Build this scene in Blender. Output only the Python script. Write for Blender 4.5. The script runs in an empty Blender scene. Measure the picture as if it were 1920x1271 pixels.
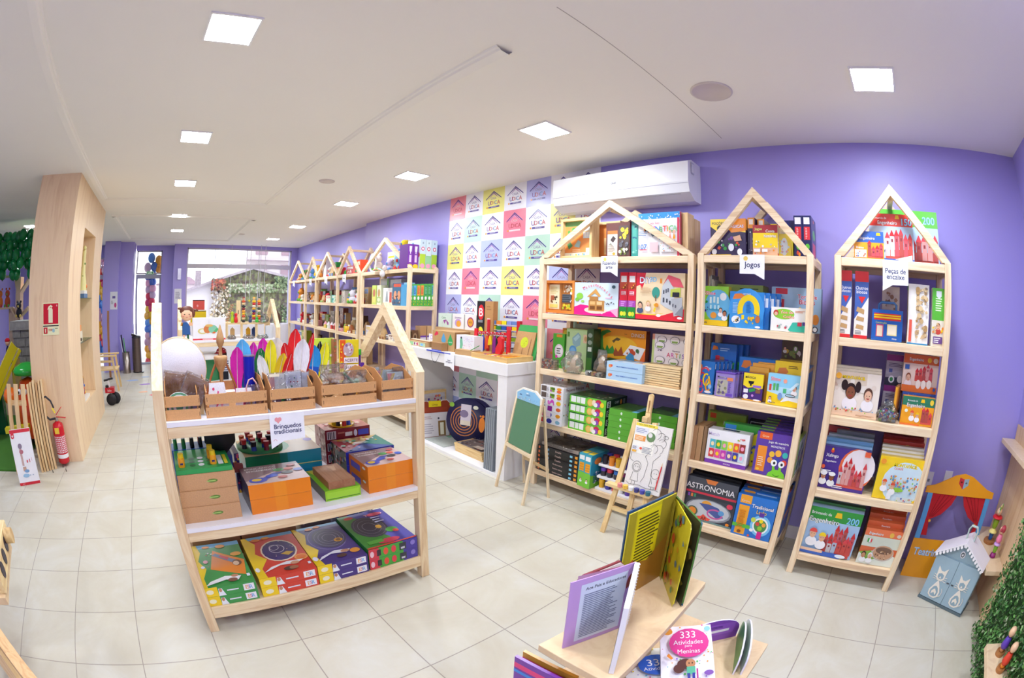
import bpy, math, random
from mathutils import Vector, Matrix
D = bpy.data; SC = bpy.context.scene; COL = SC.collection
PI = math.pi; R_ = math.radians
# ------------------------------------------------------------------ camera, world, exposure
CAMZ = 1.5864
cd = D.cameras.new('camera'); cam = D.objects.new('camera', cd); COL.objects.link(cam)
_r = Vector((0.721767630948175, -0.6911594368949372, 0.0367439751052144))
_u = Vector((0.02941044528749976, 0.08366622562768407, 0.996059731340048))
_f = Vector((0.6915103127383208, 0.7178430159027048, -0.0807148802654067))
cam.matrix_world = Matrix(((_r.x, _u.x, -_f.x, 0), (_r.y, _u.y, -_f.y, 0), (_r.z, _u.z, -_f.z, CAMZ), (0, 0, 0, 1)))
cd.type = 'PANO'
cd.sensor_fit = 'HORIZONTAL'; cd.sensor_width = 36
cd.panorama_type = 'FISHEYE_LENS_POLYNOMIAL'
cd.fisheye_fov = R_(200)
cd.fisheye_polynomial_k0 = 0
cd.fisheye_polynomial_k1 = -0.06029766482883488
cd.fisheye_polynomial_k2 = -0.0006645445207619519
cd.fisheye_polynomial_k3 = 6.387864263911787e-05
cd.fisheye_polynomial_k4 = -2.652252788312758e-06
cd.clip_start = .02; cd.clip_end = 200
SC.camera = cam
vs = SC.view_settings
SC.display_settings.display_device = 'sRGB'
vs.view_transform = 'Standard'; vs.look = 'None'; vs.gamma = 1; vs.exposure = 0.38; vs.use_curve_mapping = False
w = D.worlds.new('world'); SC.world = w; w.use_nodes = True
bg = w.node_tree.nodes['Background']; bg.inputs[0].default_value = (.93, .95, 1, 1); bg.inputs[1].default_value = 2.2
SC.cycles.use_denoising = True
SC.cycles.max_bounces = 6; SC.cycles.diffuse_bounces = 4; SC.cycles.glossy_bounces = 2; SC.cycles.adaptive_threshold = .07; SC.cycles.adaptive_min_samples = 16; SC.cycles.transparent_max_bounces = 12
SC.cycles.sample_clamp_indirect = 8
LAMP = 102.0     # strength of the ceiling panels
CEIL = 2.835
# ------------------------------------------------------------------ materials: each one multiplies the object's own colour (attribute Col)
PAL = dict(wh='f4f1f2', bk='1b1a20', rd='d92030', bl='1e62c0', yl='f7cf1c', gn='2f9a3c', or_='f08a1c', pu='5a3a9a', pk='e8489a', sk='8ecbe8',
           te='1f9a92', br='7a4a2a', kr='c08d58', gy='9a9aa2', sn='e0ab88', sd='6b3f2a', lv='b9a7dc', cr='efe4c4', dg='1d5c30', lg='8fc63a', nv='22255e', mg='d31a8a',
           lb='a9d0ea', wd='ecd3a0', w2='dfbf8d', pn='f2b8c0')
def lin(c): return c / 12.92 if c <= .04045 else ((c + .055) / 1.055) ** 2.4
_cc = {}
def C(s):
    if not isinstance(s, str): return s
    if s in _cc: return _cc[s]
    h = PAL.get(s) or PAL.get(s + '_') or s
    if len(h) == 3: h = h[0] * 2 + h[1] * 2 + h[2] * 2
    v = tuple(lin(int(h[i:i + 2], 16) / 255) for i in (0, 2, 4)) + (1.0,)
    _cc[s] = v; return v
MATS = {}
def mat(name):
    if name in MATS: return MATS[name]
    m = D.materials.new(name); m.use_nodes = True; MATS[name] = m
    nt = m.node_tree; N = nt.nodes; L = nt.links
    b = N['Principled BSDF']; out = N['Material Output']
    at = N.new('ShaderNodeAttribute'); at.attribute_name = 'Col'
    col = at.outputs['Color']
    tc = N.new('ShaderNodeTexCoord')
    def noise(scale, det=3, vec=None, sc=(1, 1, 1), rough=.6, dist=0):
        mp = N.new('ShaderNodeMapping'); mp.inputs['Scale'].default_value = sc
        L.new(vec or tc.outputs['Object'], mp.inputs[0])
        n = N.new('ShaderNodeTexNoise'); n.inputs['Scale'].default_value = scale; n.inputs['Detail'].default_value = det
        n.inputs['Roughness'].default_value = rough; n.inputs['Distortion'].default_value = dist
        L.new(mp.outputs[0], n.inputs['Vector']); return n.outputs['Fac']
    def ramp(fac, stops):
        r = N.new('ShaderNodeValToRGB'); e = r.color_ramp.elements
        while len(e) < len(stops): e.new(.5)
        for i, (p, c) in enumerate(stops):
            e[i].position = p; e[i].color = C(c) if isinstance(c, str) else (c, c, c, 1)
        L.new(fac, r.inputs[0]); return r.outputs['Color']
    def mul(a, c, f=1):
        x = N.new('ShaderNodeMix'); x.data_type = 'RGBA'; x.blend_type = 'MULTIPLY'; x.inputs[0].default_value = f
        L.new(a, x.inputs[6]); L.new(c, x.inputs[7]); return x.outputs[2]
    def bump(fac, s, dist=.002):
        bp = N.new('ShaderNodeBump'); bp.inputs['Strength'].default_value = s; bp.inputs['Distance'].default_value = dist
        L.new(fac, bp.inputs['Height']); L.new(bp.outputs[0], b.inputs['Normal'])
    def S(**k):
        for a, v in k.items(): b.inputs[a.replace('_', ' ')].default_value = v
    kind = name.split('.')[0]
    if kind == 'print': S(Roughness=.28); col = mul(col, ramp(noise(9, 2), [(.35, .96), (.65, 1.0)]))
    elif kind == 'paper': S(Roughness=.6); col = mul(col, ramp(noise(30, 3), [(.3, .96), (.7, 1.0)]))
    elif kind == 'plastic': S(Roughness=.22); col = mul(col, ramp(noise(6, 2), [(.3, .97), (.7, 1.0)]))
    elif kind == 'balloon': S(Roughness=.12, Subsurface_Weight=.1); col = mul(col, ramp(noise(3, 2), [(.3, .95), (.7, 1.0)]))
    elif kind == 'painted': S(Roughness=.38); col = mul(col, ramp(noise(12, 3), [(.3, .97), (.7, 1.0)]))
    elif kind == 'rubber': S(Roughness=.55); col = mul(col, ramp(noise(30, 3), [(.3, .9), (.7, 1.0)]))
    elif kind == 'cloth':
        S(Roughness=.95); n = noise(220, 3); col = mul(col, ramp(n, [(.3, .82), (.7, 1.0)])); bump(n, .4)
    elif kind == 'feather':
        S(Roughness=.8); n = noise(60, 3, sc=(3, 3, .6)); col = mul(col, ramp(n, [(.3, .85), (.7, 1.0)])); bump(n, .5)
    elif kind == 'kraft':
        S(Roughness=.8); col = mul(col, ramp(noise(160, 4, sc=(1, 1, 1)), [(.3, .86), (.7, 1.04)])); bump(noise(90), .1)
    elif kind in ('woodX', 'woodY', 'woodZ'):
        sc = {'woodX': (1.1, 14, 14), 'woodY': (14, 1.1, 14), 'woodZ': (14, 14, 1.1)}[kind]
        oi = N.new('ShaderNodeObjectInfo')
        va = N.new('ShaderNodeVectorMath'); va.operation = 'ADD'
        ml = N.new('ShaderNodeMath'); ml.operation = 'MULTIPLY'; ml.inputs[1].default_value = 9
        L.new(oi.outputs['Random'], ml.inputs[0]); L.new(tc.outputs['Object'], va.inputs[0]); L.new(ml.outputs[0], va.inputs[1])
        n = noise(1.7, 4, va.outputs[0], sc, .55, 1.4)
        g = ramp(n, [(.30, 'c99866'), (.43, 'e6c79a'), (.56, 'fff6e4'), (.72, 'eccfa4')])
        col = mul(col, g, .55); n2 = noise(3, 2, va.outputs[0]); col = mul(col, ramp(n2, [(.3, .95), (.7, 1.0)]))
        S(Roughness=.5); bump(n, .12, .001)
    elif kind == 'ply':
        n = noise(1.3, 5, None, (9, 9, .9), .6, .8)
        col = mul(col, ramp(n, [(.3, 'dcb894'), (.5, 'f8e8d4'), (.7, 'f0d8bc')]), .6); S(Roughness=.42); bump(n, .05, .001)
    elif kind == 'wall':
        n = noise(140, 3); col = mul(col, ramp(noise(1.2, 2), [(.3, .97), (.7, 1.0)])); S(Roughness=.42); bump(n, .06, .001)
    elif kind == 'ceil':
        n = noise(60, 3); col = mul(col, ramp(noise(.8, 2), [(.3, .98), (.7, 1.0)])); S(Roughness=.85); bump(n, .05, .001)
    elif kind == 'metal': S(Metallic=1, Roughness=.3); col = mul(col, ramp(noise(4, 2, sc=(1, 1, 40)), [(.3, .85), (.7, 1.0)]))
    elif kind == 'chrome': S(Metallic=1, Roughness=.12); col = mul(col, ramp(noise(4, 2), [(.3, .95), (.7, 1.0)]))
    elif kind == 'leaf':
        n = noise(25, 3); col = mul(col, ramp(n, [(.3, .75), (.7, 1.1)])); S(Roughness=.45)
    elif kind == 'turf':
        n = noise(120, 4); col = mul(col, ramp(n, [(.3, .45), (.7, 1.15)])); S(Roughness=.9); bump(n, 1, .01)
    elif kind == 'stone':
        n = noise(12, 5); col = mul(col, ramp(n, [(.3, .7), (.7, 1.05)])); S(Roughness=.85); bump(n, .5, .01)
    elif kind == 'ivy':
        n = noise(5, 6, None, (1, 1, 1), .7); col = mul(col, ramp(n, [(.35, '5a5048'), (.47, '8a8078'), (.55, '9fb070'), (.7, 'd8d0c4')])); S(Roughness=.9); bump(n, 1, .05)
    elif kind == 'tile':
        S(Roughness=.42, Specular_IOR_Level=.35)
        br = N.new('ShaderNodeTexBrick'); br.offset = 0; br.squash = 1
        br.inputs['Scale'].default_value = 1; br.inputs['Mortar Size'].default_value = .0032; br.inputs['Mortar Smooth'].default_value = .25
        br.inputs['Brick Width'].default_value = .45; br.inputs['Row Height'].default_value = .45; br.inputs['Bias'].default_value = -.2
        br.inputs['Color1'].default_value = C('cfcbc0'); br.inputs['Color2'].default_value = C('d3cfc4'); br.inputs['Mortar'].default_value = C('a79e98')
        mp = N.new('ShaderNodeMapping'); mp.inputs['Location'].default_value = (.548, -1.725, 0)
        L.new(tc.outputs['Object'], mp.inputs[0]); L.new(mp.outputs[0], br.inputs['Vector'])
        n = noise(2.2, 6, None, (1, 1, 1), .65, .6)
        col = mul(br.outputs['Color'], ramp(n, [(.3, 'ece4d4'), (.5, 'f6f1e6'), (.7, 'ffffff')]), .8)
        iv = N.new('ShaderNodeMath'); iv.operation = 'SUBTRACT'; iv.inputs[0].default_value = 1; L.new(br.outputs['Fac'], iv.inputs[1])
        bump(iv.outputs[0], .5, .002)
    elif kind in ('film', 'glass'):
        fres = N.new('ShaderNodeLayerWeight'); fres.inputs[0].default_value = .35
        g = N.new('ShaderNodeBsdfGlossy'); g.inputs['Roughness'].default_value = .12 if kind == 'film' else .02
        t = N.new('ShaderNodeBsdfTransparent'); L.new(col, t.inputs[0])
        mx = N.new('ShaderNodeMixShader')
        if kind == 'film':
            n = noise(14, 4, None, (1, 1, 1), .7, 1.5)
            bp = N.new('ShaderNodeBump'); bp.inputs['Strength'].default_value = 1; bp.inputs['Distance'].default_value = .02
            L.new(n, bp.inputs['Height']); L.new(bp.outputs[0], g.inputs['Normal']); L.new(bp.outputs[0], fres.inputs['Normal'])
            ad = N.new('ShaderNodeMath'); ad.operation = 'MULTIPLY_ADD'; ad.inputs[1].default_value = .8; ad.inputs[2].default_value = .14
        else:
            ad = N.new('ShaderNodeMath'); ad.operation = 'MULTIPLY_ADD'; ad.inputs[1].default_value = .6; ad.inputs[2].default_value = .03
        L.new(fres.outputs['Fresnel'], ad.inputs[0]); L.new(ad.outputs[0], mx.inputs[0])
        L.new(t.outputs[0], mx.inputs[1]); L.new(g.outputs[0], mx.inputs[2]); L.new(mx.outputs[0], out.inputs['Surface'])
        return m
    elif kind == 'lamp':
        S(Roughness=.4); L.new(col, b.inputs['Emission Color']); b.inputs['Emission Strength'].default_value = LAMP
    elif kind == 'sign':
        S(Roughness=.4); L.new(col, b.inputs['Emission Color']); b.inputs['Emission Strength'].default_value = .6
    L.new(col, b.inputs['Base Color'])
    return m
# ------------------------------------------------------------------ text outlines, cached
_gl = {}
def glyphs(s, off=0.0):
    k = (s, off)
    if k in _gl: return _gl[k]
    c = D.curves.new('text', 'FONT'); c.body = s; c.size = 1; c.resolution_u = 3; c.offset = off; c.fill_mode = 'FRONT'; c.space_line = .8; c.align_x = 'CENTER'
    o = D.objects.new('text', c); COL.objects.link(o)
    dg = bpy.context.evaluated_depsgraph_get(); me = o.evaluated_get(dg).to_mesh()
    vv = [(v.co.x, v.co.y) for v in me.vertices]; ff = [tuple(p.vertices) for p in me.polygons if p.normal.z != 0]
    D.objects.remove(o); D.curves.remove(c)
    if vv:
        x0 = min(v[0] for v in vv); x1 = max(v[0] for v in vv); y0 = min(v[1] for v in vv); y1 = max(v[1] for v in vv)
        vv = [(v[0] - (x0 + x1) / 2, v[1] - (y0 + y1) / 2) for v in vv]
        _gl[k] = (vv, ff, x1 - x0, y1 - y0)
    else: _gl[k] = ([], [], 1, 1)
    return _gl[k]
# ------------------------------------------------------------------ mesh builder
class MB:
    def __init__(s, m='print', c='wh'):
        s.v = []; s.f = []; s.c = []; s.m = []; s.sm = []; s.ms = []; s.dm = m; s.dc = c; s.X = Matrix.Identity(4)
    def mi(s, m):
        m = m or s.dm
        if m not in s.ms: s.ms.append(m)
        return s.ms.index(m)
    def add(s, vs, fs, c=None, m=None, sm=False):
        b = len(s.v); X = s.X
        s.v += [tuple(X @ Vector(p)) for p in vs]
        cc = C(c or s.dc); k = s.mi(m)
        for f in fs: s.f.append(tuple(i + b for i in f)); s.c.append(cc); s.m.append(k); s.sm.append(sm)
        return s
    def box(s, x0, y0, z0, x1, y1, z1, c=None, m=None, cs=None):
        vs = [(x0, y0, z0), (x1, y0, z0), (x1, y1, z0), (x0, y1, z0), (x0, y0, z1), (x1, y0, z1), (x1, y1, z1), (x0, y1, z1)]
        fs = [(0, 1, 5, 4), (2, 3, 7, 6), (3, 0, 4, 7), (1, 2, 6, 5), (4, 5, 6, 7), (3, 2, 1, 0)]   # front -y, back, left -x, right +x, top, bottom
        s.add(vs, fs, c, m)
        if cs:
            for i, q in cs.items(): s.c[len(s.c) - 6 + i] = C(q)
        return s
    def bar(s, a, b, w, h, c=None, m=None, up=(0, 0, 1)):
        a = Vector(a); b = Vector(b); d = (b - a).normalized(); u = Vector(up)
        if abs(d.dot(u)) > .99: u = Vector((1, 0, 0))
        r = d.cross(u).normalized(); u = r.cross(d)
        vs = []
        for p in (a, b):
            for i, j in ((-1, -1), (1, -1), (1, 1), (-1, 1)): vs.append(p + r * w / 2 * i + u * h / 2 * j)
        return s.add(vs, [(0, 1, 2, 3), (7, 6, 5, 4), (0, 4, 5, 1), (1, 5, 6, 2), (2, 6, 7, 3), (3, 7, 4, 0)], c, m)
    def cyl(s, a, b, r0, r1=None, c=None, m=None, n=12, cap=True, sm=True, capc=None):
        r1 = r0 if r1 is None else r1
        a = Vector(a); b = Vector(b); d = (b - a).normalized(); u = Vector((0, 0, 1)) if abs(d.z) < .9 else Vector((1, 0, 0))
        r = d.cross(u).normalized(); u = r.cross(d)
        vs = []
        for p, q in ((a, r0), (b, r1)):
            for i in range(n):
                t = 2 * PI * i / n; vs.append(p + (r * math.cos(t) + u * math.sin(t)) * q)
        s.add(vs, [(i, i + n, (i + 1) % n + n, (i + 1) % n) for i in range(n)], c, m, sm)
        if cap: s.add(vs, [tuple(range(n)), tuple(range(2 * n - 1, n - 1, -1))], capc or c, m)
        return s
    def lathe(s, o, prof, c=None, m=None, n=16, ax='z', sm=True):
        vs = []; o = Vector(o)
        for r, z in prof:
            for i in range(n):
                t = 2 * PI * i / n; p = (r * math.cos(t), r * math.sin(t), z)
                if ax == 'x': p = (p[2], p[0], p[1])
                if ax == 'y': p = (p[0], p[2], p[1])
                vs.append(o + Vector(p))
        fs = []
        for k in range(len(prof) - 1):
            for i in range(n): fs.append((k * n + i, k * n + (i + 1) % n, (k + 1) * n + (i + 1) % n, (k + 1) * n + i))
        s.add(vs, fs, c, m, sm)
        if prof[0][0] > 1e-5: s.add(vs[:n], [tuple(range(n))[::-1]], c, m)
        if prof[-1][0] > 1e-5: s.add(vs[-n:], [tuple(range(n))], c, m)
        return s
    def ball(s, o, r, c=None, m=None, n=12, k=7, rz=None, rot=None):
        rx, ry, rr = (r, r, rz or r) if not isinstance(r, tuple) else r
        o = Vector(o); vs = []; M = rot or Matrix.Identity(3)
        for j in range(1, k):
            a = PI * j / k
            for i in range(n):
                t = 2 * PI * i / n; vs.append(o + M @ Vector((rx * math.sin(a) * math.cos(t), ry * math.sin(a) * math.sin(t), -rr * math.cos(a))))
        b = len(vs); vs += [o + M @ Vector((0, 0, -rr)), o + M @ Vector((0, 0, rr))]
        fs = [(j * n + i, j * n + (i + 1) % n, (j + 1) * n + (i + 1) % n, (j + 1) * n + i) for j in range(k - 2) for i in range(n)]
        fs += [(b, (i + 1) % n, i) for i in range(n)] + [(b + 1, (k - 2) * n + i, (k - 2) * n + (i + 1) % n) for i in range(n)]
        return s.add(vs, fs, c, m, True)
    def tube(s, pts, r, c=None, m=None, n=8, closed=False):
        pts = [Vector(p) for p in pts]; k = len(pts); vs = []; pr = None
        for i, p in enumerate(pts):
            a = pts[i - 1] if (i or closed) else p; b = pts[(i + 1) % k] if (i < k - 1 or closed) else p
            d = (b - a).normalized()
            if pr is None: pr = d.orthogonal().normalized()
            pr = (pr - d * pr.dot(d)).normalized(); q = d.cross(pr)
            rr = r[i] if isinstance(r, (list, tuple)) else r
            for j in range(n): t = 2 * PI * j / n; vs.append(p + (pr * math.cos(t) + q * math.sin(t)) * rr)
        fs = [(i * n + j, i * n + (j + 1) % n, ((i + 1) % k) * n + (j + 1) % n, ((i + 1) % k) * n + j) for i in range(k if closed else k - 1) for j in range(n)]
        s.add(vs, fs, c, m, True)
        if not closed: s.add(vs[:n], [tuple(range(n))[::-1]], c, m); s.add(vs[-n:], [tuple(range(n))], c, m)
        return s
    def prism(s, pts, h, o=(0, 0, 0), u=(1, 0, 0), v=(0, 0, 1), c=None, m=None, side=None):
        """outline pts (in u, v) with thickness h along u x v, centred"""
        o = Vector(o); u = Vector(u); v = Vector(v); n = u.cross(v).normalized(); k = len(pts)
        vs = [o + u * a + v * b + n * h / 2 for a, b in pts] + [o + u * a + v * b - n * h / 2 for a, b in pts]
        s.add(vs, [tuple(range(k)), tuple(range(2 * k - 1, k - 1, -1))], c, m)
        return s.add(vs, [(i + k, (i + 1) % k + k, (i + 1) % k, i) for i in range(k)], side or c, m)
    def art(s, spec, o, u, v, m=None, eps=.00025):
        """print the drawing spec on the rectangle o + a*u + b*v (a, b from 0 to 1)"""
        o = Vector(o); u = Vector(u); v = Vector(v); n = u.cross(v).normalized(); W = u.length; H = v.length; lay = [0]
        def P(pts, c, fs=None, mm=None):
            lay[0] += 1; d = n * eps * lay[0]
            s.add([o + u * a + v * b + d for a, b in pts], fs or [tuple(range(len(pts)))], c, mm or m)
        def ell(cx, cy, rx, ry, c, k=18):
            P([(cx + rx * math.cos(2 * PI * i / k), cy + ry * math.sin(2 * PI * i / k)) for i in range(k)], c)
        def txt(x, y, h, c, t, bold=.01, mw=.94, ang=0):
            vv, ff, tw, th = glyphs(t.replace('_', ' ').replace('~', '\n'), bold)
            if not ff: return
            nl = 1 + t.count('~')
            k = h * H * nl / max(th, .55); k = min(k, mw * W / tw)
            ca, sa = math.cos(ang), math.sin(ang)
            P([(x + (a * ca - b * sa) * k / W, y + (a * sa + b * ca) * k / H) for a, b in vv], c, ff)
        for it in spec.split('|'):
            a = it.split()
            if not a: continue
            k = a[0]
            g = lambda i: float(a[i])
            if k == 'r': x, y, ww, hh = g(1), g(2), g(3), g(4); P([(x, y), (x + ww, y), (x + ww, y + hh), (x, y + hh)], a[5])
            elif k == 'e': ell(g(1), g(2), g(3), g(4), a[5])
            elif k == 'p': q = [float(t) for t in a[1].split(',')]; P(list(zip(q[::2], q[1::2])), a[2])
            elif k == 't': txt(g(1), g(2), g(3), a[4], a[5], mw=float(a[6]) if len(a) > 6 else .94, ang=float(a[7]) if len(a) > 7 else 0)
            elif k == 'n': txt(g(1), g(2), g(3), a[4], a[5], 0, mw=float(a[6]) if len(a) > 6 else .94)
            elif k == 'T':   # outlined lettering: halo colour first
                txt(g(1), g(2), g(3), a[5], a[6], .04, mw=float(a[7]) if len(a) > 7 else .94); txt(g(1), g(2), g(3), a[4], a[6], .012, mw=(float(a[7]) if len(a) > 7 else .94) * .97)
            elif k == 'a':   # arc: cx cy rx ry width a0 a1 col
                cx, cy, rx, ry, wd, a0, a1 = [g(i) for i in range(1, 8)]; q = 22; pts = []
                for i in range(q + 1):
                    t = R_(a0 + (a1 - a0) * i / q); pts += [(cx + rx * math.cos(t), cy + ry * math.sin(t)), (cx + (rx - wd) * math.cos(t), cy + (ry - wd * W / H) * math.sin(t))]
                P(pts, a[8], [(2 * i, 2 * i + 1, 2 * i + 3, 2 * i + 2)[::-1] for i in range(q)])
            elif k == 'l':   # printed small-type lines: x y w h n col
                x, y, ww, hh, q = g(1), g(2), g(3), g(4), int(a[5]); rd = random.Random(q + int(x * 99)); pts = []; fs = []
                for i in range(q):
                    yy = y + hh * (1 - (i + .75) / q); e = ww * rd.uniform(.7, 1); t = hh / q * .45; b = len(pts)
                    pts += [(x, yy), (x + e, yy), (x + e, yy + t), (x, yy + t)]; fs.append((b, b + 1, b + 2, b + 3))
                P(pts, a[6], fs)
            elif k == 'z':   # scattered shapes: x y w h n size cols(comma) seed
                x, y, ww, hh, q, sz = g(1), g(2), g(3), g(4), int(a[5]), g(6); cl = a[7].split(','); rd = random.Random(int(a[8]) if len(a) > 8 else 1)
                for i in range(q):
                    cx = x + ww * rd.random(); cy = y + hh * rd.random(); r = sz * rd.uniform(.5, 1); e = rd.choice([3, 4, 4, 8, 10]); t0 = rd.random() * 6
                    cx = min(max(cx, x + r), x + ww - r) if ww > 2 * r else cx; cy = min(max(cy, y + r * W / H), y + hh - r * W / H) if hh > 2 * r * W / H else cy
                    P([(cx + r * math.cos(t0 + 2 * PI * j / e), cy + r * W / H * math.sin(t0 + 2 * PI * j / e)) for j in range(e)], rd.choice(cl))
            elif k == 'k':   # a child's portrait: cx cy(chin) size skin hair shirt
                cx, cy, z = g(1), g(2), g(3); q = W / H
                ell(cx, cy - .42 * z * q, z * .62, z * .5 * q, a[6]); ell(cx, cy + .5 * z * q, z * .44, z * .56 * q, a[5]); ell(cx, cy + .36 * z * q, z * .36, z * .46 * q, a[4])
                for e in (-1, 1): ell(cx + e * z * .14, cy + .4 * z * q, z * .035, z * .05 * q, '2a1a16', 8)
                P([(cx + z * .16 * math.cos(t), cy + .2 * z * q + z * .1 * q * math.sin(t)) for t in [PI + PI * i / 6 for i in range(7)]], 'b0403a')
            elif k == 'h':   # helmeted child: cx cy size helmet
                cx, cy, z = g(1), g(2), g(3); q = W / H
                ell(cx, cy - .5 * z * q, z * .6, z * .5 * q, 'wh'); ell(cx, cy + .3 * z * q, z * .34, z * .42 * q, 'sn'); P([(cx + z * .42 * math.cos(t), cy + (.48 + .42 * math.sin(t)) * z * q) for t in [PI * i / 9 for i in range(10)]], a[4])
                for e in (-1, 1): ell(cx + e * z * .13, cy + .32 * z * q, z * .035, z * .05 * q, '2a1a16', 8)
            elif k == 'c':   # toy castle: x y w h n seed
                x, y, ww, hh, q = g(1), g(2), g(3), g(4), int(a[5]); rd = random.Random(int(a[6]))
                P([(x, y), (x + ww, y), (x + ww, y + hh * .35), (x, y + hh * .3)], 'd8574a')
                for i in range(q):
                    P([(x + ww * (i + .1) / q, y + hh * .1), (x + ww * (i + .9) / q, y + hh * .1), (x + ww * (i + .9) / q, y + hh * .38), (x + ww * (i + .1) / q, y + hh * .38)], ['9aa4b8', 'e0b8b0', 'b84a48'][i % 3])
                    cx = x + ww * (i + .5) / q; b = ww / q * .45; t = y + hh * rd.uniform(.45, .85)
                    P([(cx - b, y + hh * .1), (cx + b, y + hh * .1), (cx + b, t), (cx - b, t)], rd.choice(['b04a44', 'c8505a', 'a8b4c8', 'd89a94', 'c84840', 'c8c0c0']))
                    P([(cx - b * 1.25, t), (cx + b * 1.25, t), (cx, t + hh * .22)], rd.choice(['c8242c', 'd8404a']))
                    P([(cx - b * .4, t - hh * .2), (cx + b * .4, t - hh * .2), (cx + b * .4, t - hh * .1), (cx - b * .4, t - hh * .1)], '8a3038')
        return s
    def build(s, name, parent=None, loc=None, rz=None, rot=None, bev=0):
        me = D.meshes.new(name); me.from_pydata(s.v, [], s.f)
        for k in s.ms: me.materials.append(mat(k))
        me.polygons.foreach_set('material_index', s.m); me.polygons.foreach_set('use_smooth', s.sm)
        at = me.color_attributes.new('Col', 'FLOAT_COLOR', 'CORNER'); buf = []
        for f, c in zip(s.f, s.c): buf += list(c) * len(f)
        at.data.foreach_set('color', buf)
        me.update()
        o = D.objects.new(name, me); COL.objects.link(o)
        if parent: o.parent = parent
        if loc is not None: o.location = loc
        if rz is not None: o.rotation_euler = (0, 0, rz)
        if rot is not None: o.rotation_euler = rot
        if bev:
            b = o.modifiers.new('bevel', 'BEVEL'); b.width = bev; b.segments = 2; b.limit_method = 'ANGLE'
        return o
def tag(o, label=None, cat=None, group=None, kind=None):
    if label: o['label'] = label
    if cat: o['category'] = cat
    if group: o['group'] = group
    if kind: o['kind'] = kind
    return o
def thing(name, label, cat, loc=(0, 0, 0), rz=0, group=None, rot=None):
    o = D.objects.new(name, None); o.empty_display_size = .05; COL.objects.link(o); o.location = loc; o.rotation_euler = rot or (0, 0, rz)
    return tag(o, label, cat, group)
def dup(root, loc, rz=0, label=None, group=None, rot=None):
    r = root.copy(); COL.objects.link(r); r.location = loc; r.rotation_euler = rot or (0, 0, rz)
    if label: r['label'] = label
    if group: r['group'] = group
    for ch in list(root.children):
        c = ch.copy(); COL.objects.link(c); c.parent = r; c.matrix_parent_inverse = ch.matrix_parent_inverse.copy()
        for g in list(ch.children): d = g.copy(); COL.objects.link(d); d.parent = c
    return r
def struct(mb, name, **k): return tag(mb.build(name, **k), kind='structure')
# a printed carton: origin at the middle of its front bottom edge, front towards local -y
def carton(name, label, cat, loc, w, d, h, rz=0, c='wh', F='', T='', R='', L='', cs=None, m='print', group=None, rot=None, parent=None, open_=False):
    b = MB(m, c); b.box(-w / 2, 0, 0, w / 2, d, h, cs=cs)
    if F: b.art(F, (-w / 2, 0, 0), (w, 0, 0), (0, 0, h))
    if T: b.art(T, (-w / 2, 0, h), (w, 0, 0), (0, d, 0))
    if R: b.art(R, (w / 2, 0, 0), (0, d, 0), (0, 0, h))
    if L: b.art(L, (-w / 2, d, 0), (0, -d, 0), (0, 0, h))
    o = b.build(name, parent, loc, rz, rot)
    if not parent: tag(o, label, cat, group)
    return o
QX = -PI / 2      # turns a front from -y to -x (the racks along the purple wall)
def W(name, label, cat, ya, yb, x, z0, z1, d, c='wh', F='', T='', R='', L='', yaw=0, tilt=0, **k):
    """carton on a wall rack: spans ya (left in the aisle view) to yb, front face at x"""
    return carton(name, label, cat, (x, (ya + yb) / 2, z0), abs(ya - yb), d, z1 - z0, 0, c, F, T, R, L, rot=(tilt, 0, QX + yaw) if tilt else (0, 0, QX + yaw), **k)
ORD = ['bottom', 'second from the bottom', 'third from the bottom', 'fourth from the bottom', 'fifth from the bottom', 'sixth from the bottom', 'seventh from the bottom']
def nth(i, n): return 'bottom one' if i == 0 else ('top one' if i == n - 1 else ORD[i] + ' one')
# ------------------------------------------------------------------ the room
PUR = 'a89ce2'
WX = 3.24; WX2 = 3.36; WY = -1.42; BY = 11.4; LX = -4.9
b = MB('tile'); b.box(LX, WY, -.1, WX2 + .1, 12.6, 0); struct(b, 'floor')
b = MB('turf', '4f8f2c'); b.box(LX + .01, 4.5, .0005, -2.12, 11.0, .018); tag(b.build('artificial_turf'), 'green artificial turf laid in the play corner left of the wooden pillar', 'turf', kind='stuff')
b = MB('ceil', 'f6f2ea'); b.box(LX, WY, CEIL, WX2 + .1, 12.6, CEIL + .1); struct(b, 'ceiling')
# moulded frames on the ceiling
def frame(name, x0, x1, y0, y1, sides='LRFN'):
    b = MB('ceil', 'f6f2ea'); prof = [(0, 0), (.008, -.008), (.02, -.010), (.03, -.02), (.085, -.026), (.095, -.014), (.11, 0)]
    def run(a, c, inw):
        a = Vector(a); c = Vector(c); vs = []
        for p in (a, c):
            for q, z in prof: vs.append(p + Vector(inw) * q + Vector((0, 0, z)))
        n = len(prof); b.add(vs, [(i, i + 1, n + i + 1, n + i) for i in range(n - 1)])
    Z = CEIL - .0005
    if 'L' in sides: run((x0, y0, Z), (x0, y1, Z), (-1, 0, 0))
    if 'R' in sides: run((x1, y1, Z), (x1, y0, Z), (1, 0, 0))
    if 'F' in sides: run((x0 - .1, y1, Z), (x1 + .1, y1, Z), (0, 1, 0))
    if 'N' in sides: run((x1 + .1, y0, Z), (x0 - .1, y0, Z), (0, -1, 0))
    struct(b, name)
frame('trim_1', -1.07, 1.25, 1.48, 6.1, 'RF'); frame('trim_2', -1.07, 1.25, 0, 6.1, 'L'); frame('trim_3', -1.07, 1.3, 7.45, 10.4)
b = MB('ceil', 'b8b0aa'); b.box(1.2, 1.05, CEIL - .0008, 3.0, 1.0545, CEIL + .001); struct(b, 'trim_4')
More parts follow.
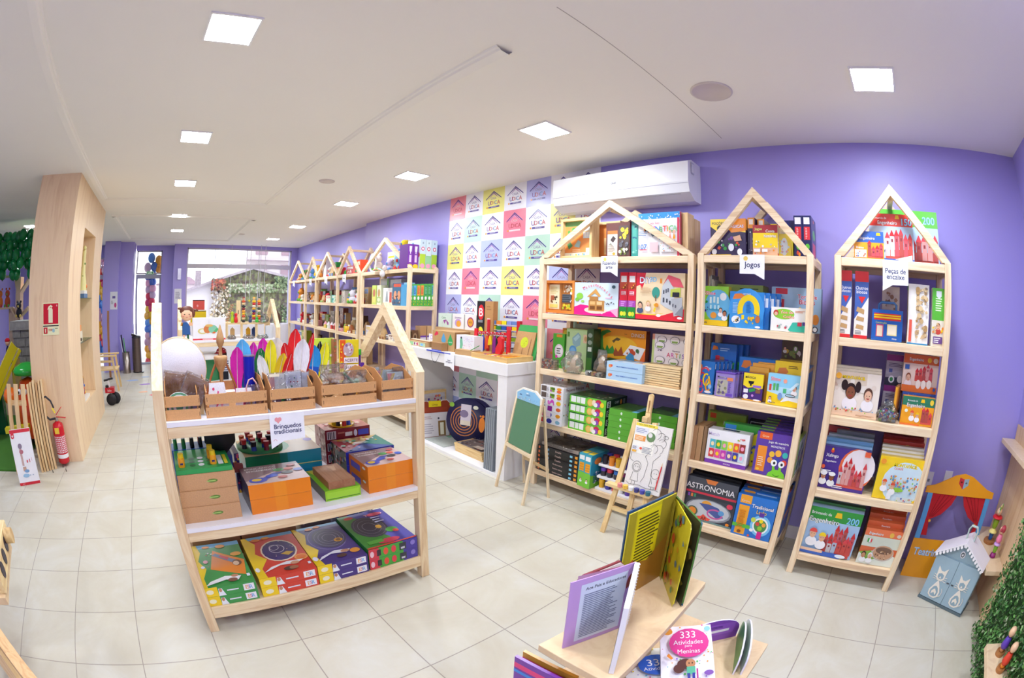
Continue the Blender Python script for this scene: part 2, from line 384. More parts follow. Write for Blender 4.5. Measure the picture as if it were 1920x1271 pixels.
# purple wall on the right, the second length of it set back
b = MB('wall', PUR); b.box(WX, WY, 0, WX2 + .2, 6.95, CEIL); struct(b, 'wall_right')
b = MB('wall', PUR); b.box(WX2, 6.95, 0, WX2 + .2, BY + .3, CEIL); struct(b, 'wall_right_rear')
b = MB('wall', PUR); b.box(LX - .1, WY - .2, 0, WX + .3, WY, CEIL); struct(b, 'wall_near')
b = MB('wall', PUR); b.box(LX - .2, WY, 0, LX, 12.6, CEIL); struct(b, 'wall_left')
b = MB('painted', 'e8e2e6'); b.box(WX - .012, -.62, 0, WX, 1.3, .10); b.box(WX - .012, WY, 0, WX, -1.3, .1); struct(b, 'baseboard_right')
# printed house panel: chequer of pastel squares with the shop's mark
b = MB('print', 'f1eef6'); X = WX - .006; b.box(X, 2.30, 0, WX, 4.53, CEIL)
cols = [4.53, 4.22, 3.905, 3.55, 3.222, 2.89, 2.585, 2.30]; rows = [CEIL] + [2.548 - .2995 * i for i in range(9)] + [0]
pal = {(0, 0): 'f08c98', (0, 2): 'f3ec8c', (0, 4): 'b9b8ea', (1, 1): 'bfe0cc', (1, 3): 'f0849a', (1, 5): 'f3ec8c', (2, 0): 'f3ec8c', (2, 2): 'b4bdec', (2, 4): 'bfe0cc', (3, 1): 'f0849a', (3, 3): 'f3ec8c', (3, 5): 'bcc4f0', (4, 0): 'b9b8ea', (4, 2): 'bfe0cc', (4, 4): 'f0849a',
       (5, 1): 'f3ec8c', (5, 3): 'b9b8ea', (6, 0): 'f08c98', (6, 2): 'bfe0cc', (6, 4): 'b9b8ea', (7, 1): 'bfe0cc', (7, 3): 'f0849a', (8, 0): 'b4bdec', (8, 2): 'b9b8ea', (5, 5): 'f08c98', (6, 6): 'bfe0cc', (3, 6): 'f4f2fa', (4, 6): 'bfe0cc'}
for i in range(7):
    for j in range(9):
        hi, lo = rows[j], rows[j + 1]; ya, yb = cols[i], cols[i + 1]
        c = pal.get((j, i), 'f4f2fa'); onred = c in ('f08c98', 'f0849a')
        s = 'r 0 0 1 1 %s|p .22,.56,.5,.80,.78,.56,.5,.84 3d2a78|p .14,.56,.5,.85,.86,.56,.86,.6,.5,.9,.14,.6 42308a|p .22,.55,.5,.78,.78,.55,.5,.81 d9a0e0' % c
        s += '|t .5 .60 .09 %s CASA .3|t .31 .42 .17 %s U|t .43 .42 .15 %s D|t .53 .42 .11 %s I|t .61 .42 .15 %s C|t .74 .42 .16 %s A' % (('9a8cb0', '7a5aa8', 'c86a5a', 'b8405a', '6a9ac8', 'd06a6a') if not onred else ('e8c0c8', 'd86878', 'c8505e', 'c85060', 'd05868', 'd05868'))
        s += '|r .28 .22 .5 .06 %s|e .22 .25 .035 .035 f0a03a|t .53 .25 .04 e8e4f4 BRINQUEDOS .44' % ('5a4a98' if not onred else 'f6d8d8')
        b.art(s, (X, ya, lo), (0, yb - ya, 0), (0, 0, hi - lo))
tag(b.build('trim_5'), kind='structure')
# piers and glazing at the street end
def wb(name, x0, y0, z0, x1, y1, z1, c=PUR): b = MB('wall', c); b.box(x0, y0, z0, x1, y1, z1); return struct(b, name)
wb('wall_back', .05, BY, 0, .40, BY + .5, CEIL)
wb('wall_back', .40, BY, 2.76, WX2 + .1, BY + .3, CEIL)
wb('wall_back', .40, BY, 0, WX2 + .1, BY + .3, .38)
wb('wall_back', 3.2, BY, .38, WX2 + .1, BY + .3, 2.76)
wb('wall_back', -.28, 11.75, 0, .05, 12.1, CEIL)
wb('wall_back', -1.62, 11.0, 0, -1.02, 11.6, CEIL)
wb('wall_back', -1.80, 10.8, 0, -1.38, 11.2, CEIL)
wb('wall_back', -1.02, 11.75, 2.72, -.28, 12.1, CEIL)
wb('wall_back', LX, 11.6, 2.55, -1.5, 12.0, CEIL)
wb('wall_back', LX, 11.6, 0, -3.9, 12.0, 2.55)
def window(name, x0, x1, z0, z1, y, mull=(), bars=(), c='cfc9d0', w=.035):
    t = tag(D.objects.new(name, None), kind='structure'); COL.objects.link(t)
    b = MB('painted', c)
    b.box(x0, y - .03, z0, x0 + w, y + .03, z1); b.box(x1 - w, y - .03, z0, x1, y + .03, z1); b.box(x0, y - .03, z0, x1, y + .03, z0 + w); b.box(x0, y - .03, z1 - w, x1, y + .03, z1)
    for q in mull: b.box(q - .006, y - .01, z0, q + .006, y + .01, z1)
    for q in bars: b.box(x0, y - .035, q - .05, x1, y + .035, q + .05)
    b.build('window_frame', t)
    g = MB('glass', 'f4fafa'); g.add([(x0 + w, y, z0 + w), (x1 - w, y, z0 + w), (x1 - w, y, z1 - w), (x0 + w, y, z1 - w)], [(0, 1, 2, 3)]); g.build('pane', t)
window('window_1', .40, 3.2, .38, 2.76, BY + .08, (1.15, 2.0, 2.33), (2.33,))
window('window_2', -3.9, -1.8, .1, 2.55, 11.7, (-2.8,), (2.1,))
window('door_1', -1.0, -.28, .0, 2.12, 11.9, (), (2.1,), 'a8aab4', .05)
window('window_3', -1.0, -.28, 2.16, 2.72, 11.9, (), (), 'b0a8a8', .03)
# ceiling panels
def panel(x, y, lab):
    t = thing('ceiling_light', lab, 'ceiling light', (x, y, CEIL), group='square ceiling light panels')
    b = MB('lamp', 'ecf5ff'); b.add([(-.125, -.125, -.006), (-.125, .125, -.006), (.125, .125, -.006), (.125, -.125, -.006)], [(0, 1, 2, 3)]); b.build('diffuser', t)
    b = MB('painted', 'f4f2f0'); r = .137
    for a in ((-r, -r, r, -.125), (-r, .125, r, r), (-r, -.125, -.125, .125), (.125, -.125, r, .125)): b.box(a[0], a[1], -.010, a[2], a[3], 0)
    b.build('frame', t)
LF = ['nearest to the viewer', 'second from the viewer', 'third from the viewer', 'fourth from the viewer', 'fifth and farthest']
for i, y in enumerate((1.97, 3.63, 5.22, 7.38, 9.06)): panel(.06, y, 'square light panel in the left ceiling row, ' + LF[i])
for i, y in enumerate((-.155, 2.11, 3.9, 5.6, 7.88, 9.8)): panel(2.28, y, 'square light panel in the right ceiling row, ' + (LF[i] if i < 4 else ['fifth from the viewer', 'sixth and farthest'][i - 4]))
panel(-3.13, 8.05, 'square light panel above the play corner beside the green balloons')
# unseen panels added outside the picture to bring light from there
for x, y in ((.06, .3), (-3.13, 2.0), (-3.13, 5.0), (-1.6, -.6), (.6, -1.0)): panel(x, y, 'unseen square light panel added to the ceiling for more light, outside the view')
for i, (x, y, r) in enumerate(((2.27, .83, .125), (1.62, 4.6, .09), (1.45, 9.3, .09))):
    b = MB('painted', 'd8ccc6'); b.lathe((x, y, CEIL), [(r, 0), (r, -.006), (r * .9, -.008), (r * .88, -.004), (0, -.004)], n=28); tag(b.build('ceiling_speaker'), ['round ceiling speaker grille above the nearest right shelves', 'round ceiling grille between the right row lights and the tray moulding', 'round ceiling grille near the shop window end'][i], 'ceiling speaker')
# air conditioner
t = thing('air_conditioner', 'white wall mounted split air conditioner on the purple wall near the ceiling', 'air conditioner', (WX, 2.0, 2.405))
pf = [(0, .31), (-.17, .315), (-.235, .29), (-.245, .13), (-.22, .05), (-.12, 0), (0, .0)]
b = MB('plastic', 'f4f3f6'); ya, yb = .66, -.66
n = len(pf); b.add([(x, ya, z) for x, z in pf] + [(x, yb, z) for x, z in pf], [(i, i + 1, n + i + 1, n + i) for i in range(n - 1)] + [tuple(range(n))[::-1], tuple(range(n, 2 * n))])
b.box(-.2435, -.655, .115, -.2, .655, .119, 'c4c2cc'); b.build('body', t, bev=.012)
b = MB('plastic', '4a4a55'); b.bar((-.20, .58, .048), (-.20, -.58, .048), .012, .012); b.build('air_outlet', t)
b = MB('print', 'wh'); b.art('t .5 .5 .7 667 GREE', (-.2470, .05, .165), (0, -.09, 0), (0, 0, .022)); b.build('badge', t)
b = MB('print', 'd8d8e0'); b.box(-.19, -.6665, .2, -.14, -.665, .29, 'c8c8d4'); b.box(-.185, -.667, .21, -.145, -.6662, .28, 'eee'); b.build('energy_label', t)
# ------------------------------------------------------------------ house shaped pine racks
PINE = 'f7e4c8'
def rack(label, x, ya, yb, depth, pd=.048, levels=(.155, .60, 1.05, 1.50, 1.95), peak=2.385, top=1.96, rz=QX, ridge=True, rear=True, group=None, pw=.045, loc=None, board=PINE, beams=True):
    """front plane at x, from ya (left in the view) to yb; local frame: u right, -y towards the aisle"""
    w = abs(ya - yb); t = thing('house_rack', label, 'shelving rack', loc or (x, ya, 0), rz, group)
    def part(name, bb, m): b = MB(m, PINE); b.box(*bb); return b.build(name, t, bev=.003)
    for u in (0, w - pw):
        for v in (0, depth - pw): part('post', (u, v, 0, u + pw, v + pw, top), 'woodZ')
    for z in levels:
        for v, nm in ((.002, 'front_rail'), (depth - .024, 'back_rail')): part(nm, (pw, v, z - pd, w - pw, v + .022, z), 'woodX')
        for u in (.001, w - .021): part('side_rail', (u, pw, z - pd, u + .020, depth - pw, z), 'woodY')
        b = MB('woodX', board); b.box(.026, .024, z - .016, w - .026, depth - .024, z - .001); b.build('shelf_board', t)
    for v in (0, depth - pw) if rear else (0,):
        for sg in (0, 1):
            xa = 0 if sg == 0 else w; sx = 1 if sg == 0 else -1
            H = peak - top; L = math.hypot(w / 2, H); nx, nz = sx * H / L * pw, -(w / 2) / L * pw
            # rafter: parallelogram mitred at ridge and seated on the post
            o1 = (xa, top - .002); o2 = (w / 2, peak); i2 = (w / 2, peak - pw * L / (w / 2)); i1 = (xa + sx * pw * L / H * 1.0, top - .002)
            b = MB('woodX', PINE)
            b.prism([o1, o2, i2, i1][::sx], pw * .9, o=(0, v + pw / 2, 0), u=(1, 0, 0), v=(0, 0, 1)); b.build('rafter', t, bev=.002)
    if ridge: part('ridge_beam', (w / 2 - .018, pw * .95, peak - .085, w / 2 + .018, depth - pw * .95, peak - .05), 'woodY')
    return t
rack('pine house rack of construction sets nearest the right wall, tagged Peças de encaixe', 2.73, .247, -.545, .44)
rack('pine house rack of board games in the middle of the three, tagged Jogos', 2.76, 1.172, .385, .44)
rack('wide pine house rack of craft kits beside the white counter, tagged Fazendo arte', 2.79, 2.60, 1.212, .42)
# tags clipped on the top rails
def shelf_tag(x, ya, yb, z0, z1, txt, lab, tail=1, spec='', rz=QX, loc=None, h=.11):
    w = abs(ya - yb); H = z1 - z0; b = MB('paper', 'f6f5f8')
    T = [(0, .22 * H), (w * .6, .22 * H), (w, 0), (w, H), (0, H)] if tail == 1 else [(0, 0), (w * .38, .2 * H), (w, .22 * H), (w, H), (0, H)]
    b.prism(T, .003, u=(1, 0, 0), v=(0, 0, 1))
    b.art(spec + '|t .5 .56 %g 22255e %s .8' % (h, txt), (0, -.0018, 0), (w, 0, 0), (0, 0, H))
    return tag(b.build('shelf_tag', None, loc or (x, ya, z0), rz), lab, 'shelf tag')
SUN = 'e .24 .82 .09 .1 f3cf6a|t .24 .82 .05 b87 x'
shelf_tag(2.772, 1.962, 1.812, 1.80, 1.952, 'Fazendo~arte', 'white speech bubble shelf tag reading Fazendo arte', 1, 'e .24 .84 .09 .095 f3cf6a', h=.2)
shelf_tag(2.742, .868, .702, 1.80, 1.951, 'Jogos', 'white speech bubble shelf tag reading Jogos', 1, 'e .24 .84 .09 .095 f3cf6a', h=.3)
shelf_tag(2.712, -.067, -.237, 1.775, 1.947, 'Peças_de~encaixe', 'white speech bubble shelf tag reading Peças de encaixe', 2, '', h=.2)
# ---- rack C: construction sets
ENG = 'T .42 .80 .10 wh 6a1a1a Engenheiro .72|t .25 .91 .045 wh Brincando_de .5|p .6,.9,.7,.9,.68,.98,.62,.98 f7c81c'
# top
W('toy_box', 'small blue and yellow building block box lying in front on the right rack top', 'toy box', .119, -.08, 2.765, 1.951, 2.11, .06, 'f2a81c', 'r 0 .6 1 .4 2f62b8|' + 'T .45 .74 .13 wh 22255e Engenheiro .8|p .75,.86,.9,.86,.88,.96,.77,.96 f7c81c|c .45 .05 .52 .6 4 2|r .03 .05 .38 .28 f4ece4|t .2 .4 .08 wh Prático .3|z .05 .06 .34 .24 8 .03 c9523f,d8a060,5a7ab8 3')
W('toy_box', 'red building block box marked 150 on top of the right rack', 'toy box', .015, -.295, 2.84, 1.951, 2.235, .07, 'b8d4ea', 'r 0 .74 1 .26 e04438|' + ENG + '|T .86 .84 .16 9adcf4 2a6ab8 150 .24|c .35 .06 .62 .62 6 5|h .14 .42 .12 e84a4a|h .28 .36 .12 f2c41c|r 0 0 1 .07 3a5ab0|p .55,.06,.95,.02,.95,.16 f4e4d8')
W('toy_box', 'tall green box marked 200 at the right end of the right rack top', 'toy box', -.07, -.5, 2.955, 1.951, 2.29, .08, 'b8d4ea', 'r 0 .7 1 .3 5cb83a|T .84 .83 .14 9adcf4 2a6ab8 200 .26|c .3 .05 .68 .62 7 8|T .35 .84 .1 wh 1d5c30 Engenheiro .55|r 0 0 1 .06 3a5ab0|e .8 .05 .1 .03 wh')
# second shelf
DOM = 'r 0 .84 1 .16 e03030|r 0 .5 1 .34 4a68b4|p 0,.5,1,.62,1,.3,0,.2 4a68b4|p 0,0,1,0,1,.62,0,.28 f2ece2|r 0 0 1 .05 d83030|t .5 .72 .055 wh Outros~blocos .9|p .25,.62,.78,.62,.52,.52 e03030|p .12,.4,.7,.36,.72,.43,.2,.47 c9a06a|p .12,.27,.7,.25,.72,.31,.2,.33 c9a06a|p .12,.15,.7,.13,.72,.19,.2,.21 c9a06a|l .1 .06 .5 .06 3 777'
for i, (a, c) in enumerate(((.214, .137), (.115, .025))):
    W('toy_box', 'tall narrow red, blue and cream block box, %s of the two, on the right rack' % ['left', 'right'][i], 'toy box', a, c, 2.79, 1.501, 1.882, .1, 'wh', DOM, L='r 0 0 1 1 e9e2d6|r 0 .84 1 .16 d83030', group='tall block boxes')
t = thing('toy_case', 'blue carrying case of blocks with a handle and striped lid on the right rack', 'toy case', (2.82, -.108, 1.501), QX)
b = MB('plastic', '2a62b4'); b.box(-.105, 0, 0, .105, .1, .175); b.art('r .06 .66 .88 .22 d93a2a|r .06 .72 .88 .05 f7cf1c|r .06 .8 .88 .04 f7cf1c|t .3 .57 .08 c8d84a Construção .4|r .14 .12 .24 .4 c84a6a|r .17 .14 .18 .34 f0dcc0|r .5 .18 .32 .36 e8dca0|r .53 .22 .26 .28 f4ead0|t .75 .08 .06 wh Xalingo .3', (-.105, 0, 0), (.21, 0, 0), (0, 0, .175)); b.build('case_body', t, bev=.004)
b = MB('plastic', '3f6fa8'); b.tube([(-.06, .05, .17), (-.06, .05, .205), (-.045, .05, .218), (.045, .05, .218), (.06, .05, .205), (.06, .05, .17)], .008); b.build('handle', t)
W('toy_box', 'dim cream wooden brick tower box behind the blue case on the right rack', 'toy box', -.07, -.195, 2.95, 1.501, 1.82, .1, 'd8c4b4', 'z .1 .1 .8 .8 26 .12 8a6248,a87a58,b89478 4')
W('toy_box', 'white and cream box picturing a leaning wooden brick tower on the right rack', 'toy box', -.246, -.392, 2.79, 1.501, 1.833, .09, 'f4efe6', 'z .35 .08 .6 .88 60 .11 c8a878,b8925c,e0c494,d8b888 9|r .06 .04 .13 .36 e8604a|r 0 0 1 .02 2a8ac0|t .86 .93 .05 22255e 4+ .14', L='r 0 0 1 1 c9b489|r 0 .9 1 .1 5cb83a', )
W('toy_box', 'narrow green box with a child playing on the right end of the right rack', 'toy box', -.416, -.512, 2.79, 1.5, 1.822, .08, 'e8e0d0', 'r 0 .45 1 .55 5cb83a|p .3,.95,.7,.95,.7,.86,.5,.82,.3,.86 dfe8f0|l .25 .6 .55 .24 6 dff0d0|k .5 .3 .34 e8b890 8a4a2a c84a3a|z .05 .22 .9 .2 10 .1 f08a1c,f7cf1c,d8b888 3|r .15 .05 .7 .12 6a4a8a|l .2 .06 .5 .1 3 wh')
# third shelf
KID = 'r .0 .0 1 1 f3e6d8|r 0 .72 .7 .28 e6d2bc|z .02 .55 .9 .3 12 .06 e9d8c8,d9b8a4,f2e8dc 3|T .42 .89 .09 f7d71c c8a010 MONTAFÁCIL .62|k .38 .42 .26 8a5234 2b1a14 f6eef0|e .24 .7 .07 .12 2b1a14|e .53 .68 .06 .13 2b1a14|k .76 .4 .22 e8b89a 5a3a2a f4eef0|r 0 0 1 .14 f0cfae|z .05 .1 .9 .12 26 .022 d85a4a,f0a03a,5a9ac8,8fc63a,c8503a 7|e .1 .9 .06 .07 f6b23a|l .55 .03 .4 .04 2 b08060'
for i in range(3):
    W('toy_box', ['cream box with two children playing on the right rack, front one', 'cream box standing close behind the two children picture box', 'cream box farthest behind the two children picture box'][i], 'toy box', .215, -.100, 2.798 + .052 * i, 1.051, 1.306 + .012 * i, .05, 'f0e4d0', KID if i == 0 else 'r 0 0 1 1 e6d8c0', R='r 0 0 1 1 5a3a8a' if i == 0 else '', group='children picture building sets')
PU = 'r 0 .8 1 .2 8a2a7a|r 0 .0 1 .35 2c2a3a|p 0,.35,1,.52,1,.3,0,.25 a8a0ac|l .12 .6 .7 .14 3 5a4a6a|e .3 .2 .14 .12 e8e0e8|e .7 .22 .13 .12 e0d8d8|e .3 .2 .08 .07 3a8a4a|r .15 .42 .16 .12 5a6aa8'
W('toy_box', 'lower violet construction kit box standing behind the foil bag on the right rack', 'toy box', -.13, -.285, 2.985, 1.051, 1.235, .06, 'b8b0bc', PU, group='stacked violet construction kits')
W('toy_box', 'upper violet construction kit box standing on another one on the right rack', 'toy box', -.13, -.285, 2.985, 1.236, 1.42, .06, 'b8b0bc', PU, group='stacked violet construction kits')
W('toy_box', 'orange building block box with a girl and castle, raised behind on the right rack', 'toy box', -.249, -.508, 2.885, 1.225, 1.44, .05, 'f2d8cc', 'r 0 .76 1 .24 d9672e|T .35 .86 .1 wh 6a2a1a Engenheiro .5|e .72 .88 .06 .07 f7c81c|e .9 .88 .07 .07 f0e0d0|c .34 .3 .5 .46 5 3|k .16 .3 .16 e8b89a 8a4a2a f6e8ec|r 0 0 1 .18 e8762e|e .45 .22 .07 .12 f6ece4|e .6 .22 .07 .12 f6ece4|e .76 .24 .07 .12 f6ece4|r .04 .6 .12 .12 3a62b0|e .93 .12 .04 .05 3a62b0')
W('toy_box', 'blue box under the raised orange box on the right rack', 'toy box', -.262, -.508, 2.86, 1.051, 1.224, .09, '4a78c8', 'r 0 .8 1 .2 3a62b8|T .3 .9 .08 wh 22255e Engenheiro .5|k .85 .8 .1 e8b89a 5a3a2a f2f2f2')
W('toy_box', 'yellow and green building block box with two helmeted children on the right rack', 'toy box', -.265, -.498, 2.784, 1.051, 1.212, .06, 'f3a51c', 'r 0 .68 1 .32 2f7a5a|T .42 .68 .17 wh 6a3a1a Engenheiro .62|t .3 .86 .06 wh Brincando_de .4|p .55,.82,.68,.82,.66,.94,.57,.94 f7c81c|e .9 .85 .06 .1 e8c83a|h .33 .34 .14 e85a3a|h .5 .3 .13 f7c81c|c .62 .08 .34 .6 3 6|e .14 .5 .05 .06 eaf2e0|r 0 0 .6 .06 e8762e', L='r 0 0 1 1 e8921c', R='r 0 0 1 1 b8c4d8')
for i in range(4):
    W('toy_box', ['yellow sleeve standing edge-on left of the yellow building block box', 'second yellow sleeve edge-on behind the first', 'orange sleeve edge-on third from the front', 'orange sleeve edge-on farthest back'][i] + ' on the right rack', 'toy box', -.205 - .012 * i, -.222 - .012 * i, 2.80 + .06 * i, 1.051, 1.25, .05, ['f0a82a', 'ef9c2a', 'e8882a', 'e07a2a'][i], group='edge-on sleeves')
b = MB('chrome', 'c8ccd8'); rd = random.Random(5)
def bag(b, w, d, h, col, m, rd, tw=.25, n=16, k=9, amp=.1):
    vs = []; 
    for j in range(k):
        f = j / (k - 1); s = (1 - f ** 3 * (1 - tw)) * (.82 + .3 * math.sin(PI * min(f * 1.3, 1)))
        for i in range(n):
            t = 2 * PI * i / n; q = 1 + amp * (rd.random() - .5) * 2; ex = abs(math.cos(t)) ** .7 * (1 if math.cos(t) > 0 else -1); ey = abs(math.sin(t)) ** .7 * (1 if math.sin(t) > 0 else -1)
            vs.append((w / 2 * ex * s * q * (1 if f < .8 else 1.25), d / 2 * ey * s * q * (1 if f < .7 else .3), h * f + (rd.random() - .5) * .006 * (0 < j)))
    fs = [(j * n + i, j * n + (i + 1) % n, (j + 1) * n + (i + 1) % n, (j + 1) * n + i) for j in range(k - 1) for i in range(n)] + [tuple(range(n))[::-1], tuple(range((k - 1) * n, k * n))]
    b.add(vs, fs, col, m, False); return b
t = thing('foil_bag', 'clear and foil bag of small bricks between boxes on the right rack', 'bag', (2.79, -.175, 1.052), QX)
b = MB('film', 'eaf0f4'); bag(b, .14, .07, .12, 'eef4f6', 'film', rd); b.build('bag', t)
b = MB('plastic', 'wh')
for i in range(60): a, q, z = rd.uniform(-.052, .052), rd.uniform(-.022, .02), rd.uniform(.004, .07); s_ = .007; b.box(a - s_, q - s_, z - s_ * .5, a + s_, q + s_, z + s_, rd.choice(['3a5ab0', 'd84a4a', 'e8e8f0', '5cb83a', 'b8c0cc', '6a4a9a', 'c8ccd8']))
tag(b.build('brick_pile', t), kind='stuff')
# fourth shelf
W('toy_box', 'purple box with a red castle, front of its row on the right rack', 'toy box', .221, -.115, 2.78, .601, .862, .05, '4a2f8e', 'e .76 .55 .36 .48 e86a3a|e .8 .6 .34 .42 f2e8ec|c .42 .08 .56 .7 7 21|t .23 .79 .1 wh Xalingo .3|e .22 .91 .035 .045 e04438|e .22 .95 .02 .03 f7c81c|t .22 .66 .06 wh Engenheiro .26|e .09 .52 .035 .05 e8603a|l .05 .38 .22 .08 2 wh|k .13 .24 .13 c89068 2b1a14 f2f2f2|k .3 .22 .13 8a5234 2b1a14 eee|e .13 .38 .07 .06 f4f4f4|e .3 .37 .07 .05 f4f4f4|r .88 .88 .12 .12 e8603a|l .34 .05 .24 .08 2 wh', L='r 0 0 1 1 5a8ac0')
for i in range(5):
    W('toy_box', 'edge of a %s box, %s behind the purple castle box' % (['sky blue', 'pale blue', 'grey blue', 'silver', 'maroon'][i], ['first', 'second', 'third', 'fourth', 'last'][i]), 'toy box', [.224, .222, .205, .155, .22][i], [-.116, -.12, -.12, -.12, .07][i], 2.832 + .045 * i, .601, [.876, .892, .905, .925, .935][i], .042, ['6a9fd0', '86b4dc', '9ab8d0', 'a8b0bc', '8a2a34'][i], 'r 0 .9 1 .1 %s' % ['9cc4e4', '7aa8d4', 'c4ccd8', '8a94a4', 'c05050'][i], group='boxes behind the purple castle box')
W('toy_box', 'yellow block city box with two helmeted children on the right rack', 'toy box', -.184, -.501, 2.757, .602, .86, .05, 'f5cf1e', 'e .64 .42 .5 .5 cfe4f0|T .6 .84 .1 f7e21c c8a010 MONTAFÁCIL .6|t .45 .75 .05 e8603a CIDADE .24|z .3 .2 .66 .4 70 .03 d84a4a,f0a03a,f7cf1c,5a9ac8,8fc63a,c88a5a,e8d8c0 5|e .5 .28 .16 .05 8fc63a|h .2 .36 .13 e85a2a|h .4 .3 .13 d84a2a|r .31 .04 .1 .16 eee|e .08 .9 .06 .06 f29a2a|r .55 .02 .38 .1 d8d8d0|z .5 .02 .45 .1 8 .02 a8c84a,d84a4a,3a5ab0 2', L='r 0 0 1 1 b8b83a')
for i in range(3):
    W('toy_box', 'thin cream set %s behind the yellow block city box' % ['first', 'second', 'third'][i], 'toy box', -.186, -.5, 2.81 + .04 * i, .602, .872 + .012 * i, .036, ['efd872', 'e8dcb0', 'd8d4c8'][i], 'r 0 .93 1 .07 f2efe6', group='thin sets behind the block city box')
W('toy_box', 'red building block box marked 150, back of the fourth shelf on the right rack', 'toy box', -.19, -.505, 2.94, .602, .915, .06, 'cf4a3a', 'T .35 .86 .07 wh 6a1a1a Brincando_de .5|T .86 .74 .13 9adcf4 2a6ab8 150 .24|p .52,.86,.64,.86,.62,.94,.54,.94 f7c81c')
for i in range(3): W('toy_box', 'dark red box edge %s at the back of the right rack fourth shelf' % ['first', 'second', 'third'][i], 'toy box', -.19, -.505, 3.005 + .04 * i, .602, .93 + .01 * i, .035, ['a83a34', '8a2a2c', 'a8505a'][i], group='dark red boxes at the back')
# bottom shelf
W('toy_box', 'large green building block box marked 200 on the bottom shelf of the right rack', 'toy box', .224, -.173, 2.774, .157, .475, .06, 'a9c9ea', 'r 0 .74 1 .26 2f9a3c|T .34 .72 .14 wh 1d5c30 Engenheiro .62|t .26 .88 .06 wh Brincando_de .4|p .5,.84,.63,.84,.61,.95,.52,.95 f7c81c|T .84 .82 .14 8fd8f4 2a6ab8 200 .26|c .42 .08 .55 .6 7 31|c .5 .02 .45 .4 5 33|h .2 .38 .17 e04a44|h .38 .33 .16 f2cf1c|r 0 0 .8 .1 3a62b8|r .04 .06 .42 .06 f2c8a8|e .8 .06 .1 .04 e8f0f8', L='r 0 0 1 1 2f7a3a')
for i in range(4):
    W('toy_box', 'dark box edge %s behind the large green box on the bottom shelf' % ['first', 'second', 'third', 'fourth'][i], 'toy box', .225, -.175, 2.838 + .05 * i, .157, .49 + .012 * i, .045, ['2a5a3a', '3a6a9a', '6a3a3a', '4a2a34'][i], 'r 0 .92 1 .08 %s' % ['5aa05a', 'c8d0d8', '8a4a3a', 'a05a4a'][i], group='boxes behind the large green box')
ORB = 'r 0 .8 1 .2 e8764a|T .3 .86 .09 wh 8a2a1a Engenheiro .46|e .72 .88 .06 .07 e8b84a|e .92 .88 .06 .05 d8c8b8|r 0 .5 1 .3 cfd4c4|p 0,.3,.5,.45,1,.3,1,0,0,0 dfe4d8|p 0,.32,.3,.4,.5,.2,.3,.1 8fb84a|e .64 .36 .3 .22 c4b8ae|e .64 .38 .27 .2 c89a78|e .64 .44 .22 .1 7a5a48|z .42 .2 .44 .25 30 .025 e8c8a0,8a6248,b88a64 4|k .14 .2 .14 c89068 2b1a14 f2f2f2|k .32 .2 .14 e8b89a e8e8e8 f2f2f2|r .12 .64 .04 .1 2f9a3c|r .16 .64 .04 .1 wh|r .2 .64 .04 .1 d84a4a'
for i in range(5):
    W('toy_box', 'orange box with a wooden amphitheatre, %s of its row, right rack bottom' % ['front', 'second', 'third', 'fourth', 'last'][i], 'toy box', -.219, -.501, 2.769 + .05 * i, .156, .403 + .03 * i, .045, 'd9683a', ORB if i == 0 else 'r 0 .78 1 .22 d8643a|t .5 .9 .05 wh Engenheiro .4', L='r 0 0 1 1 c8883a', group='orange amphitheatre boxes')
# ---- rack B: games
W('toy_box', 'yellow and black magic kit lying in front on the Jogos rack top', 'game box', 1.094, .845, 2.8, 1.951, 2.19, .08, '2e1d4a', 'p 0,1,1,1,1,.62,.5,.7,.25,.62,0,.8 f3d23a|p .45,1,1,1,1,.66,.6,.62,.45,.8 f0912a|T .22 .88 .1 2b1a3a f3d23a POÇÕES .36|T .72 .8 .11 wh 9a3ab0 MÁGICAS .46|e .28 .74 .09 .09 1b1a20|z .08 .1 .84 .5 18 .055 2f9a3c,d84a2a,e8e4f0,6a3a9a,f0912a,3a9a4a 5|e .12 .1 .07 .08 eee|e .6 .22 .08 .1 e8e8f0|e .84 .1 .07 .09 f0f0f4|r 0 0 .6 .03 f3c83a|p .65,.5,.85,.55,.9,.4,.7,.38 e0ab88', R='r 0 .7 1 .3 e8952a|r 0 0 1 .7 241a3c|z .1 .05 .8 .6 10 .1 6a4a9a,d8d8e0,3a2a5a 3')
for i in range(2):
    W('toy_box', 'orange topped magic kit box seen edge-on, %s beside the lying magic kit' % ['nearer', 'farther'][i], 'game box', .838 - .055 * i, .79 - .055 * i, 2.825 + .05 * i, 1.951, 2.2, .2, '2b1d48', 'r 0 .72 1 .28 e8952a|r .2 .82 .6 .14 f2e8dc|z .1 .06 .8 .6 14 .12 8a8a9a,4a3a6a,d8d8e0 2|p .3,.1,.7,.2,.6,.6,.4,.6 6a5a8a', group='edge-on magic kits')
W('toy_box', 'navy and yellow magic kit box farthest behind the magic kits on the Jogos rack top', 'game box', .733, .64, 3.04, 1.951, 2.2, .1, '2b2d58', 'r 0 .75 1 .25 e8c83a|z .1 .06 .8 .6 14 .1 d8d8e0,f0912a,3a9a4a 6')
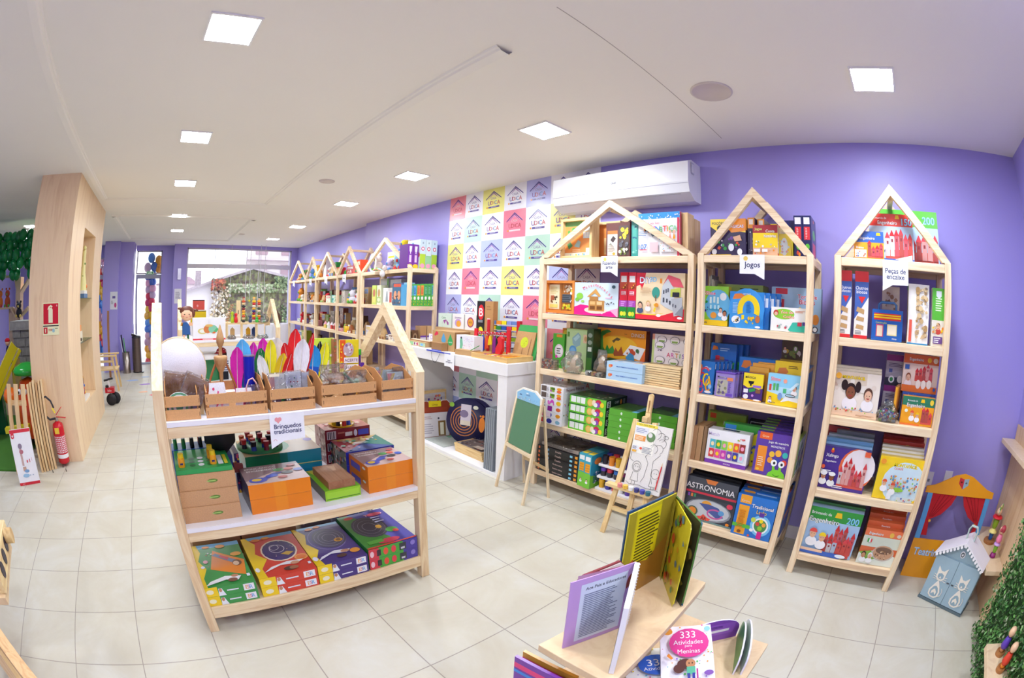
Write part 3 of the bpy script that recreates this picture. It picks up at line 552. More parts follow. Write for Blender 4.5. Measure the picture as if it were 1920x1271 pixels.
W('toy_box', 'small yellow and maroon food games box on the Jogos rack top', 'game box', .794, .626, 2.795, 1.951, 2.145, .045, 'f6d21e', 'r 0 .74 1 .26 a82a34|T .22 .86 .11 e8e070 4a6a2a Jogos .36|T .7 .8 .09 f2e8e8 8a2a3a Conta .5|T .7 .64 .09 wh c8a030 histórias .56|r 0 0 1 .26 e8b48a|z .05 .05 .9 .45 22 .05 d84a4a,f4ece4,5a9a6a,c8b8a8,f0912a,a8c8d8 8|r .05 .12 .25 .1 f4f0ea|r .38 .12 .22 .1 f4f0ea', R='r 0 0 1 1 efe6d6|r 0 0 1 .1 d84a4a')
W('toy_box', 'second yellow games box standing right behind the small food games box', 'game box', .625, .545, 2.83, 1.951, 2.135, .1, 'f2da4a', 'r 0 .78 1 .22 efe0b0|e .45 .35 .3 .3 dce4e8|z .1 .1 .8 .5 14 .1 c8d8e0,e8b83a,d8a8a0 3|T .4 .82 .08 wh a88a2a Jogos .6')
W('toy_box', 'navy box with a monster face behind the rafters of the Jogos rack top', 'game box', .66, .535, 2.93, 1.951, 2.2, .1, '2a2c66', 'r .05 .8 .5 .14 d9303a|T .6 .62 .15 e8506a 22255e Jogo .6|z .1 .06 .8 .5 14 .07 3a9a4a,d84a4a,e8e8f0 5')
for i in range(2):
    W('toy_box', 'navy game box with red stripes, %s of two spines on the Jogos rack top' % ['left', 'right'][i], 'game box', .535 - .062 * i, .475 - .06 * i, 2.90, 1.951, 2.225, .22, '23265c', 'r .12 .8 .7 .16 eceaf0|r .12 .44 .7 .3 d9303a|l .3 .46 .2 .26 7 f4d0d0|e .5 .28 .26 .07 5cb83a|e .4 .14 .14 .05 d84a3a|e .6 .1 .12 .05 f0912a|r .2 .02 .5 .04 d9303a', R='r 0 0 1 1 22255e|e .5 .6 .25 .12 5cb83a|e .5 .92 .1 .04 e86a2a|r .2 .1 .6 .3 d9303a', group='navy monster game boxes')
W('toy_box', 'green and blue science lab box at the left of the second Jogos shelf', 'game box', 1.156, .97, 2.83, 1.501, 1.755, .06, '8ec83a', 'e .6 .5 .5 .42 6ab8e0|r 0 0 1 .14 f7cf1c|T .3 .82 .1 e8506a wh Slime .5|e .8 .74 .13 .1 e8ecf0|r .28 .56 .08 .16 d8ece8|r .42 .58 .08 .16 d8ece8|r .56 .56 .08 .16 d8ece8|r .26 .38 .5 .05 3a9ac0|r .3 .42 .07 .1 bfe4ea|r .46 .42 .07 .1 bfe4ea|r .6 .42 .07 .1 bfe4ea|k .72 .34 .16 e8b89a 5a3a2a f4f4f8|k .88 .26 .18 b87a58 2b1a14 f4f4f8|e .46 .26 .12 .08 f0a03a|z .05 .3 .2 .4 9 .05 3a3a8a,2f9a3c 5|t .15 .07 .05 22255e Alfa .25', R='r 0 0 1 1 f3d83a')
BD = 'r 0 0 1 1 2f86d2|e .5 .5 .52 .6 3f96dc|p .08,.78,.14,.93,.34,.95,.46,.88,.3,.8 e8843a|t .5 .94 .05 wh DOMINÓ .35|a .56 .5 .33 .42 .16 -20 200 f5d31c|p .36,.36,.44,.36,.44,.25,.36,.22 f5d31c|e .2 .22 .13 .11 f4f4f6|z .1 .14 .2 .18 9 .03 e8b83a,3a3a3a 2|z .46 .12 .3 .22 9 .05 f2cf1c,e8b820 4|e .84 .26 .07 .1 c8743a|l .1 .4 .16 .3 8 a8d4f4|l .5 .42 .14 .3 8 1f66b0|e .85 .05 .08 .03 wh'
for i in range(4):
    W('toy_box', 'sky blue box with a yellow number arch, %s of its row, Jogos rack' % ['front', 'second', 'third', 'rear'][i], 'game box', .952 - .03 * i, .717 - .03 * i, 2.81 + .034 * i, 1.501, 1.727, .032, '2b78c8', BD if i == 0 else 'r 0 0 1 1 2f7cc8|r .88 .6 .08 .25 e8ecf0', R='r 0 0 1 1 2f7ccc|r .2 .78 .6 .15 e8eef4|r .2 .1 .6 .4 1f5aa8', group='sky blue arch game boxes')
for i in range(3): W('toy_box', 'olive green game box lying behind on the second Jogos shelf, ' + nth(i, 3), 'game box', 1.115, .775, 3.0, 1.501 + .094 * i, 1.594 + .094 * i, .16, ['7a8a3a', '6a9a3a', '94a84a'][i], 'r .3 .1 .65 .12 cfd88a|l .5 .3 .4 .5 3 2a4a2a', group='olive game boxes lying behind')
for i in range(4): W('book', 'thin pale box edge %s beside the olive boxes on the Jogos rack' % ['farthest left', 'second', 'third', 'nearest'][i], 'box', 1.168 - .012 * i, 1.159 - .012 * i, 2.97, 1.501, [1.83, 1.84, 1.81, 1.8][i], .14, ['c8bca8', 'a8a49a', 'd0c8b8', 'b0a894'][i], 'r .2 .3 .6 .5 8a8478', group='pale thin box edges')
W('toy_box', 'grey blue animal tower box standing behind on the Jogos rack', 'game box', .70, .354, 2.95, 1.501, 1.776, .07, '9ab4cc', 'r .08 .84 .24 .13 c8303c|T .72 .8 .12 c8303c f2e4e8 Torre_de .4|T .72 .68 .11 c8303c f2e4e8 Bichos .4|r .06 .42 .2 .3 c0303c|l .08 .46 .14 .22 5 f4d4d8|p .3,.4,.5,.52,.7,.4,.66,.36,.34,.36 6a4a8a|e .58 .5 .03 .06 f3c83a|e .9 .3 .07 .12 e08a3a|e .9 .08 .06 .07 3a3a4a|e .9 .08 .04 .05 eee|e .12 .32 .05 .08 f3d84a')
W('toy_box', 'white rabbit burrow game box in front of the grey blue box on the Jogos rack', 'game box', .666, .43, 2.81, 1.501, 1.645, .06, 'f2f0ea', 'e .36 .72 .3 .22 8fcf3a|T .44 .8 .13 e8762a wh Toca_do .4|T .5 .62 .13 e8762a wh Coelho .4|e .14 .76 .07 .12 c83a2a|e .14 .72 .05 .08 e8b89a|p .5,.08,.62,.4,1,.44,1,.02,.55,.02 3fb8a0|z .18 .1 .3 .22 8 .04 b8bcc0,c84a5a,8ab0a0 3|r .76 .26 .12 .16 c83a4a|r .9 .3 .1 .14 4a3a8a|l .68 .8 .3 .1 2 d88a5a')
for i in range(3):
    W('toy_box', 'blue box picturing four coloured recycling bins, %s of its row on the Jogos rack' % ['front', 'second', 'third'][i], 'game box', 1.19 - .05 - .03 * i, .945 - .03 * i, 3.0 + .05 * i, 1.051, 1.378, .045, '2b72c4', 'p .05,.85,.1,.95,.25,.93,.3,.87 e8843a|l .36 .84 .4 .08 2 a8d0f0|r .2 .42 .17 .3 c8283a|r .38 .42 .17 .28 7a5a50|r .56 .42 .15 .26 2a3ab0|r .72 .3 .22 .3 2f9a4a|e .29 .72 .1 .03 d83a4a|e .46 .7 .1 .03 8a6a5e|e .83 .61 .13 .03 4ab85a|e .1 .56 .07 .07 e8f0f4|e .85 .1 .1 .03 wh|e .83 .42 .04 .05 cfe8cf|e .3 .52 .04 .05 f4d8d8', group='recycling bins game boxes')
for i in range(5):
    W('toy_box', 'blue box with chained plastic links, %s of its row, third Jogos shelf' % ['front', 'second', 'third', 'fourth', 'rear'][i], 'game box', 1.158 - .008 * i, 1.036 - .018 * i, 2.827 + .033 * i, 1.051, 1.266, .03, '2468b4', 'r 0 0 1 1 2a74c2|e .12 .82 .14 .09 e8843a|T .62 .8 .09 wh 1a4a9a Elos .5|a .45 .62 .3 .2 .09 30 200 e04a5a|a .3 .5 .2 .16 .08 0 300 d8384a|a .55 .44 .22 .2 .09 60 400 f2d81c|a .2 .3 .16 .14 .08 40 380 c83ac0|a .68 .28 .18 .2 .09 0 320 f0a01c|a .25 .12 .18 .12 .08 40 380 e0566a|e .7 .07 .2 .04 wh|e .8 .24 .1 .07 9ac4e8', R='r .1 .1 .8 .7 1f5aa4|r .2 .78 .6 .16 e8eef4', group='blue links boxes')
for i in range(4):
    t = thing('toy_pack', 'purple lidded clear pack of small figures, %s of its row on the Jogos rack' % ['front', 'second', 'third', 'rear'][i], 'toy pack', (2.815 + .046 * i, .95 - .014 * i, 1.052), QX, 'purple lidded packs')
    b = MB('print', '9a86c8'); b.box(-.068, 0, 0, .068, .042, .148); b.art('r .1 .05 .55 .7 b8b4a8|z .12 .08 .5 .64 16 .08 8a8a6a,c8c0a0,6a5a8a 3|T .35 .86 .09 3a2a5a eeeaf4 Massinha .5|r .62 .72 .3 .14 e88a5a|l .7 .2 .14 .45 8 5a3aa0|r .6 .05 .35 .12 6a4ab8', (-.068, 0, 0), (.136, 0, 0), (0, 0, .148)); b.build('card', t)
    b = MB('plastic', '6a4aa8'); b.box(-.07, -.002, .148, .07, .044, .162); b.build('lid', t, bev=.003)
for i in range(2): W('toy_box', 'blue game box %s behind the yellow magic box on the Jogos rack' % ['standing first', 'standing second'][i], 'game box', .907 - .01 * i, .65 - .01 * i, 2.965 + .05 * i, 1.051, 1.307, .045, '2f7ccc', 'p .06,.74,.12,.92,.3,.93,.36,.82,.2,.72 e8843a|l .42 .78 .4 .12 3 a8d4f4|e .92 .86 .04 .05 8fc63a', group='blue boxes behind the magic box')
for i in range(3): W('toy_box', 'plain orange box %s behind the small purple magic box on the Jogos rack' % ['nearest', 'second', 'farthest'][i], 'game box', [.80, .79, .76][i], [.665, .62, .60][i], 2.868 + .03 * i, 1.051, [1.262, 1.283, 1.29][i], .026, ['e0982a', 'e8a434', 'dc8f28'][i], 'r 0 .86 1 .14 f0b04a', group='plain orange boxes')
W('toy_box', 'small purple and yellow magic tricks box on the third Jogos shelf', 'game box', .823, .686, 2.824, 1.051, 1.224, .04, '4a2a7a', 'r 0 .55 1 .45 f3d82a|p 0,.55,.25,.46,.5,.5,.8,.44,1,.5,1,.6,0,.6 f3d82a|T .35 .86 .1 2b1a3a f3d82a MÁGICA .56|p .25,.72,.55,.72,.5,.62,.44,.62,.42,.54,.36,.54,.34,.62,.28,.62 1b1a20|r .5 .5 .42 .08 9a6ad0|p .3,.42,.6,.48,.64,.38,.34,.3 2f9a4a|r .66 .3 .24 .14 8a5a3a|r .05 .28 .22 .14 eceaf0|e .18 .14 .13 .09 eceaf0|e .52 .2 .06 .05 c88ad8|r 0 0 1 .05 e0a03a|e .75 .05 .18 .03 wh', R='r 0 .6 1 .4 e8962a|r 0 0 1 .6 2b1d48')
W('toy_box', 'blue and yellow science kit with a lab girl on the third Jogos shelf', 'game box', .651, .434, 2.804, 1.051, 1.242, .05, '8fd0ee', 'r 0 .25 1 .35 b8e0f0|p 0,.42,.3,.36,.5,.26,1,.2,1,0,0,0 f7d31c|p .45,.12,.7,.2,1,.16,1,.3,.6,.34 eceff2|T .24 .84 .12 e8506a wh Slime .42|e .54 .8 .06 .07 f0a08a|r .06 .46 .07 .2 d84a3a|r .18 .48 .07 .22 5cb85a|r .28 .48 .07 .22 4aa86a|r .5 .42 .1 .14 4ab87a|k .84 .52 .16 e8b89a 5a2a2a f4f0f4|k .12 .16 .1 e8b89a 5a2a2a f4f4f4|e .42 .3 .07 .12 7a9ac8|a .74 .36 .16 .05 .02 0 360 4a4a4a|p .68,.56,.9,.8,.98,.78,.76,.52 cfe8f4|t .2 .08 .06 22255e Mega_Kit .3', L='r 0 0 1 1 3a8ac8', R='r 0 0 1 1 d8e4ec')
W('toy_box', 'yellow and sky blue dog logo box behind the science kit on the Jogos rack', 'game box', .628, .444, 2.875, 1.051, 1.316, .045, 'f3c92a', 'p 0,0,0,.5,.3,.62,.5,.5,.8,.7,1,.55,1,0 4aa8dc|p .08,.68,.16,.84,.4,.86,.52,.76,.3,.64 d87a3a|l .5 .84 .42 .08 2 6a4a1a')
for i in range(3): W('toy_box', 'deep blue box %s beside the right posts of the Jogos rack' % ['front', 'middle', 'rear'][i], 'game box', .432 - .0, .40, 2.90 + .075 * i, 1.051, 1.29, .07, '2a78c4', 'r 0 0 1 1 2a78c4', R='r 0 0 1 1 2f80cc|r .1 .86 .8 .1 e8b83a|r .15 .1 .7 .6 246cb4', group='deep blue boxes by the right posts')
W('toy_box', 'brown and yellow box on top at the back right of the third Jogos shelf', 'game box', .622, .459, 3.02, 1.318, 1.437, .07, '5a4a2a', 'z .1 .05 .85 .5 10 .12 f3c92a,8aa04a,d8b03a,e8e0d8 8|k .14 .5 .14 e8b89a 3a2a2a f2f2f2|e .6 .55 .12 .2 7a9a4a|e .6 .6 .06 .12 eee')
W('toy_box', 'brown box carrying the brown and yellow one at the back of the Jogos rack', 'game box', .63, .45, 3.02, 1.051, 1.317, .1, '9a7a3a', 'r 0 0 1 1 a88a3a')
# fourth
t = thing('toy_case', 'white memory game box of coloured cards with a carrying slot on the fourth Jogos shelf', 'game box', (2.8, .8725, .601), QX)
b = MB('print', 'f4f2f4'); b.box(-.1505, 0, 0, .1505, .09, .232)
s = 'r 0 0 1 .12 7a3ab0|t .55 .06 .045 wh MEMÓRIA .5|t .15 .87 .1 c8b8e0 Match .26|z .72 .78 .2 .1 7 .025 f2a03a,8fc63a,d84a4a,3a8ac8 4'
for i, (cc) in enumerate(['5ab8c8', '3aa85a', '8acf4a', 'f2d81c', 'e85a3a', '9a2a2a', 'e03a4a', 'e84a9a', 'c83ab0', '7a4ab0', '3a3a9a', 'c8dce8']):
    xx = .08 + (i % 6) * .145; yy = .47 if i < 6 else .2; s += '|r %g %g .13 .25 %s|e %g %g .04 .06 %s' % (xx, yy, cc, xx + .065, yy + .12, ['f7e0b0', 'f7cf1c', 'f4a0c0'][i % 3])
b.art(s, (-.1505, 0, 0), (.301, 0, 0), (0, 0, .232)); b.art('r 0 0 1 1 f2eef6|r 0 0 1 .1 7a3ab0', (.1505, 0, 0), (0, .09, 0), (0, 0, .232)); b.build('box', t)
b = MB('plastic', '3a3440'); b.box(-.06, .035, .232, .06, .06, .235); b.build('handle_slot', t)
W('toy_box', 'purple monster game box with a bright green eyed slug on the fourth Jogos shelf', 'game box', .672, .432, 2.791, .601, .878, .05, '5b3a9e', 'r .08 .08 .26 .6 f0902a|r .08 .84 .36 .16 e8602a|t .25 .91 .05 f7d8b0 Grow .2|T .64 .79 .075 wh 3a2a7a Jogo_da_memória .6|t .64 .7 .06 wh MONSTROS .4|e .5 .52 .08 .07 f2c03a|e .68 .56 .09 .08 f7b23a|e .88 .54 .08 .07 3ab8b0|e .47 .38 .08 .07 f0a03a|e .88 .36 .08 .07 e8503a|e .68 .4 .07 .06 3a4aa8|p .45,0,.98,0,.95,.1,.84,.17,.82,.28,.76,.28,.76,.18,.66,.18,.62,.3,.56,.3,.58,.15,.48,.08 7ccf2e|e .6 .33 .09 .08 f6f6f6|e .82 .32 .09 .08 f6f6f6|e .61 .33 .035 .035 1b1a20|e .83 .32 .035 .035 1b1a20|a .72 .08 .1 .06 .015 200 340 2a5a1a|l .13 .2 .15 .24 5 fbe0c0|e .16 .13 .05 .03 f7c83a', L='r 0 0 1 1 4a2f8e')
for i in range(5): W('toy_box', 'purple and orange box edge %s behind the monster game box' % ['first', 'second', 'third', 'fourth', 'fifth'][i], 'game box', .672, .434, 2.845 + .045 * i, .601, .885 + .008 * i, .04, '4b3088', 'r .08 .8 .34 .2 d8702a|r .45 .94 .5 .03 8a7ab8|r 0 .97 .4 .03 6a9a3a', group='edges behind the monster game box')
W('toy_box', 'green and yellow bingo box behind the white memory game box', 'game box', .95, .68, 2.905, .601, .87, .06, '3a9a3a', 'p 0,.3,.2,.74,.5,.8,.75,.72,1,.9,1,0,0,0 f2dc1c|r .04 .8 .3 .16 3a8ad0|T .5 .6 .14 wh 2a6ac0 Bingo .6|z .6 .1 .36 .5 9 .06 2f9a3c,c83a3a,3a62b8,5a3a2a 4')
W('toy_box', 'lime game box leaning across the back of the fourth Jogos shelf', 'game box', 1.125, .83, 3.03, .601, .9, .05, '8aa83a', 'r .06 .84 .16 .12 d8502a|T .6 .76 .1 e8e4d8 4a3a5a Mundo .34|T .6 .62 .1 e8e4d8 4a3a5a de .2')
b = MB('rubber', '26262a'); b.box(-.2, 0, 0, .2, .045, .27); b.art('r .02 .05 .96 .9 e0e0e4|r .03 .07 .94 .86 2a2a30|z .1 .3 .8 .4 9 .05 e8843a,3ab8b0,8a5a3a,e8e8e8 5|r .6 .6 .2 .12 4a4a54', (-.2, 0, 0), (.4, 0, 0), (0, 0, .27)); tag(b.build('activity_board', None, (3.10, .62, .601), QX), 'black framed activity board standing at the back right of the fourth Jogos shelf', 'board')
b = MB('print', '9ab84a'); b.box(-.012, 0, 0, .012, .3, .24); b.art('r .1 .05 .8 .9 e4e8e0|z .15 .1 .7 .8 12 .1 5a3a6a,d84a4a,2f9a3c 3', (.0121, 0, 0), (0, .3, 0), (0, 0, .24)); tag(b.build('toy_box', None, (2.84, .40, .601), QX), 'thin game box standing edge-on beside the right posts on the fourth Jogos shelf', 'game box')
for i in range(3): W('kraft_box', 'plain kraft box, %s at the left of the fourth Jogos shelf' % ['first', 'second', 'third'][i], 'box', [1.127, 1.092, 1.05][i], [1.095, 1.055, 1.03][i], 2.79, .601, [.835, .84, .842][i], .18, ['a87c54', 'b48a60', '8a6a4c'][i], m='kraft', R='r 0 0 1 1 9a7850', group='kraft boxes left of the memory game')
# bottom
AST = 'r 0 .86 1 .14 4a4e5a|p .35,1,.4,.9,.55,.9,.6,1 e8803a|t .47 .80 .16 wh ASTRONOMIA .96|r 0 .63 1 .05 d8304a|r 0 .56 1 .06 2f3440|r .05 .53 .04 .08 8a4ab0|r .11 .53 .04 .08 e8803a|r .17 .53 .04 .08 3a9a6a|e .5 .28 .46 .26 8a9098|e .5 .29 .42 .23 c8ccd0|e .45 .42 .1 .09 f2a83a|p .3,.42,.44,.3,.7,.14,.82,.2,.7,.4,.5,.44 4a5a9a|a .64 .24 .16 .12 .03 0 360 c85a9a|e .76 .3 .06 .06 5a9ad0|e .19 .2 .11 .12 5a6a4a|e .19 .2 .08 .09 f0902a|p .3,.1,.38,.12,.42,.18,.5,.12,.58,.1,.52,.02,.36,.02 e8503a|t .44 .08 .08 1b1a20 AR .14|e .9 .5 .06 .06 e83a5a|e .92 .07 .035 .04 f08a1c|r 0 0 1 .04 6a8a8a'
W('toy_box', 'large dark grey astronomy game box, front of its row on the bottom Jogos shelf', 'game box', 1.130, .742, 2.82, .157, .473, .05, '3c414c', AST, R='r 0 0 1 1 33363f')
for i in range(4): W('toy_box', 'black box edge with pale title, %s behind the astronomy game' % ['first', 'second', 'third', 'fourth'][i], 'game box', 1.125, .745, 2.875 + .05 * i, .157, .49 + .01 * i, .045, ['1f1f26', '2a1f24', '1b1b20', '33262a'][i], 't .5 .93 .03 b8b0b0 ASTRONOMIA .6' if i < 2 else 'r 0 .95 1 .05 5a2a3a', group='black boxes behind the astronomy game')
LUD = 'r .08 .03 .26 .72 f0a32a|r .08 .8 .28 .2 f0a32a|T .22 .86 .06 f7d8b0 c8501a Grow .3|T .66 .78 .09 wh 22255e Tradicional .56|T .66 .66 .09 f7c84a 22255e Ludo .5|r 0 .2 .6 .09 5cb83a|e .7 .34 .26 .26 7ac4ec|e .7 .34 .2 .2 f2f4f4|e .7 .34 .16 .16 4a8a4a|e .62 .38 .05 .05 d84a3a|e .78 .38 .05 .05 f0a03a|e .7 .46 .05 .05 f2d81c|e .7 .28 .06 .06 8fc63a|r .62 .56 .12 .1 5a2a9a|r .66 .1 .12 .1 d81a8a|r .66 .02 .12 .08 d81a8a|e .5 .46 .06 .06 c8d84a|e .5 .2 .05 .04 f2f2f2|l .12 .2 .16 .44 9 c87a1a|e .2 .1 .05 .04 8a4a1a|e .46 .05 .03 .03 e8603a'
W('toy_box', 'blue ludo box, front of its row at the right of the bottom Jogos shelf', 'game box', .725, .437, 2.773, .157, .45, .05, '2272c8', LUD, L='r 0 0 1 1 1f6ac0')
for i in range(5): W('toy_box', 'blue box edge with orange corner, %s behind the ludo box' % ['first', 'second', 'third', 'fourth', 'fifth'][i], 'game box', .725, .39 + (.045 if i < 1 else 0), 2.828 + .05 * i, .157, .462 + .01 * i, .045, ['2468b8', '2a5aa8', '8a3a2a', '5a4a2a', '1f4a8a'][i], 'r .08 .86 .28 .14 d8902a|r .4 .95 .5 .03 9ab8d8', R='r 0 0 1 1 2a62c0|r 0 .4 1 .14 e8902a', group='edges behind the ludo box')
# ---- rack A: craft kits
def frame_toy(lab, loc, w, h, d, spec, rz=QX, group=None, c='e3a45a', pane=True):
    t = thing('wooden_toy_case', lab, 'toy case', loc, rz, group); p = .022
    for q in (0, h - p): b = MB('woodX', c); b.box(-w / 2, 0, q, w / 2, d, q + p); b.build('frame_rail', t)
    for q in (-w / 2, w / 2 - p): b = MB('woodZ', c); b.box(q, 0, p, q + p, d, h - p); b.build('frame_stile', t)
    b = MB('print', 'e08a4a'); b.box(-w / 2 + p, d * .35, p, w / 2 - p, d, h - p); b.art(spec, (-w / 2 + p, d * .35 - .001, p), (w - 2 * p, 0, 0), (0, 0, h - 2 * p)); b.build('picture_board', t)
    return t
frame_toy('pine framed orange workbench board at the left of the craft rack top', (2.84, 2.262, 1.951), .318, .33, .1, 'r 0 0 1 1 ee9a52|r 0 .86 1 .14 6aa05a|z .05 .55 .4 .28 7 .08 5aa04a,7ab05a 3|r .68 .5 .28 .38 cfe0e8|r .72 .54 .06 .3 f2f2ee|r .82 .54 .06 .3 f2f2ee|r .68 .68 .28 .03 e8c89a|p .08,.35,.2,.42,.3,.3,.16,.2 5aa06a|p .35,.28,.5,.46,.6,.4,.55,.24 9ab8b8|r 0 0 1 .1 f2e8d0|z .02 .01 .9 .07 8 .04 e8b83a,7ab0c8 2|r .8 .02 .12 .2 f2ece0|l .3 .12 .4 .08 2 f8d8a8', c='edd2a0')
frame_toy('second pine framed window board behind the first on the craft rack top', (2.98, 2.06, 1.951), .26, .31, .09, 'r 0 0 1 1 ee9a52|r .3 .1 .6 .5 f4d8a0|r .45 .6 .4 .3 cfe0e8|r .45 .74 .4 .02 e8c89a|r .64 .6 .02 .3 e8c89a', c='edd2a0')
W('craft_kit_box', 'brown mosaic craft kit box with a window of stones on the craft rack top', 'craft kit', 1.966, 1.752, 2.84, 1.951, 2.215, .14, '6a3a34', 'r .06 .05 .42 .72 f0e8dc|r .06 .67 .42 .1 e87a3a|p .18,.5,.3,.62,.42,.54,.3,.42 4a3a3a|p .1,.35,.2,.42,.3,.32 8a8a7a|e .34 .1 .06 .04 e8a83a|r .54 .05 .42 .85 5a4a44|z .55 .5 .4 .35 14 .09 f2d23a,e8c02a,f5dc5a 2|z .55 .28 .4 .2 8 .07 7a7a84,5a5a64,6a6a70 3|z .55 .06 .4 .2 12 .06 8aa04a,e8e0c8,c8b89a 4|l .1 .15 .3 .22 5 b8a898', R='r 0 0 1 1 7a2a38|t .5 .55 .13 f2e0e0 Mosaico .9 1.5708|z .1 .1 .8 .3 12 .08 e8b83a,d8c8b8 2')
W('craft_kit_box', 'teal edged box between the mosaic kit and the magnetic set on the craft rack top', 'craft kit', 1.745, 1.69, 2.85, 1.951, 2.22, .16, '3a9a92', 'r .2 .1 .6 .8 5ab8a8|z .1 .1 .8 .8 9 .2 2a6a8a,8acfc0 3')
MAG = 'r 0 .86 1 .14 3f9ae0|z 0 .84 1 .12 30 .02 wh,cfe8f8 2|r .95 0 .05 .86 d83a5a|t .4 .76 .05 d83a5a Ludo_Geo .3|t .22 .62 .15 f08a1c M .2|t .30 .62 .13 22255e A .2|t .40 .62 .13 d84ac0 G .2|t .49 .62 .13 3a8ad8 N .2|t .57 .62 .13 5cb83a É .2|t .66 .62 .13 e83a3a T .2|t .73 .62 .13 f0a01c I .2|t .81 .62 .13 5cb85a C .2|t .90 .62 .13 8fcf9a A .2|t .6 .44 .13 3a8ad8 12 .2|t .13 .22 .13 2a72c8 107 .2|l .05 .13 .2 .05 1 e05a6a|r .3 .1 .2 .22 f2c8cc|r .54 .1 .34 .24 e8e8ee|z .55 .11 .32 .22 30 .014 d84a4a,3a8ad8,5cb83a,f0a01c 3|p .76,.38,.8,.52,.84,.38 f09a8a|p .86,.38,.89,.52,.93,.38 f0a01c|e .8 .54 .03 .04 e8b89a|e .89 .54 .03 .04 e8b89a|p .34,.5,.38,.56,.46,.54,.44,.46,.38,.44 5a6a7a|l .04 .46 .22 .12 3 8a9ab8'
W('craft_kit_box', 'large white rainbow lettered box marked 107 at the right of the craft rack top', 'craft kit', 1.68, 1.342, 2.84, 1.951, 2.268, .09, 'f2f2f6', MAG, R='r 0 0 1 1 e6c89a|r .0 .0 .3 1 d85a6a')
for i in range(2): W('wooden_box', ['pale wood box directly behind the white box marked 107', 'second pale wood box farther behind the white box marked 107'][i], 'craft kit', 1.33, 1.29, 2.86 + .12 * i, 1.951, 2.26 - .02 * i, .11, 'ecd0a0', m='woodZ')
frame_toy('orange wooden case with clay rolls behind glass on the craft rack', (2.86, 2.437, 1.507), .315, .268, .09, 'r 0 0 1 1 c07a3a|r 0 .05 .42 .9 f4ecc4|l .05 .6 .32 .28 5 d8c880|z .06 .25 .3 .3 9 .05 8a5a34,5a4a34 4|r .04 .1 .32 .12 f2e07a|r .08 .38 .14 .16 b86a4a|r .5 0 .02 1 a8642a|z .56 .66 .3 .28 12 .05 b8a08a,d8c8b0 2|r .55 .3 .34 .3 5a6470|l .55 .3 .34 .3 4 3a444e|z .55 .04 .36 .22 16 .05 b8cf3a,f2d23a,e8c82a 6|z .86 .3 .1 .6 9 .05 f2f0ea,f2dc5a 8', c='e8903a')
CASA = 'r 0 0 1 1 d4e6f2|p 0,0,0,.24,.15,.32,.32,.3,.5,.12,.75,.02,.8,0 e81a8a|p .68,.1,.85,.2,1,.26,1,0,.75,0 f4a8c8|p .62,0,.7,.12,.84,.16,.98,0 e81a8a|e .5 .16 .26 .1 f4d8cc|r .34 .14 .36 .32 c08a4a|r .37 .18 .12 .11 7a4a24|r .53 .18 .12 .11 7a4a24|r .37 .33 .12 .1 e8b878|r .53 .33 .12 .1 e8c490|p .3,.56,.5,.82,.62,.6,.58,.56,.48,.68,.36,.56 d8a058|r .36 .46 .2 .12 b88044|e .13 .58 .08 .1 8fcf4a|e .07 .47 .05 .06 7ac04a|e .2 .42 .04 .04 a4d86a|e .9 .88 .04 .05 3a5a6a|p .2,.82,.26,.86,.25,.88,.19,.84 d84a6a|l .72 .52 .2 .06 1 f2b8d0|z .7 .34 .26 .1 14 .015 3a3a3a,4a4a4a 5'
b = 0
W('craft_kit_box', 'pink and pale blue doll house box with a wooden doll house', 'craft kit', 2.275, 1.857, 2.86, 1.507, 1.76, .07, 'd4e6f2', CASA + ''.join('|t %g %g .075 d83a5a %s .2 %g' % (.24 + .055 * i, .8 + .12 * math.sin(PI * i / 9.5), ch, .6 - .12 * i) for i, ch in enumerate('Casa~de~~'.replace('~', '')) ) + ''.join('|t %g %g .075 d83a5a %s .2 %g' % (.56 + .052 * i, .90 - .035 * i * (1 + .12 * i) * .9, ch, -.2 - .08 * i) for i, ch in enumerate('Bonecas')), T='r 0 0 1 1 b8c4cc', R='r 0 0 1 1 e8a8c8')
for i in range(2):
    W('craft_kit_box', ['left', 'right'][i] + ' one of two red and green spines beside the doll house box', 'craft kit', 1.845 - .073 * i, 1.776 - .073 * i, 2.86, 1.507, 1.841, .2, 'e0263c', 'r 0 .62 1 .22 c04a34|r .15 .78 .7 .14 f2f0ee|z .1 .62 .8 .14 8 .12 e8b83a,8a3a1a 2|r .2 .5 .6 .08 f2c8d0|l .2 .5 .6 .08 2 c85a6a|r 0 .24 1 .14 a84ab0|l .2 .25 .6 .12 3 d8a0e0|r 0 0 1 .24 1f8a3a|e .35 .09 .2 .05 f2d83a|e .7 .09 .2 .05 c8d83a', R='r 0 0 1 1 c8203a', group='red and green doll house spines')
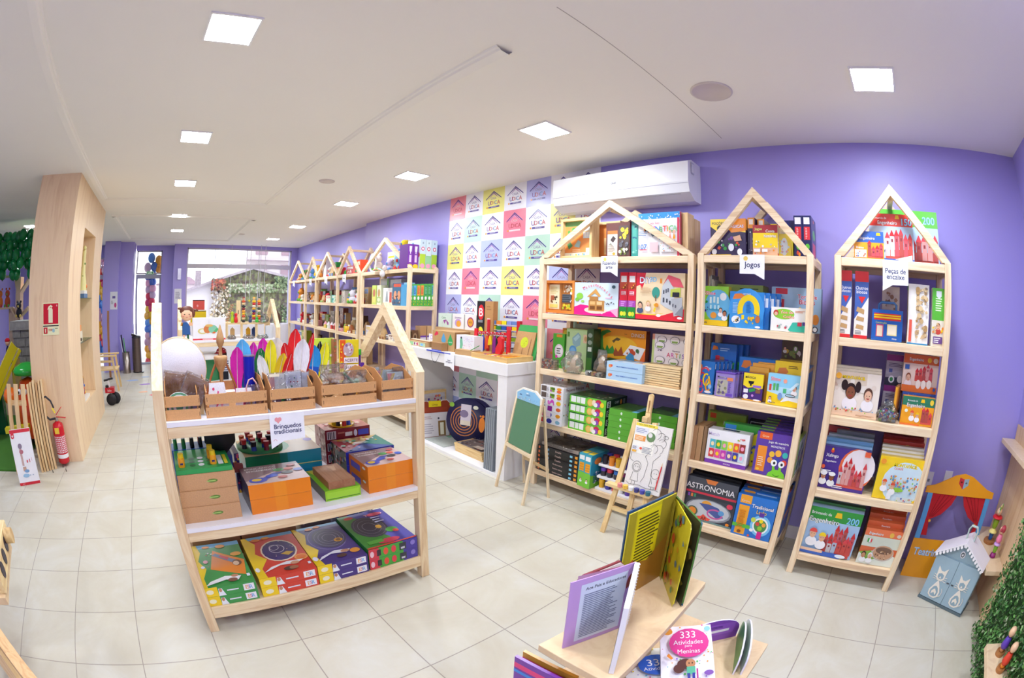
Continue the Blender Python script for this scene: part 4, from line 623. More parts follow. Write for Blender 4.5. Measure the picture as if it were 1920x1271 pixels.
DIY = 'r 0 0 1 1 f0d8b0|p 0,1,0,.7,.08,.74,.12,.62,.16,.76,.2,1 e0203a|p 0,.1,.3,.12,.5,.08,1,.26,1,0,0,0 dc2a3c|p 0,.12,.0,.1,.45,.1,.6,.16,.4,.12 f5d84a|T .2 .84 .17 wh 2a62b8 DIY .26|T .36 .86 .15 5ab8e8 wh 3D .14|r .5 .78 .04 .1 f0902a|e .42 .58 .08 .12 3f9a8a|r .41 .4 .02 .12 8a5a34|p .52,.35,.62,.28,.8,.2,.8,.66,.66,.92,.55,.72 c8ccd0|p .56,.74,.67,.96,.9,.88,.98,.7,.76,.72,.66,.88 e05a6a|p .72,.66,.92,.7,.92,.5,.72,.5 c4cf5a|r .76 .5 .14 .1 2a2a34|p .74,.46,.96,.5,.96,.14,.8,.1 b4b8be|p .82,.14,.98,.34,.98,.1 8a8e96|r .57 .56 .025 .08 5a5e6a|r .62 .58 .025 .08 5a5e6a|r .66 .6 .025 .08 5a5e6a|r .57 .38 .03 .1 4a4e5a|r .64 .38 .03 .08 4a4e5a|r .7 .34 .03 .08 4a4e5a|r .77 .3 .02 .06 5a5e6a|r .82 .28 .02 .06 5a5e6a|k .1 .24 .11 e8b89a 1b1a20 4a5a7a|k .27 .28 .1 f0c8a8 d8b070 e8e8e8|z .38 .16 .12 .2 8 .04 f5d01c,e0902a,c8303a 4|l .1 .56 .24 .14 5 d8b890|e .93 .07 .05 .025 wh|e .5 .1 .05 .03 f2f0ea'
W('craft_kit_box', 'large cream craft box picturing a grey doll house with a red roof', 'craft kit', 1.70, 1.306, 2.86, 1.507, 1.838, .07, 'f0d8b0', DIY, R='r 0 0 1 1 e8c8a0')
# third
for i in range(2): W('craft_kit_box', 'orange box with yellow circles lying at the back left of the craft rack, ' + nth(i, 2), 'craft kit', 2.52, 2.12, 3.02, [1.2, 1.29][i] , [1.288, 1.38][i], .14, 'e8982a', 'r 0 0 .17 1 e0861c|e .09 .5 .06 .36 f5d83a|r .3 .3 .5 .3 f0b04a', group='orange boxes lying at the back')
W('craft_kit_box', 'green crate carrying the two lying orange boxes on the craft rack', 'craft kit', 2.52, 2.2, 3.03, 1.051, 1.199, .13, '6a8a3a')
W('craft_kit_box', 'small green box with a flower shaped label on the craft rack', 'craft kit', 2.545, 2.42, 2.93, 1.051, 1.335, .06, '4fae3a', 'r .3 .9 .5 .08 e88a3a|e .55 .5 .38 .2 f0d8e4|e .55 .5 .3 .15 f6f4f2|l .35 .4 .4 .2 3 5a5a5a|e .35 .33 .1 .05 e84ab0|t .5 .12 .06 wh Arte .6')
W('craft_kit_box', 'pale green pottery and clay set box on the third craft shelf', 'craft kit', 2.40, 2.155, 2.93, 1.051, 1.388, .07, 'aecb8a', 'r .04 .04 .92 .92 b8d49a|p .25,.78,.5,.92,.62,.84,.6,.62,.42,.56,.28,.64 8ab0b8|p .3,.76,.5,.88,.58,.82,.4,.7 a8ccd0|r .72 .68 .2 .2 e0c0a0|e .82 .78 .06 .06 c89a6a|e .3 .48 .16 .12 5a9ad0|r .04 .8 .1 .12 5a8a3a|l .1 .14 .6 .16 4 7aa05a|e .3 .48 .1 .07 7ab4e0', R='r 0 0 1 1 7a8a4a|z .1 .05 .8 .9 9 .2 3a5a2a,b8a84a,2a3a2a 2')
DIN = 'r 0 0 1 1 f0981c|p 0,0,.3,.1,.6,.04,.6,0 3a5a2a|e .45 .45 .4 .35 f4b82a|p 0,.3,.02,.75,.1,.9,.2,.95,.3,.9,.2,.84,.12,.74,.14,.4,.24,.2,.06,.1 4a8a3a|e .22 .92 .05 .035 4a8a3a|p .18,.3,.22,.5,.27,.36,.34,.48,.38,.32,.42,.24,.2,.2 3f9a3a|p .32,.62,.42,.74,.5,.7,.46,.64,.4,.64,.36,.56 5a4a2a|p .36,.24,.4,.42,.46,.3,.52,.48,.56,.28,.6,.2,.38,.16 a8502a|T .84 .85 .12 f4e4c8 c8501a DINOS .26|t .6 .86 .05 8a4a1a Jogo .12|p .56,.24,.7,.55,1,.48,.9,.12 f4f0ea|z .62 .24 .3 .22 7 .045 c84a2a,3a6a3a,b85a2a 8|p .62,.16,.7,.32,.78,.26,.8,.1,.66,.08 3f8fb8|p .9,.02,.98,.4,1,.4,1,0 f06a2a'
W('craft_kit_box', 'orange dinosaur box with dinosaurs at the back of the third craft shelf', 'craft kit', 2.135, 1.678, 3.0, 1.16, 1.413, .06, 'e88a1c', DIN, R='r 0 0 1 1 7a3a2a|r .1 .1 .8 .8 8a4a34')
W('craft_kit_box', 'dark low box supporting the dinosaur box on the craft rack', 'craft kit', 2.13, 1.66, 3.0, 1.051, 1.159, .12, '2a5a8a', 'z 0 0 1 1 18 .03 2f9a4a,1f3a5a,3a7ab8 3')
W('craft_kit_box', 'dark green and black box spine left of the dinosaur box', 'craft kit', 2.15, 2.138 - .05, 2.88, 1.051, 1.40, .1, '2a4a2a', 'e .5 .86 .35 .05 8a9a8a|e .5 .7 .35 .05 8a9a8a|r .2 .5 .6 .1 c8d0c0|r .1 .06 .8 .3 3a6a2a')
ART = 'r 0 0 1 1 efe6e6|r 0 0 .06 1 c8d88a|r .0 .8 .06 .2 e8a08a|t .6 .46 .07 5a3a5a Pequenos .4|t .2 .5 .14 5a3a5a 32 .14|t .42 .32 .15 d8406a A .12|t .52 .32 .15 d84ab0 R .12|t .62 .32 .15 e0902a T .12|t .70 .32 .15 5cb85a I .1|t .78 .32 .15 8a4ac0 S .12|t .87 .32 .15 f0b02a T .12|t .95 .32 .15 3a8ad0 A .12'
for cx, cy in ((.24, .82), (.56, .82), (.88, .82), (.2, .62), (.22, .12), (.56, .1), (.88, .12)): ART += '|e %g %g .12 .13 3a3a4a|e %g %g .11 .12 f4eeee|p %g,%g,%g,%g,%g,%g,%g,%g %s' % (cx, cy, cx, cy, cx - .08, cy - .02, cx + .08, cy - .02, cx + .06, cy - .09, cx - .06, cy - .09, ['c8485a', 'b8a04a', '8aa85a'][int(cx * 10) % 3])
W('craft_kit_box', 'white artist kit box with round pictures at the right of the third craft shelf', 'craft kit', 1.60, 1.262, 2.96, 1.195, 1.405, .06, 'efe6e6', ART)
for i in range(9):
    W('wooden_board', 'thin pine board, %s of the nine stacked on the third craft shelf' % (['bottom', 'second', 'third', 'fourth', 'middle', 'sixth', 'seventh', 'eighth', 'top'][i]), 'wooden board', 1.595 + .004 * (i % 3), 1.294 + .004 * (i % 2), 2.84, 1.051 + .0162 * i, 1.051 + .0162 * i + .013, .3, 'f2dcb0', m='woodX', group='stacked thin pine boards')
for i in range(2):
    carton('craft_kit_box', 'pale blue box titled in blue, %s of two on the third craft shelf' % ['lower', 'upper'][i], 'craft kit', (2.80, 1.735, 1.051 + .0675 * i), .312, .22, .066, QX, 'b4d4ec', 'e .1 .5 .05 .2 e89a5a|e .14 .55 .03 .14 e8604a|t .58 .5 .26 3a6ac0 MEUS_PRIMEIROS_QUADRINHOS .6', T='r .04 .06 .92 .88 c4dcf0|z .1 .1 .8 .8 9 .07 e8b8c8,f2dc9a,9ac4e8 3', R='r 0 0 1 1 a0c4e0', group='pale blue craft boxes')
# bagged wooden shapes
rd = random.Random(9)
t = thing('craft_bag', 'clear bag of bare wooden animal shapes on the third craft shelf', 'bag', (2.80, 2.22, 1.052), QX)
b = MB('film', 'f2f4f4'); bag(b, .2, .06, .17, 'f4f6f6', 'film', rd, .7); b.build('bag', t)
b = MB('woodX', 'f6e4c4')
b.prism([(-.07, .02), (-.02, .05), (-.01, .1), (.02, .145), (.05, .15), (.055, .12), (.03, .1), (.03, .06), (.07, .02), (.05, .005), (.02, .02), (-.02, .01), (-.06, .005)], .012, c='f6e4c4', m='woodX'); b.ball((-.045, .012, .07), .018, 'f2dcb8'); b.ball((.045, .012, .045), .017, 'f2dcb8'); b.build('wooden_figure', t)
b = MB('plastic', 'f2e23a'); b.ball((-.06, -.01, .012), .010, 'f2e23a'); b.ball((-.075, -.01, .03), .008, 'f0902a'); b.build('paint_pot', t)
t = thing('craft_bag', 'clear bag with a wooden rocking horse shape beside the pale blue boxes', 'bag', (2.86, 1.98, 1.052), QX)
b = MB('film', 'e8eaea'); bag(b, .12, .07, .2, 'eef0f0', 'film', rd, .6); b.build('bag', t)
b = MB('woodX', 'e2c090'); b.prism([(-.04, .01), (.04, .01), (.045, .05), (.02, .1), (.035, .14), (.01, .16), (-.03, .13), (-.02, .09), (-.045, .04)], .014, c='e2c090', m='woodX'); b.build('wooden_figure', t)
for i, (y, lab) in enumerate(((2.49, 'clear pack of mixed crayons lying at the left end of the third craft shelf'), (2.0, 'clear pack of paint pots and rolls lying before the wooden animals'))):
    t = thing('crayon_pack', lab, 'crayon pack', (2.81 if i == 0 else 2.80, y, 1.052), QX)
    b = MB('plastic', 'wh')
    for k in range(9):
        x = -.075 + .018 * k
        if i == 0:
            for q in range(4): b.cyl((x, .0, .01 + .018 * q), (x, .03, .01 + .018 * q), .0085, None, rd.choice(['d84a4a', '3a3a4a', 'e89a5a', 'f2ece4', '8a5a8a', 'd8b8a0']), n=8)
        else: b.cyl((x, -.0, .018), (x, .04, .018), .0165 if k % 3 == 0 else .010, None, ['f4f2ec', '3a3a3a', '4a4a44', 'f2b04a', 'e86a4a', '3a4a3a', 'e8e0c8', '2a2a34', '8a6a3a'][k], n=10)
    b.build('crayon_set' if i == 0 else 'paint_pot_set', t)
    b = MB('film', 'f0f2f2'); b.box(-.085, -.003, 0, .085, .045, .08 if i == 0 else .04); b.build('wrapper', t)
# chequer block seen at the back left
W('craft_kit_box', 'kraft domino box with black dots standing at the back left of the craft rack', 'craft kit', 2.60, 2.50, 3.06, 1.051, 1.33, .05, 'c8a878', 'e .3 .4 .09 .03 1b1a20|e .7 .4 .09 .03 1b1a20|e .3 .15 .09 .03 1b1a20|e .7 .15 .09 .03 1b1a20|r .1 .9 .8 .08 a8744a', m='kraft')
# fourth: stacks
FR = 'r 0 0 1 1 f2eef0|r .04 .1 .22 .8 6a5a54|r .42 .15 .2 .7 8fb83a|z .4 .1 .25 .8 5 .06 b84ab0,5a7a2a 4|e .82 .7 .1 .22 f0a02a|e .82 .3 .1 .22 e86a3a|l .28 .2 .1 .6 5 9a9aa0'
for i in range(6):
    s = ['r .04 .1 .22 .8 c83a3a|e .45 .5 .12 .4 3a3a9a|e .82 .5 .1 .3 8ab8d0', 'r .04 .1 .2 .8 e83a9a|e .45 .5 .1 .4 3a4ab0|r .3 .1 .2 .8 f2d8e8|e .82 .5 .1 .3 f0a02a', 'r .04 .1 .2 .8 8a8a94|r .35 .1 .2 .8 9a2a9a|e .82 .5 .1 .3 e8703a', 'r .04 .1 .2 .8 9a9a9a|z .3 .05 .35 .9 7 .07 d84ac0,e87ad0 3|e .82 .5 .1 .35 f0c02a', FR, FR][i]
    carton('craft_kit_box', 'white flower and fruit craft box, %s of its stack' % ORD[i] if i < 5 else 'white craft box printed with flowers and fruit, topmost of its stack', 'craft kit', (2.78, 2.40, .601 + .0535 * i), .245, .3, .0525, QX, 'f2eef0', s, T='r .03 .04 .94 .92 e4dcdc|z .05 .08 .9 .84 20 .04 8a6a3a,c84a6a,5a7a2a 3', R='t .5 .5 .6 8a2a3a Pequeno_Príncipe .8' if i == 5 else 'r 0 0 1 1 ece8ea|z .05 .1 .9 .8 8 .03 d84ac0,f0a02a,5a7a2a %d' % i, group='stack of white flower craft boxes')
GP = 'r 0 0 1 1 6fc83a|r .04 .16 .14 .7 f2f4f0|r .2 .16 .1 .7 e8ece4|r .32 .16 .12 .7 f2f4f0|r 0 .9 .5 .1 2a6a3a|e .58 .45 .08 .42 f0a84a|e .58 .45 .06 .3 e8c86a|e .68 .5 .05 .35 f4dcc0|e .8 .55 .08 .4 c8204a|e .78 .35 .06 .3 8a4ab0|e .9 .4 .05 .3 f0d02a|e .73 .3 .05 .25 f0f0ea'
for i in range(4):
    carton('craft_kit_box', 'bright green food kit box, %s of its stack of four' % ['bottom', 'second', 'third', 'top'][i], 'craft kit', (2.81, 2.055, .601 + .0705 * i), .355, .3, .0695, QX, '5cb83a', GP, T='r 0 0 1 1 4a6a3a|z .02 .05 .96 .9 26 .04 8fc63a,3a5a2a,d8d8c0,b85a3a 5', R='r 0 0 1 1 1f3a28|r .05 .15 .16 .7 e8e8e8|t .13 .5 .6 1b1a20 8 .1|t .5 .55 .3 d8dcd8 CHEF .2|e .7 .5 .05 .3 f0a02a|r .8 .2 .1 .6 8a9a8a', group='stack of green food kits')
for k, (y, n, x) in enumerate(((1.715, 5, 2.80), (1.44, 5, 2.90))):
    for i in range(n):
        carton('craft_kit_box', 'flat plain green box with a small tree mark, %s of the %s stack' % (['bottom', 'second', 'third', 'fourth', 'top'][i], ['left', 'right'][k]), 'craft kit', (x, y + .004 * (i % 2), .601 + .0475 * i), .245 if k == 0 else .26, .26, .0465, QX, '5aa834', 'e .45 .45 .035 .22 dff0e0|r .445 .2 .01 .2 dff0e0', T='r 0 0 1 1 4a7a2e|r .8 0 .2 1 6ab0c8|z .1 .1 .6 .8 6 .08 3a5a2a,8aa84a 3', R='r 0 0 1 1 3f8a28', group='flat green boxes')
# bottom shelf
BB = 'r 0 0 1 1 17161b|t .52 .5 .42 d8b8b0 Quebra-cabeça .26|r .8 .2 .06 .5 8acfe8|r .92 .2 .06 .6 f0a02a|r .03 .2 .04 .6 e0703a|r .25 .25 .05 .5 6a9ac0'
for i in range(6): carton('craft_kit_box', 'black puzzle box, %s of its stack on the bottom craft shelf' % (['bottom', 'second', 'third', 'fourth', 'fifth', 'top'][i]), 'craft kit', (2.80, 2.315, .156 + .0385 * i), .45, .3, .0375, QX, '17161b', BB if i < 3 else BB.replace('Quebra-cabeça', 'Desafio'), R='r 0 0 1 1 0f0f12|r .1 .2 .1 .6 8fc63a|r .25 .2 .08 .6 f0a02a', group='stack of black puzzle boxes')
t = thing('wrapped_set', 'clear wrapped dark craft set lying on the black puzzle boxes', 'craft kit', (2.82, 2.31, .389), QX)
b = MB('print', '8a7468'); b.box(-.2, 0, 0, .2, .26, .03, 'a89a90'); b.art('z 0 0 1 1 40 .05 6a4a3a,b8a08a,c8c0b8,4a3a34 3', (-.2, 0, .03), (.4, 0, 0), (0, .26, 0)); b.build('tray', t)
b = MB('film', 'f0f0f2'); bag(b, .42, .27, .06, 'f0f0f2', 'film', rd, .9, amp=.03); o = b.build('wrapper', t); o.location = (0, .13, 0)
TB = 'r 0 .45 1 .55 3aa8c0|r .1 .82 .75 .13 f2f4f4|r .15 .48 .7 .26 f2a81c|l .15 .5 .7 .22 3 e0901a|r 0 0 1 .45 7acb3a|k .5 .2 .32 f0d0b0 3a2420 f2f4f4'
for i in range(2): W('craft_kit_box', 'tall teal and lime box, %s of the two on the bottom craft shelf' % ['left', 'right'][i], 'craft kit', 2.062 - .066 * i, 1.998 - .066 * i, 2.76 if i else 2.77, .156, .437, .24, '3aa8c0', TB, R='r 0 0 1 1 2f98b8|p 0,0,1,0,1,.3,0,.4 7acb3a|z .1 .1 .7 .4 16 .06 f2f4f4,e8eef0 2|e .35 .8 .2 .1 f08a3a|l .15 .15 .6 .3 6 2a5a9a', T='r 0 0 1 1 3a9ab0|r .1 .1 .8 .3 e8c83a', group='tall teal and lime boxes')
JC = ['e8b02a', '3a3a9a', 'd83a4a', 'f4f2f0', '5a3aa0', 'c8304a', '2a62b0', '8a2a6a', '1b1a30', 'f0902a']
for k in range(3):
    t = thing('paint_set', 'white tray of paint pots with coloured lids, %s of three stacked trays' % ['bottom', 'middle', 'top'][k], 'paint set', (2.80 + .01 * k, 1.74, .156 + .098 * k), QX, 'stacked paint pot trays')
    b = MB('plastic', 'f2eef0'); b.box(-.165, 0, 0, .165, .2, .02); b.box(-.165, .06, .02, .165, .066, .04); b.build('tray', t, bev=.003)
    for q in range(5):
        for r in range(2):
            b = MB('plastic', JC[(q + r * 3 + k * 4) % 10]); x = -.125 + .062 * q
            b.cyl((x, .035 + .062 * r, .02), (x, .035 + .062 * r, .062), .022, None, '3a3440' if k == 1 else None); b.cyl((x, .035 + .062 * r, .063), (x, .035 + .062 * r, .09), .026, .025, n=14); b.build('paint_pot', t)
# ------------------------------------------------------------------ low display units in the middle, house gables at both ends
def gable_unit(label, x0, x1, y0, y1, tagd=True):
    t = thing('display_unit', label, 'display unit', (x0, y0, 0)); w = x1 - x0; d = y1 - y0; p = .052; top = 1.225; pk = 1.565
    P2 = 'f4e0bc'
    def part(name, bb, m, c=P2): b = MB(m, c); b.box(*bb); return b.build(name, t, bev=.003)
    for u in (0, w - p):
        for v in (0, d - p): part('post', (u, v, 0, u + p, v + p, top), 'woodZ')
        H = pk - top; L = math.hypot(d / 2, H)
        for s_ in (1, -1):
            va = 0 if s_ == 1 else d
            pts = [(va, top - .002), (d / 2, pk), (d / 2, pk - p * L / (d / 2)), (va + s_ * p * L / H, top - .002)]
            b = MB('woodY', P2); b.prism(pts[::s_], p, o=(u + p / 2, 0, 0), u=(0, 1, 0), v=(0, 0, 1)); b.build('rafter', t, bev=.003)
    for z in (1.09, .605, .155):
        wt = z > .2
        for v, nm in ((.003, 'front_rail'), (d - .025, 'back_rail')): part(nm, (p, v, z - .07, w - p, v + .022, z - (.022 if wt else 0)), 'woodX')
        for u in (.006, w - .028): part('side_rail', (u, p, z - .07, u + .022, d - p, z - .022), 'woodY')
        b = MB('painted' if wt else 'woodX', 'f0ecee' if wt else P2); b.box(p if wt else p, .001 if wt else .025, z - (.0215 if wt else .018), w - p, d - .001 if wt else d - .025, z - .0005); b.build('shelf_board', t)
    return t
gable_unit('pine display unit with five small crates, tagged Brinquedos tradicionais', -.10, 1.250, 1.92, 2.66)
gable_unit('second pine display unit behind the first, with a white toy box on top', .10, 1.42, 5.50, 6.24)
shelf_tag(0, 0, .165, 0, .155, 'Brinquedos~tradicionais', 'white speech bubble tag with a pink heart reading Brinquedos tradicionais', 2, 'e .2 .84 .055 .06 f0a0a0|e .29 .84 .055 .06 f0a0a0|p .15,.83,.34,.83,.245,.72 f0a0a0|a .12 .22 .05 .05 .01 0 180 d88a8a', rz=0, loc=(.428, 1.916, .935), h=.185)
def S(name, label, cat, xa, xb, y, z0, z1, d, c='wh', F='', T='', R='', L='', rz=0, **k):
    return carton(name, label, cat, ((xa + xb) / 2, y, z0), xb - xa, d, z1 - z0, rz, c, F, T, R, L, **k)
# crates
def crate(label, xa, xb, y=1.945, z=1.0905, d=.3, h=.105, group='fibreboard crates'):
    w = xb - xa; t = thing('crate', label, 'crate', (xa, y, z), group=group); K = 'd9a26a'
    for q in (0, .056):
        for v in (0, d - .004):
            b = MB('kraft', K); b.box(0, v, q, w, v + .004, q + .044)
            if v == 0: b.art('r .025 .3 .008 .4 3a2414|r .967 .3 .008 .4 3a2414', (0, 0, q), (w, 0, 0), (0, 0, .044), eps=.0003)
            b.build('slat', t)
    for u in (.006, w - .010):
        pts = [(.005, 0), (d - .005, 0), (d - .005, .11), (d * .7, .15), (d * .3, .15), (.005, .11)]
        b = MB('kraft', 'c48a52'); b.prism(pts, .004, o=(u, 0, 0), u=(0, 1, 0), v=(0, 0, 1))
        b.art('e .5 .7 .12 .12 6a4422|e .5 .7 .09 .09 3a2818' , (u - .0021, d, 0), (0, -d, 0), (0, 0, .15)); b.art('e .5 .7 .12 .12 5a5a60|e .5 .7 .09 .09 8a8478', (u + .0021, 0, 0), (0, d, 0), (0, 0, .15)); b.build('end_panel', t)
    b = MB('kraft', K); b.box(.008, .005, .001, w - .008, d - .005, .005); b.build('crate_floor', t)
    return t
for i, (a, c) in enumerate(((-.047, .117), (.143, .430), (.446, .662), (.696, .984), (1.014, 1.194))):
    crate('fibreboard crate, %s on the front display unit' % ['leftmost', 'second from the left', 'middle one', 'fourth from the left', 'rightmost'][i], a, c, d=[.32, .30, .30, .33, .3][i])
# white drum head and bagged card with a green ring target
t = thing('hand_drum', 'large white drum skin standing upright at the left end of the display unit', 'drum', (.035, 2.30, 1.0905)); b = MB('cloth', 'e9e4ec'); b.lathe((0, 0, .155), [(.0, -.004), (.15, -.004), (.15, .012), (.0, .012)], n=36, ax='y'); b.build('drum_skin', t)
b = MB('woodX', 'd8c8a8'); b.lathe((0, 0, .155), [(.152, .013), (.155, .014), (.155, .045), (.150, .045), (.150, .013)], n=36, ax='y'); b.build('hoop', t)
t = thing('ring_target', 'green and white ring disc in the leftmost crate', 'toy', (.022, 1.975, 1.14))
b = MB('print', 'wh'); b.lathe((0, 0, .0), [(.0, -.003), (.062, -.003), (.062, .003), (.0, .003)], n=36, ax='y')
b.art('e .5 .5 .5 .5 6fae88|e .5 .5 .42 .42 f2f2f0|e .5 .5 .33 .33 6fae88|e .5 .5 .24 .24 f2f2f0|e .5 .5 .14 .14 6fae88', (-.062, -.003, -.062), (.124, 0, 0), (0, 0, .124)); b.build('disc', t)
rd = random.Random(11)
for k, (x, y, a, lab) in enumerate(((.05, 2.02, -.42, 'kraft card in a clear sleeve leaning in the leftmost crate'), (-.01, 2.07, -.15, 'second kraft card in a sleeve behind the ring disc'))):
    t = thing('sleeved_card', lab, 'card', (x, y, 1.10), rot=(.12, -a, 0)); b = MB('kraft', 'c2946a'); b.box(-.05, 0, 0, .05, .003, .17); b.build('card', t); b = MB('film', 'f2eeea'); b.box(-.058, -.004, 0, .058, .007, .18); b.build('sleeve', t)
t = thing('toy_bag', 'small clear bag with violet bits in the leftmost crate', 'bag', (.09, 1.99, 1.10)); b = MB('film', 'f2f0f6'); bag(b, .06, .05, .09, 'f2f0f8', 'film', rd, .7); b.build('bag', t); b = MB('paper', 'c8b8e0'); b.box(-.02, -.01, 0, .02, .01, .05); b.build('insert', t)
# cloth bags, straps
for k, (x, lab) in enumerate(((.21, 'white pouch printed with pink flamingos, left in the second crate'), (.335, 'white pouch printed with pink flamingos, right in the second crate'))):
    b = MB('cloth', 'f6f2f4'); h_ = .13 - .03 * k; b.prism([(-.05, 0), (.05, 0), (.03, h_), (-.04, h_)], .02); b.art('p .3,.2,.42,.6,.5,.75,.6,.7,.5,.6,.45,.5,.6,.4,.5,.3,.4,.25 e04a80|p .55,.4,.85,.3,.7,.2 f0a0b8|e .2 .8 .08 .05 e84a70|e .75 .15 .06 .04 d84a70', (-.035, -.0102, 0), (.065, 0, 0), (0, 0, h_))
    tag(b.build('printed_pouch', None, (x, 1.975, 1.1), rot=(-.15, 0, 0)), lab, 'pouch', 'flamingo pouches')
t = thing('jump_rope', 'pink corded skipping rope in a clear bag standing in the second crate', 'skipping rope', (.375, 1.985, 1.1))
b = MB('cloth', 'e8b0b0'); b.tube([(-.03, -.012, 0), (-.028, -.012, .06), (-.035, -.012, .1), (-.02, -.01, .135), (.0, 0, .14), (.015, .0, .12), (.03, .005, .08), (.045, .01, .02)], .0035); b.build('rope', t)
b = MB('woodZ', 'f2c83a'); b.cyl((-.015, -.01, 0), (-.015, -.01, .06), .007); b.build('handle', t)
b = MB('film', 'e8e4f0'); bag(b, .09, .05, .11, 'efeaf4', 'film', rd, .6); b.build('bag', t)
# balancing toy
t = thing('balancing_toy', 'turned wooden balancing figure with two curved arms ending in balls', 'toy', (.245, 2.12, 1.10))
b = MB('woodZ', 'c49a68'); b.lathe((0, 0, 0), [(.008, 0), (.008, .10), (.010, .14), (.010, .15), (.030, .19), (.034, .21), (.034, .222), (.030, .226), (.009, .228), (.008, .262), (.012, .27), (.019, .285), (.020, .3), (.0175, .312), (.003, .362), (0, .366)], n=18); b.build('turned_body', t)
for s_ in (-1, 1):
    b = MB('woodZ', 'a86a3a'); b.tube([(s_ * .022, 0, .2), (s_ * .045, 0, .15), (s_ * .068, 0, .09), (s_ * .078, 0, .05)], .0055, 'b0693a'); b.build('arm', t)
    b = MB('painted', 'b87838'); b.ball((s_ * .082, 0, .03), .024, 'c08440'); b.build('ball', t)
# tall blue tube
t = thing('cylinder_tin', 'shiny blue tube standing in the second crate', 'tin', (.385, 2.12, 1.0965)); b = MB('plastic', '1420a8'); b.cyl((0, 0, 0), (0, 0, .222), .028, n=24); b.build('tube', t); b = MB('metal', 'c8c8d0'); b.cyl((0, 0, .2225), (0, 0, .228), .0285, n=24); b.build('lid', t)
t = thing('wooden_stick_toy', 'small wooden peg toy with a red ball between the first two crates', 'toy', (.128, 2.04, 1.0905)); b = MB('woodZ', 'ead0a0'); b.box(-.011, -.02, 0, .011, .02, .12); b.build('block', t); b = MB('painted', 'd83a2a'); b.ball((0, 0, .135), .014, 'd8402a'); b.build('ball', t)
# feathers: base (x, z) to tip (x, z) at depth y
def feather(i, bx, bz, tx, tz, y, wd, c, c2=None):
    a = Vector((bx, y, bz)); e = Vector((tx, y + .02, tz)); d = e - a; L = d.length; r = Vector((d.z, 0, -d.x)).normalized()
    t = thing('feather', FL[i], 'feather', (bx, y, bz), group='craft feathers'); b = MB('feather', c); n = 11; vs = []; 
    for k in range(n):
        f = k / (n - 1); ww = wd * 1.75 * (math.sqrt(max(.01, 1 - ((f - .62) / .385) ** 2)) if f > .62 else .35 + .65 * f / .62); p = d * (.12 + .88 * f)
        vs += [p - r * ww / 2 + Vector((0, -.006, 0)), p + Vector((0, .002, 0)), p + r * ww / 2 + Vector((0, -.006, 0))]
    fs = []
    for k in range(n - 1): fs += [(3 * k, 3 * k + 1, 3 * k + 4, 3 * k + 3), (3 * k + 1, 3 * k + 2, 3 * k + 5, 3 * k + 4)]
    vs2 = [v + Vector((0, .0012, 0)) for v in vs]
    b.add(vs, fs, c, None, True); b.add(vs2, [f[::-1] for f in fs], c2 or c, None, True)
    if c2:
        for q in range(10, 20): b.c[q] = C(c2)
    b.build('vane', t); b = MB('paper', 'efe8dc'); b.tube([(0, 0, 0), tuple(d * .5 + Vector((0, -.001, 0))), tuple(d * .98)], [.0018, .0014, .0006], n=5); b.build('quill', t)
FD = [(.325, 1.12, .335, 1.358, 2.14, .042, 'd818a0'), (.375, 1.12, .365, 1.39, 2.17, .05, '1f8fd0', '5ab8ec'), (.41, 1.14, .43, 1.372, 2.2, .030, 'e01aa8'), (.42, 1.12, .452, 1.345, 2.16, .024, '1f7a3a'), (.50, 1.12, .462, 1.345, 2.17, .024, '1f7a3a'), (.475, 1.16, .48, 1.39, 2.2, .036, 'e01ab0'), (.50, 1.12, .515, 1.383, 2.17, .036, 'f2e21a'), (.515, 1.12, .555, 1.39, 2.19, .055, 'efe8d8'), (.495, 1.11, .44, 1.32, 2.11, .030, 'f0ece4'), (.51, 1.11, .575, 1.32, 2.14, .034, 'f2cf1c'), (.525, 1.11, .61, 1.32, 2.12, .026, 'e01818'), (.625, 1.11, .58, 1.368, 2.15, .038, 'e41a1a'), (.625, 1.15, .655, 1.43, 2.2, .042, 'ea1a20'), (.63, 1.11, .675, 1.385, 2.13, .05, 'f4eef0'), (.655, 1.11, .735, 1.41, 2.15, .02, 'e0202a'), (.72, 1.11, .745, 1.35, 2.17, .05, '1a5fd0', '2a9ae0'), (.695, 1.12, .70, 1.34, 2.19, .028, '1a6a3a'), (.755, 1.13, .79, 1.365, 2.2, .022, '1c1c24'), (.77, 1.13, .82, 1.36, 2.19, .032, 'f4ec1c')]
FL = ['magenta feather, leftmost of the bunch beside the blue tube', 'large two tone blue feather behind the blue tube', 'slim magenta feather right of the big blue one', 'green feather leaning right, left of the green pair', 'green feather leaning left, right of the green pair', 'round tipped magenta feather above the green pair', 'upright yellow feather next to the wide cream one', 'wide cream feather in the middle of the bunch', 'white feather leaning left over the green ones', 'yellow feather leaning right under the red ones', 'red feather leaning right crossing another red one', 'red feather leaning left, crossing the other red one', 'tallest red feather behind the wide white one', 'wide white feather right of the crossed red ones', 'thin red feather leaning right beside the wide white one', 'wide blue feather at the right of the bunch', 'dark green feather between white and blue ones', 'black feather peeking behind the right blue one', 'yellow feather, rightmost of the bunch']
for i, f in enumerate(FD): feather(i, *f)
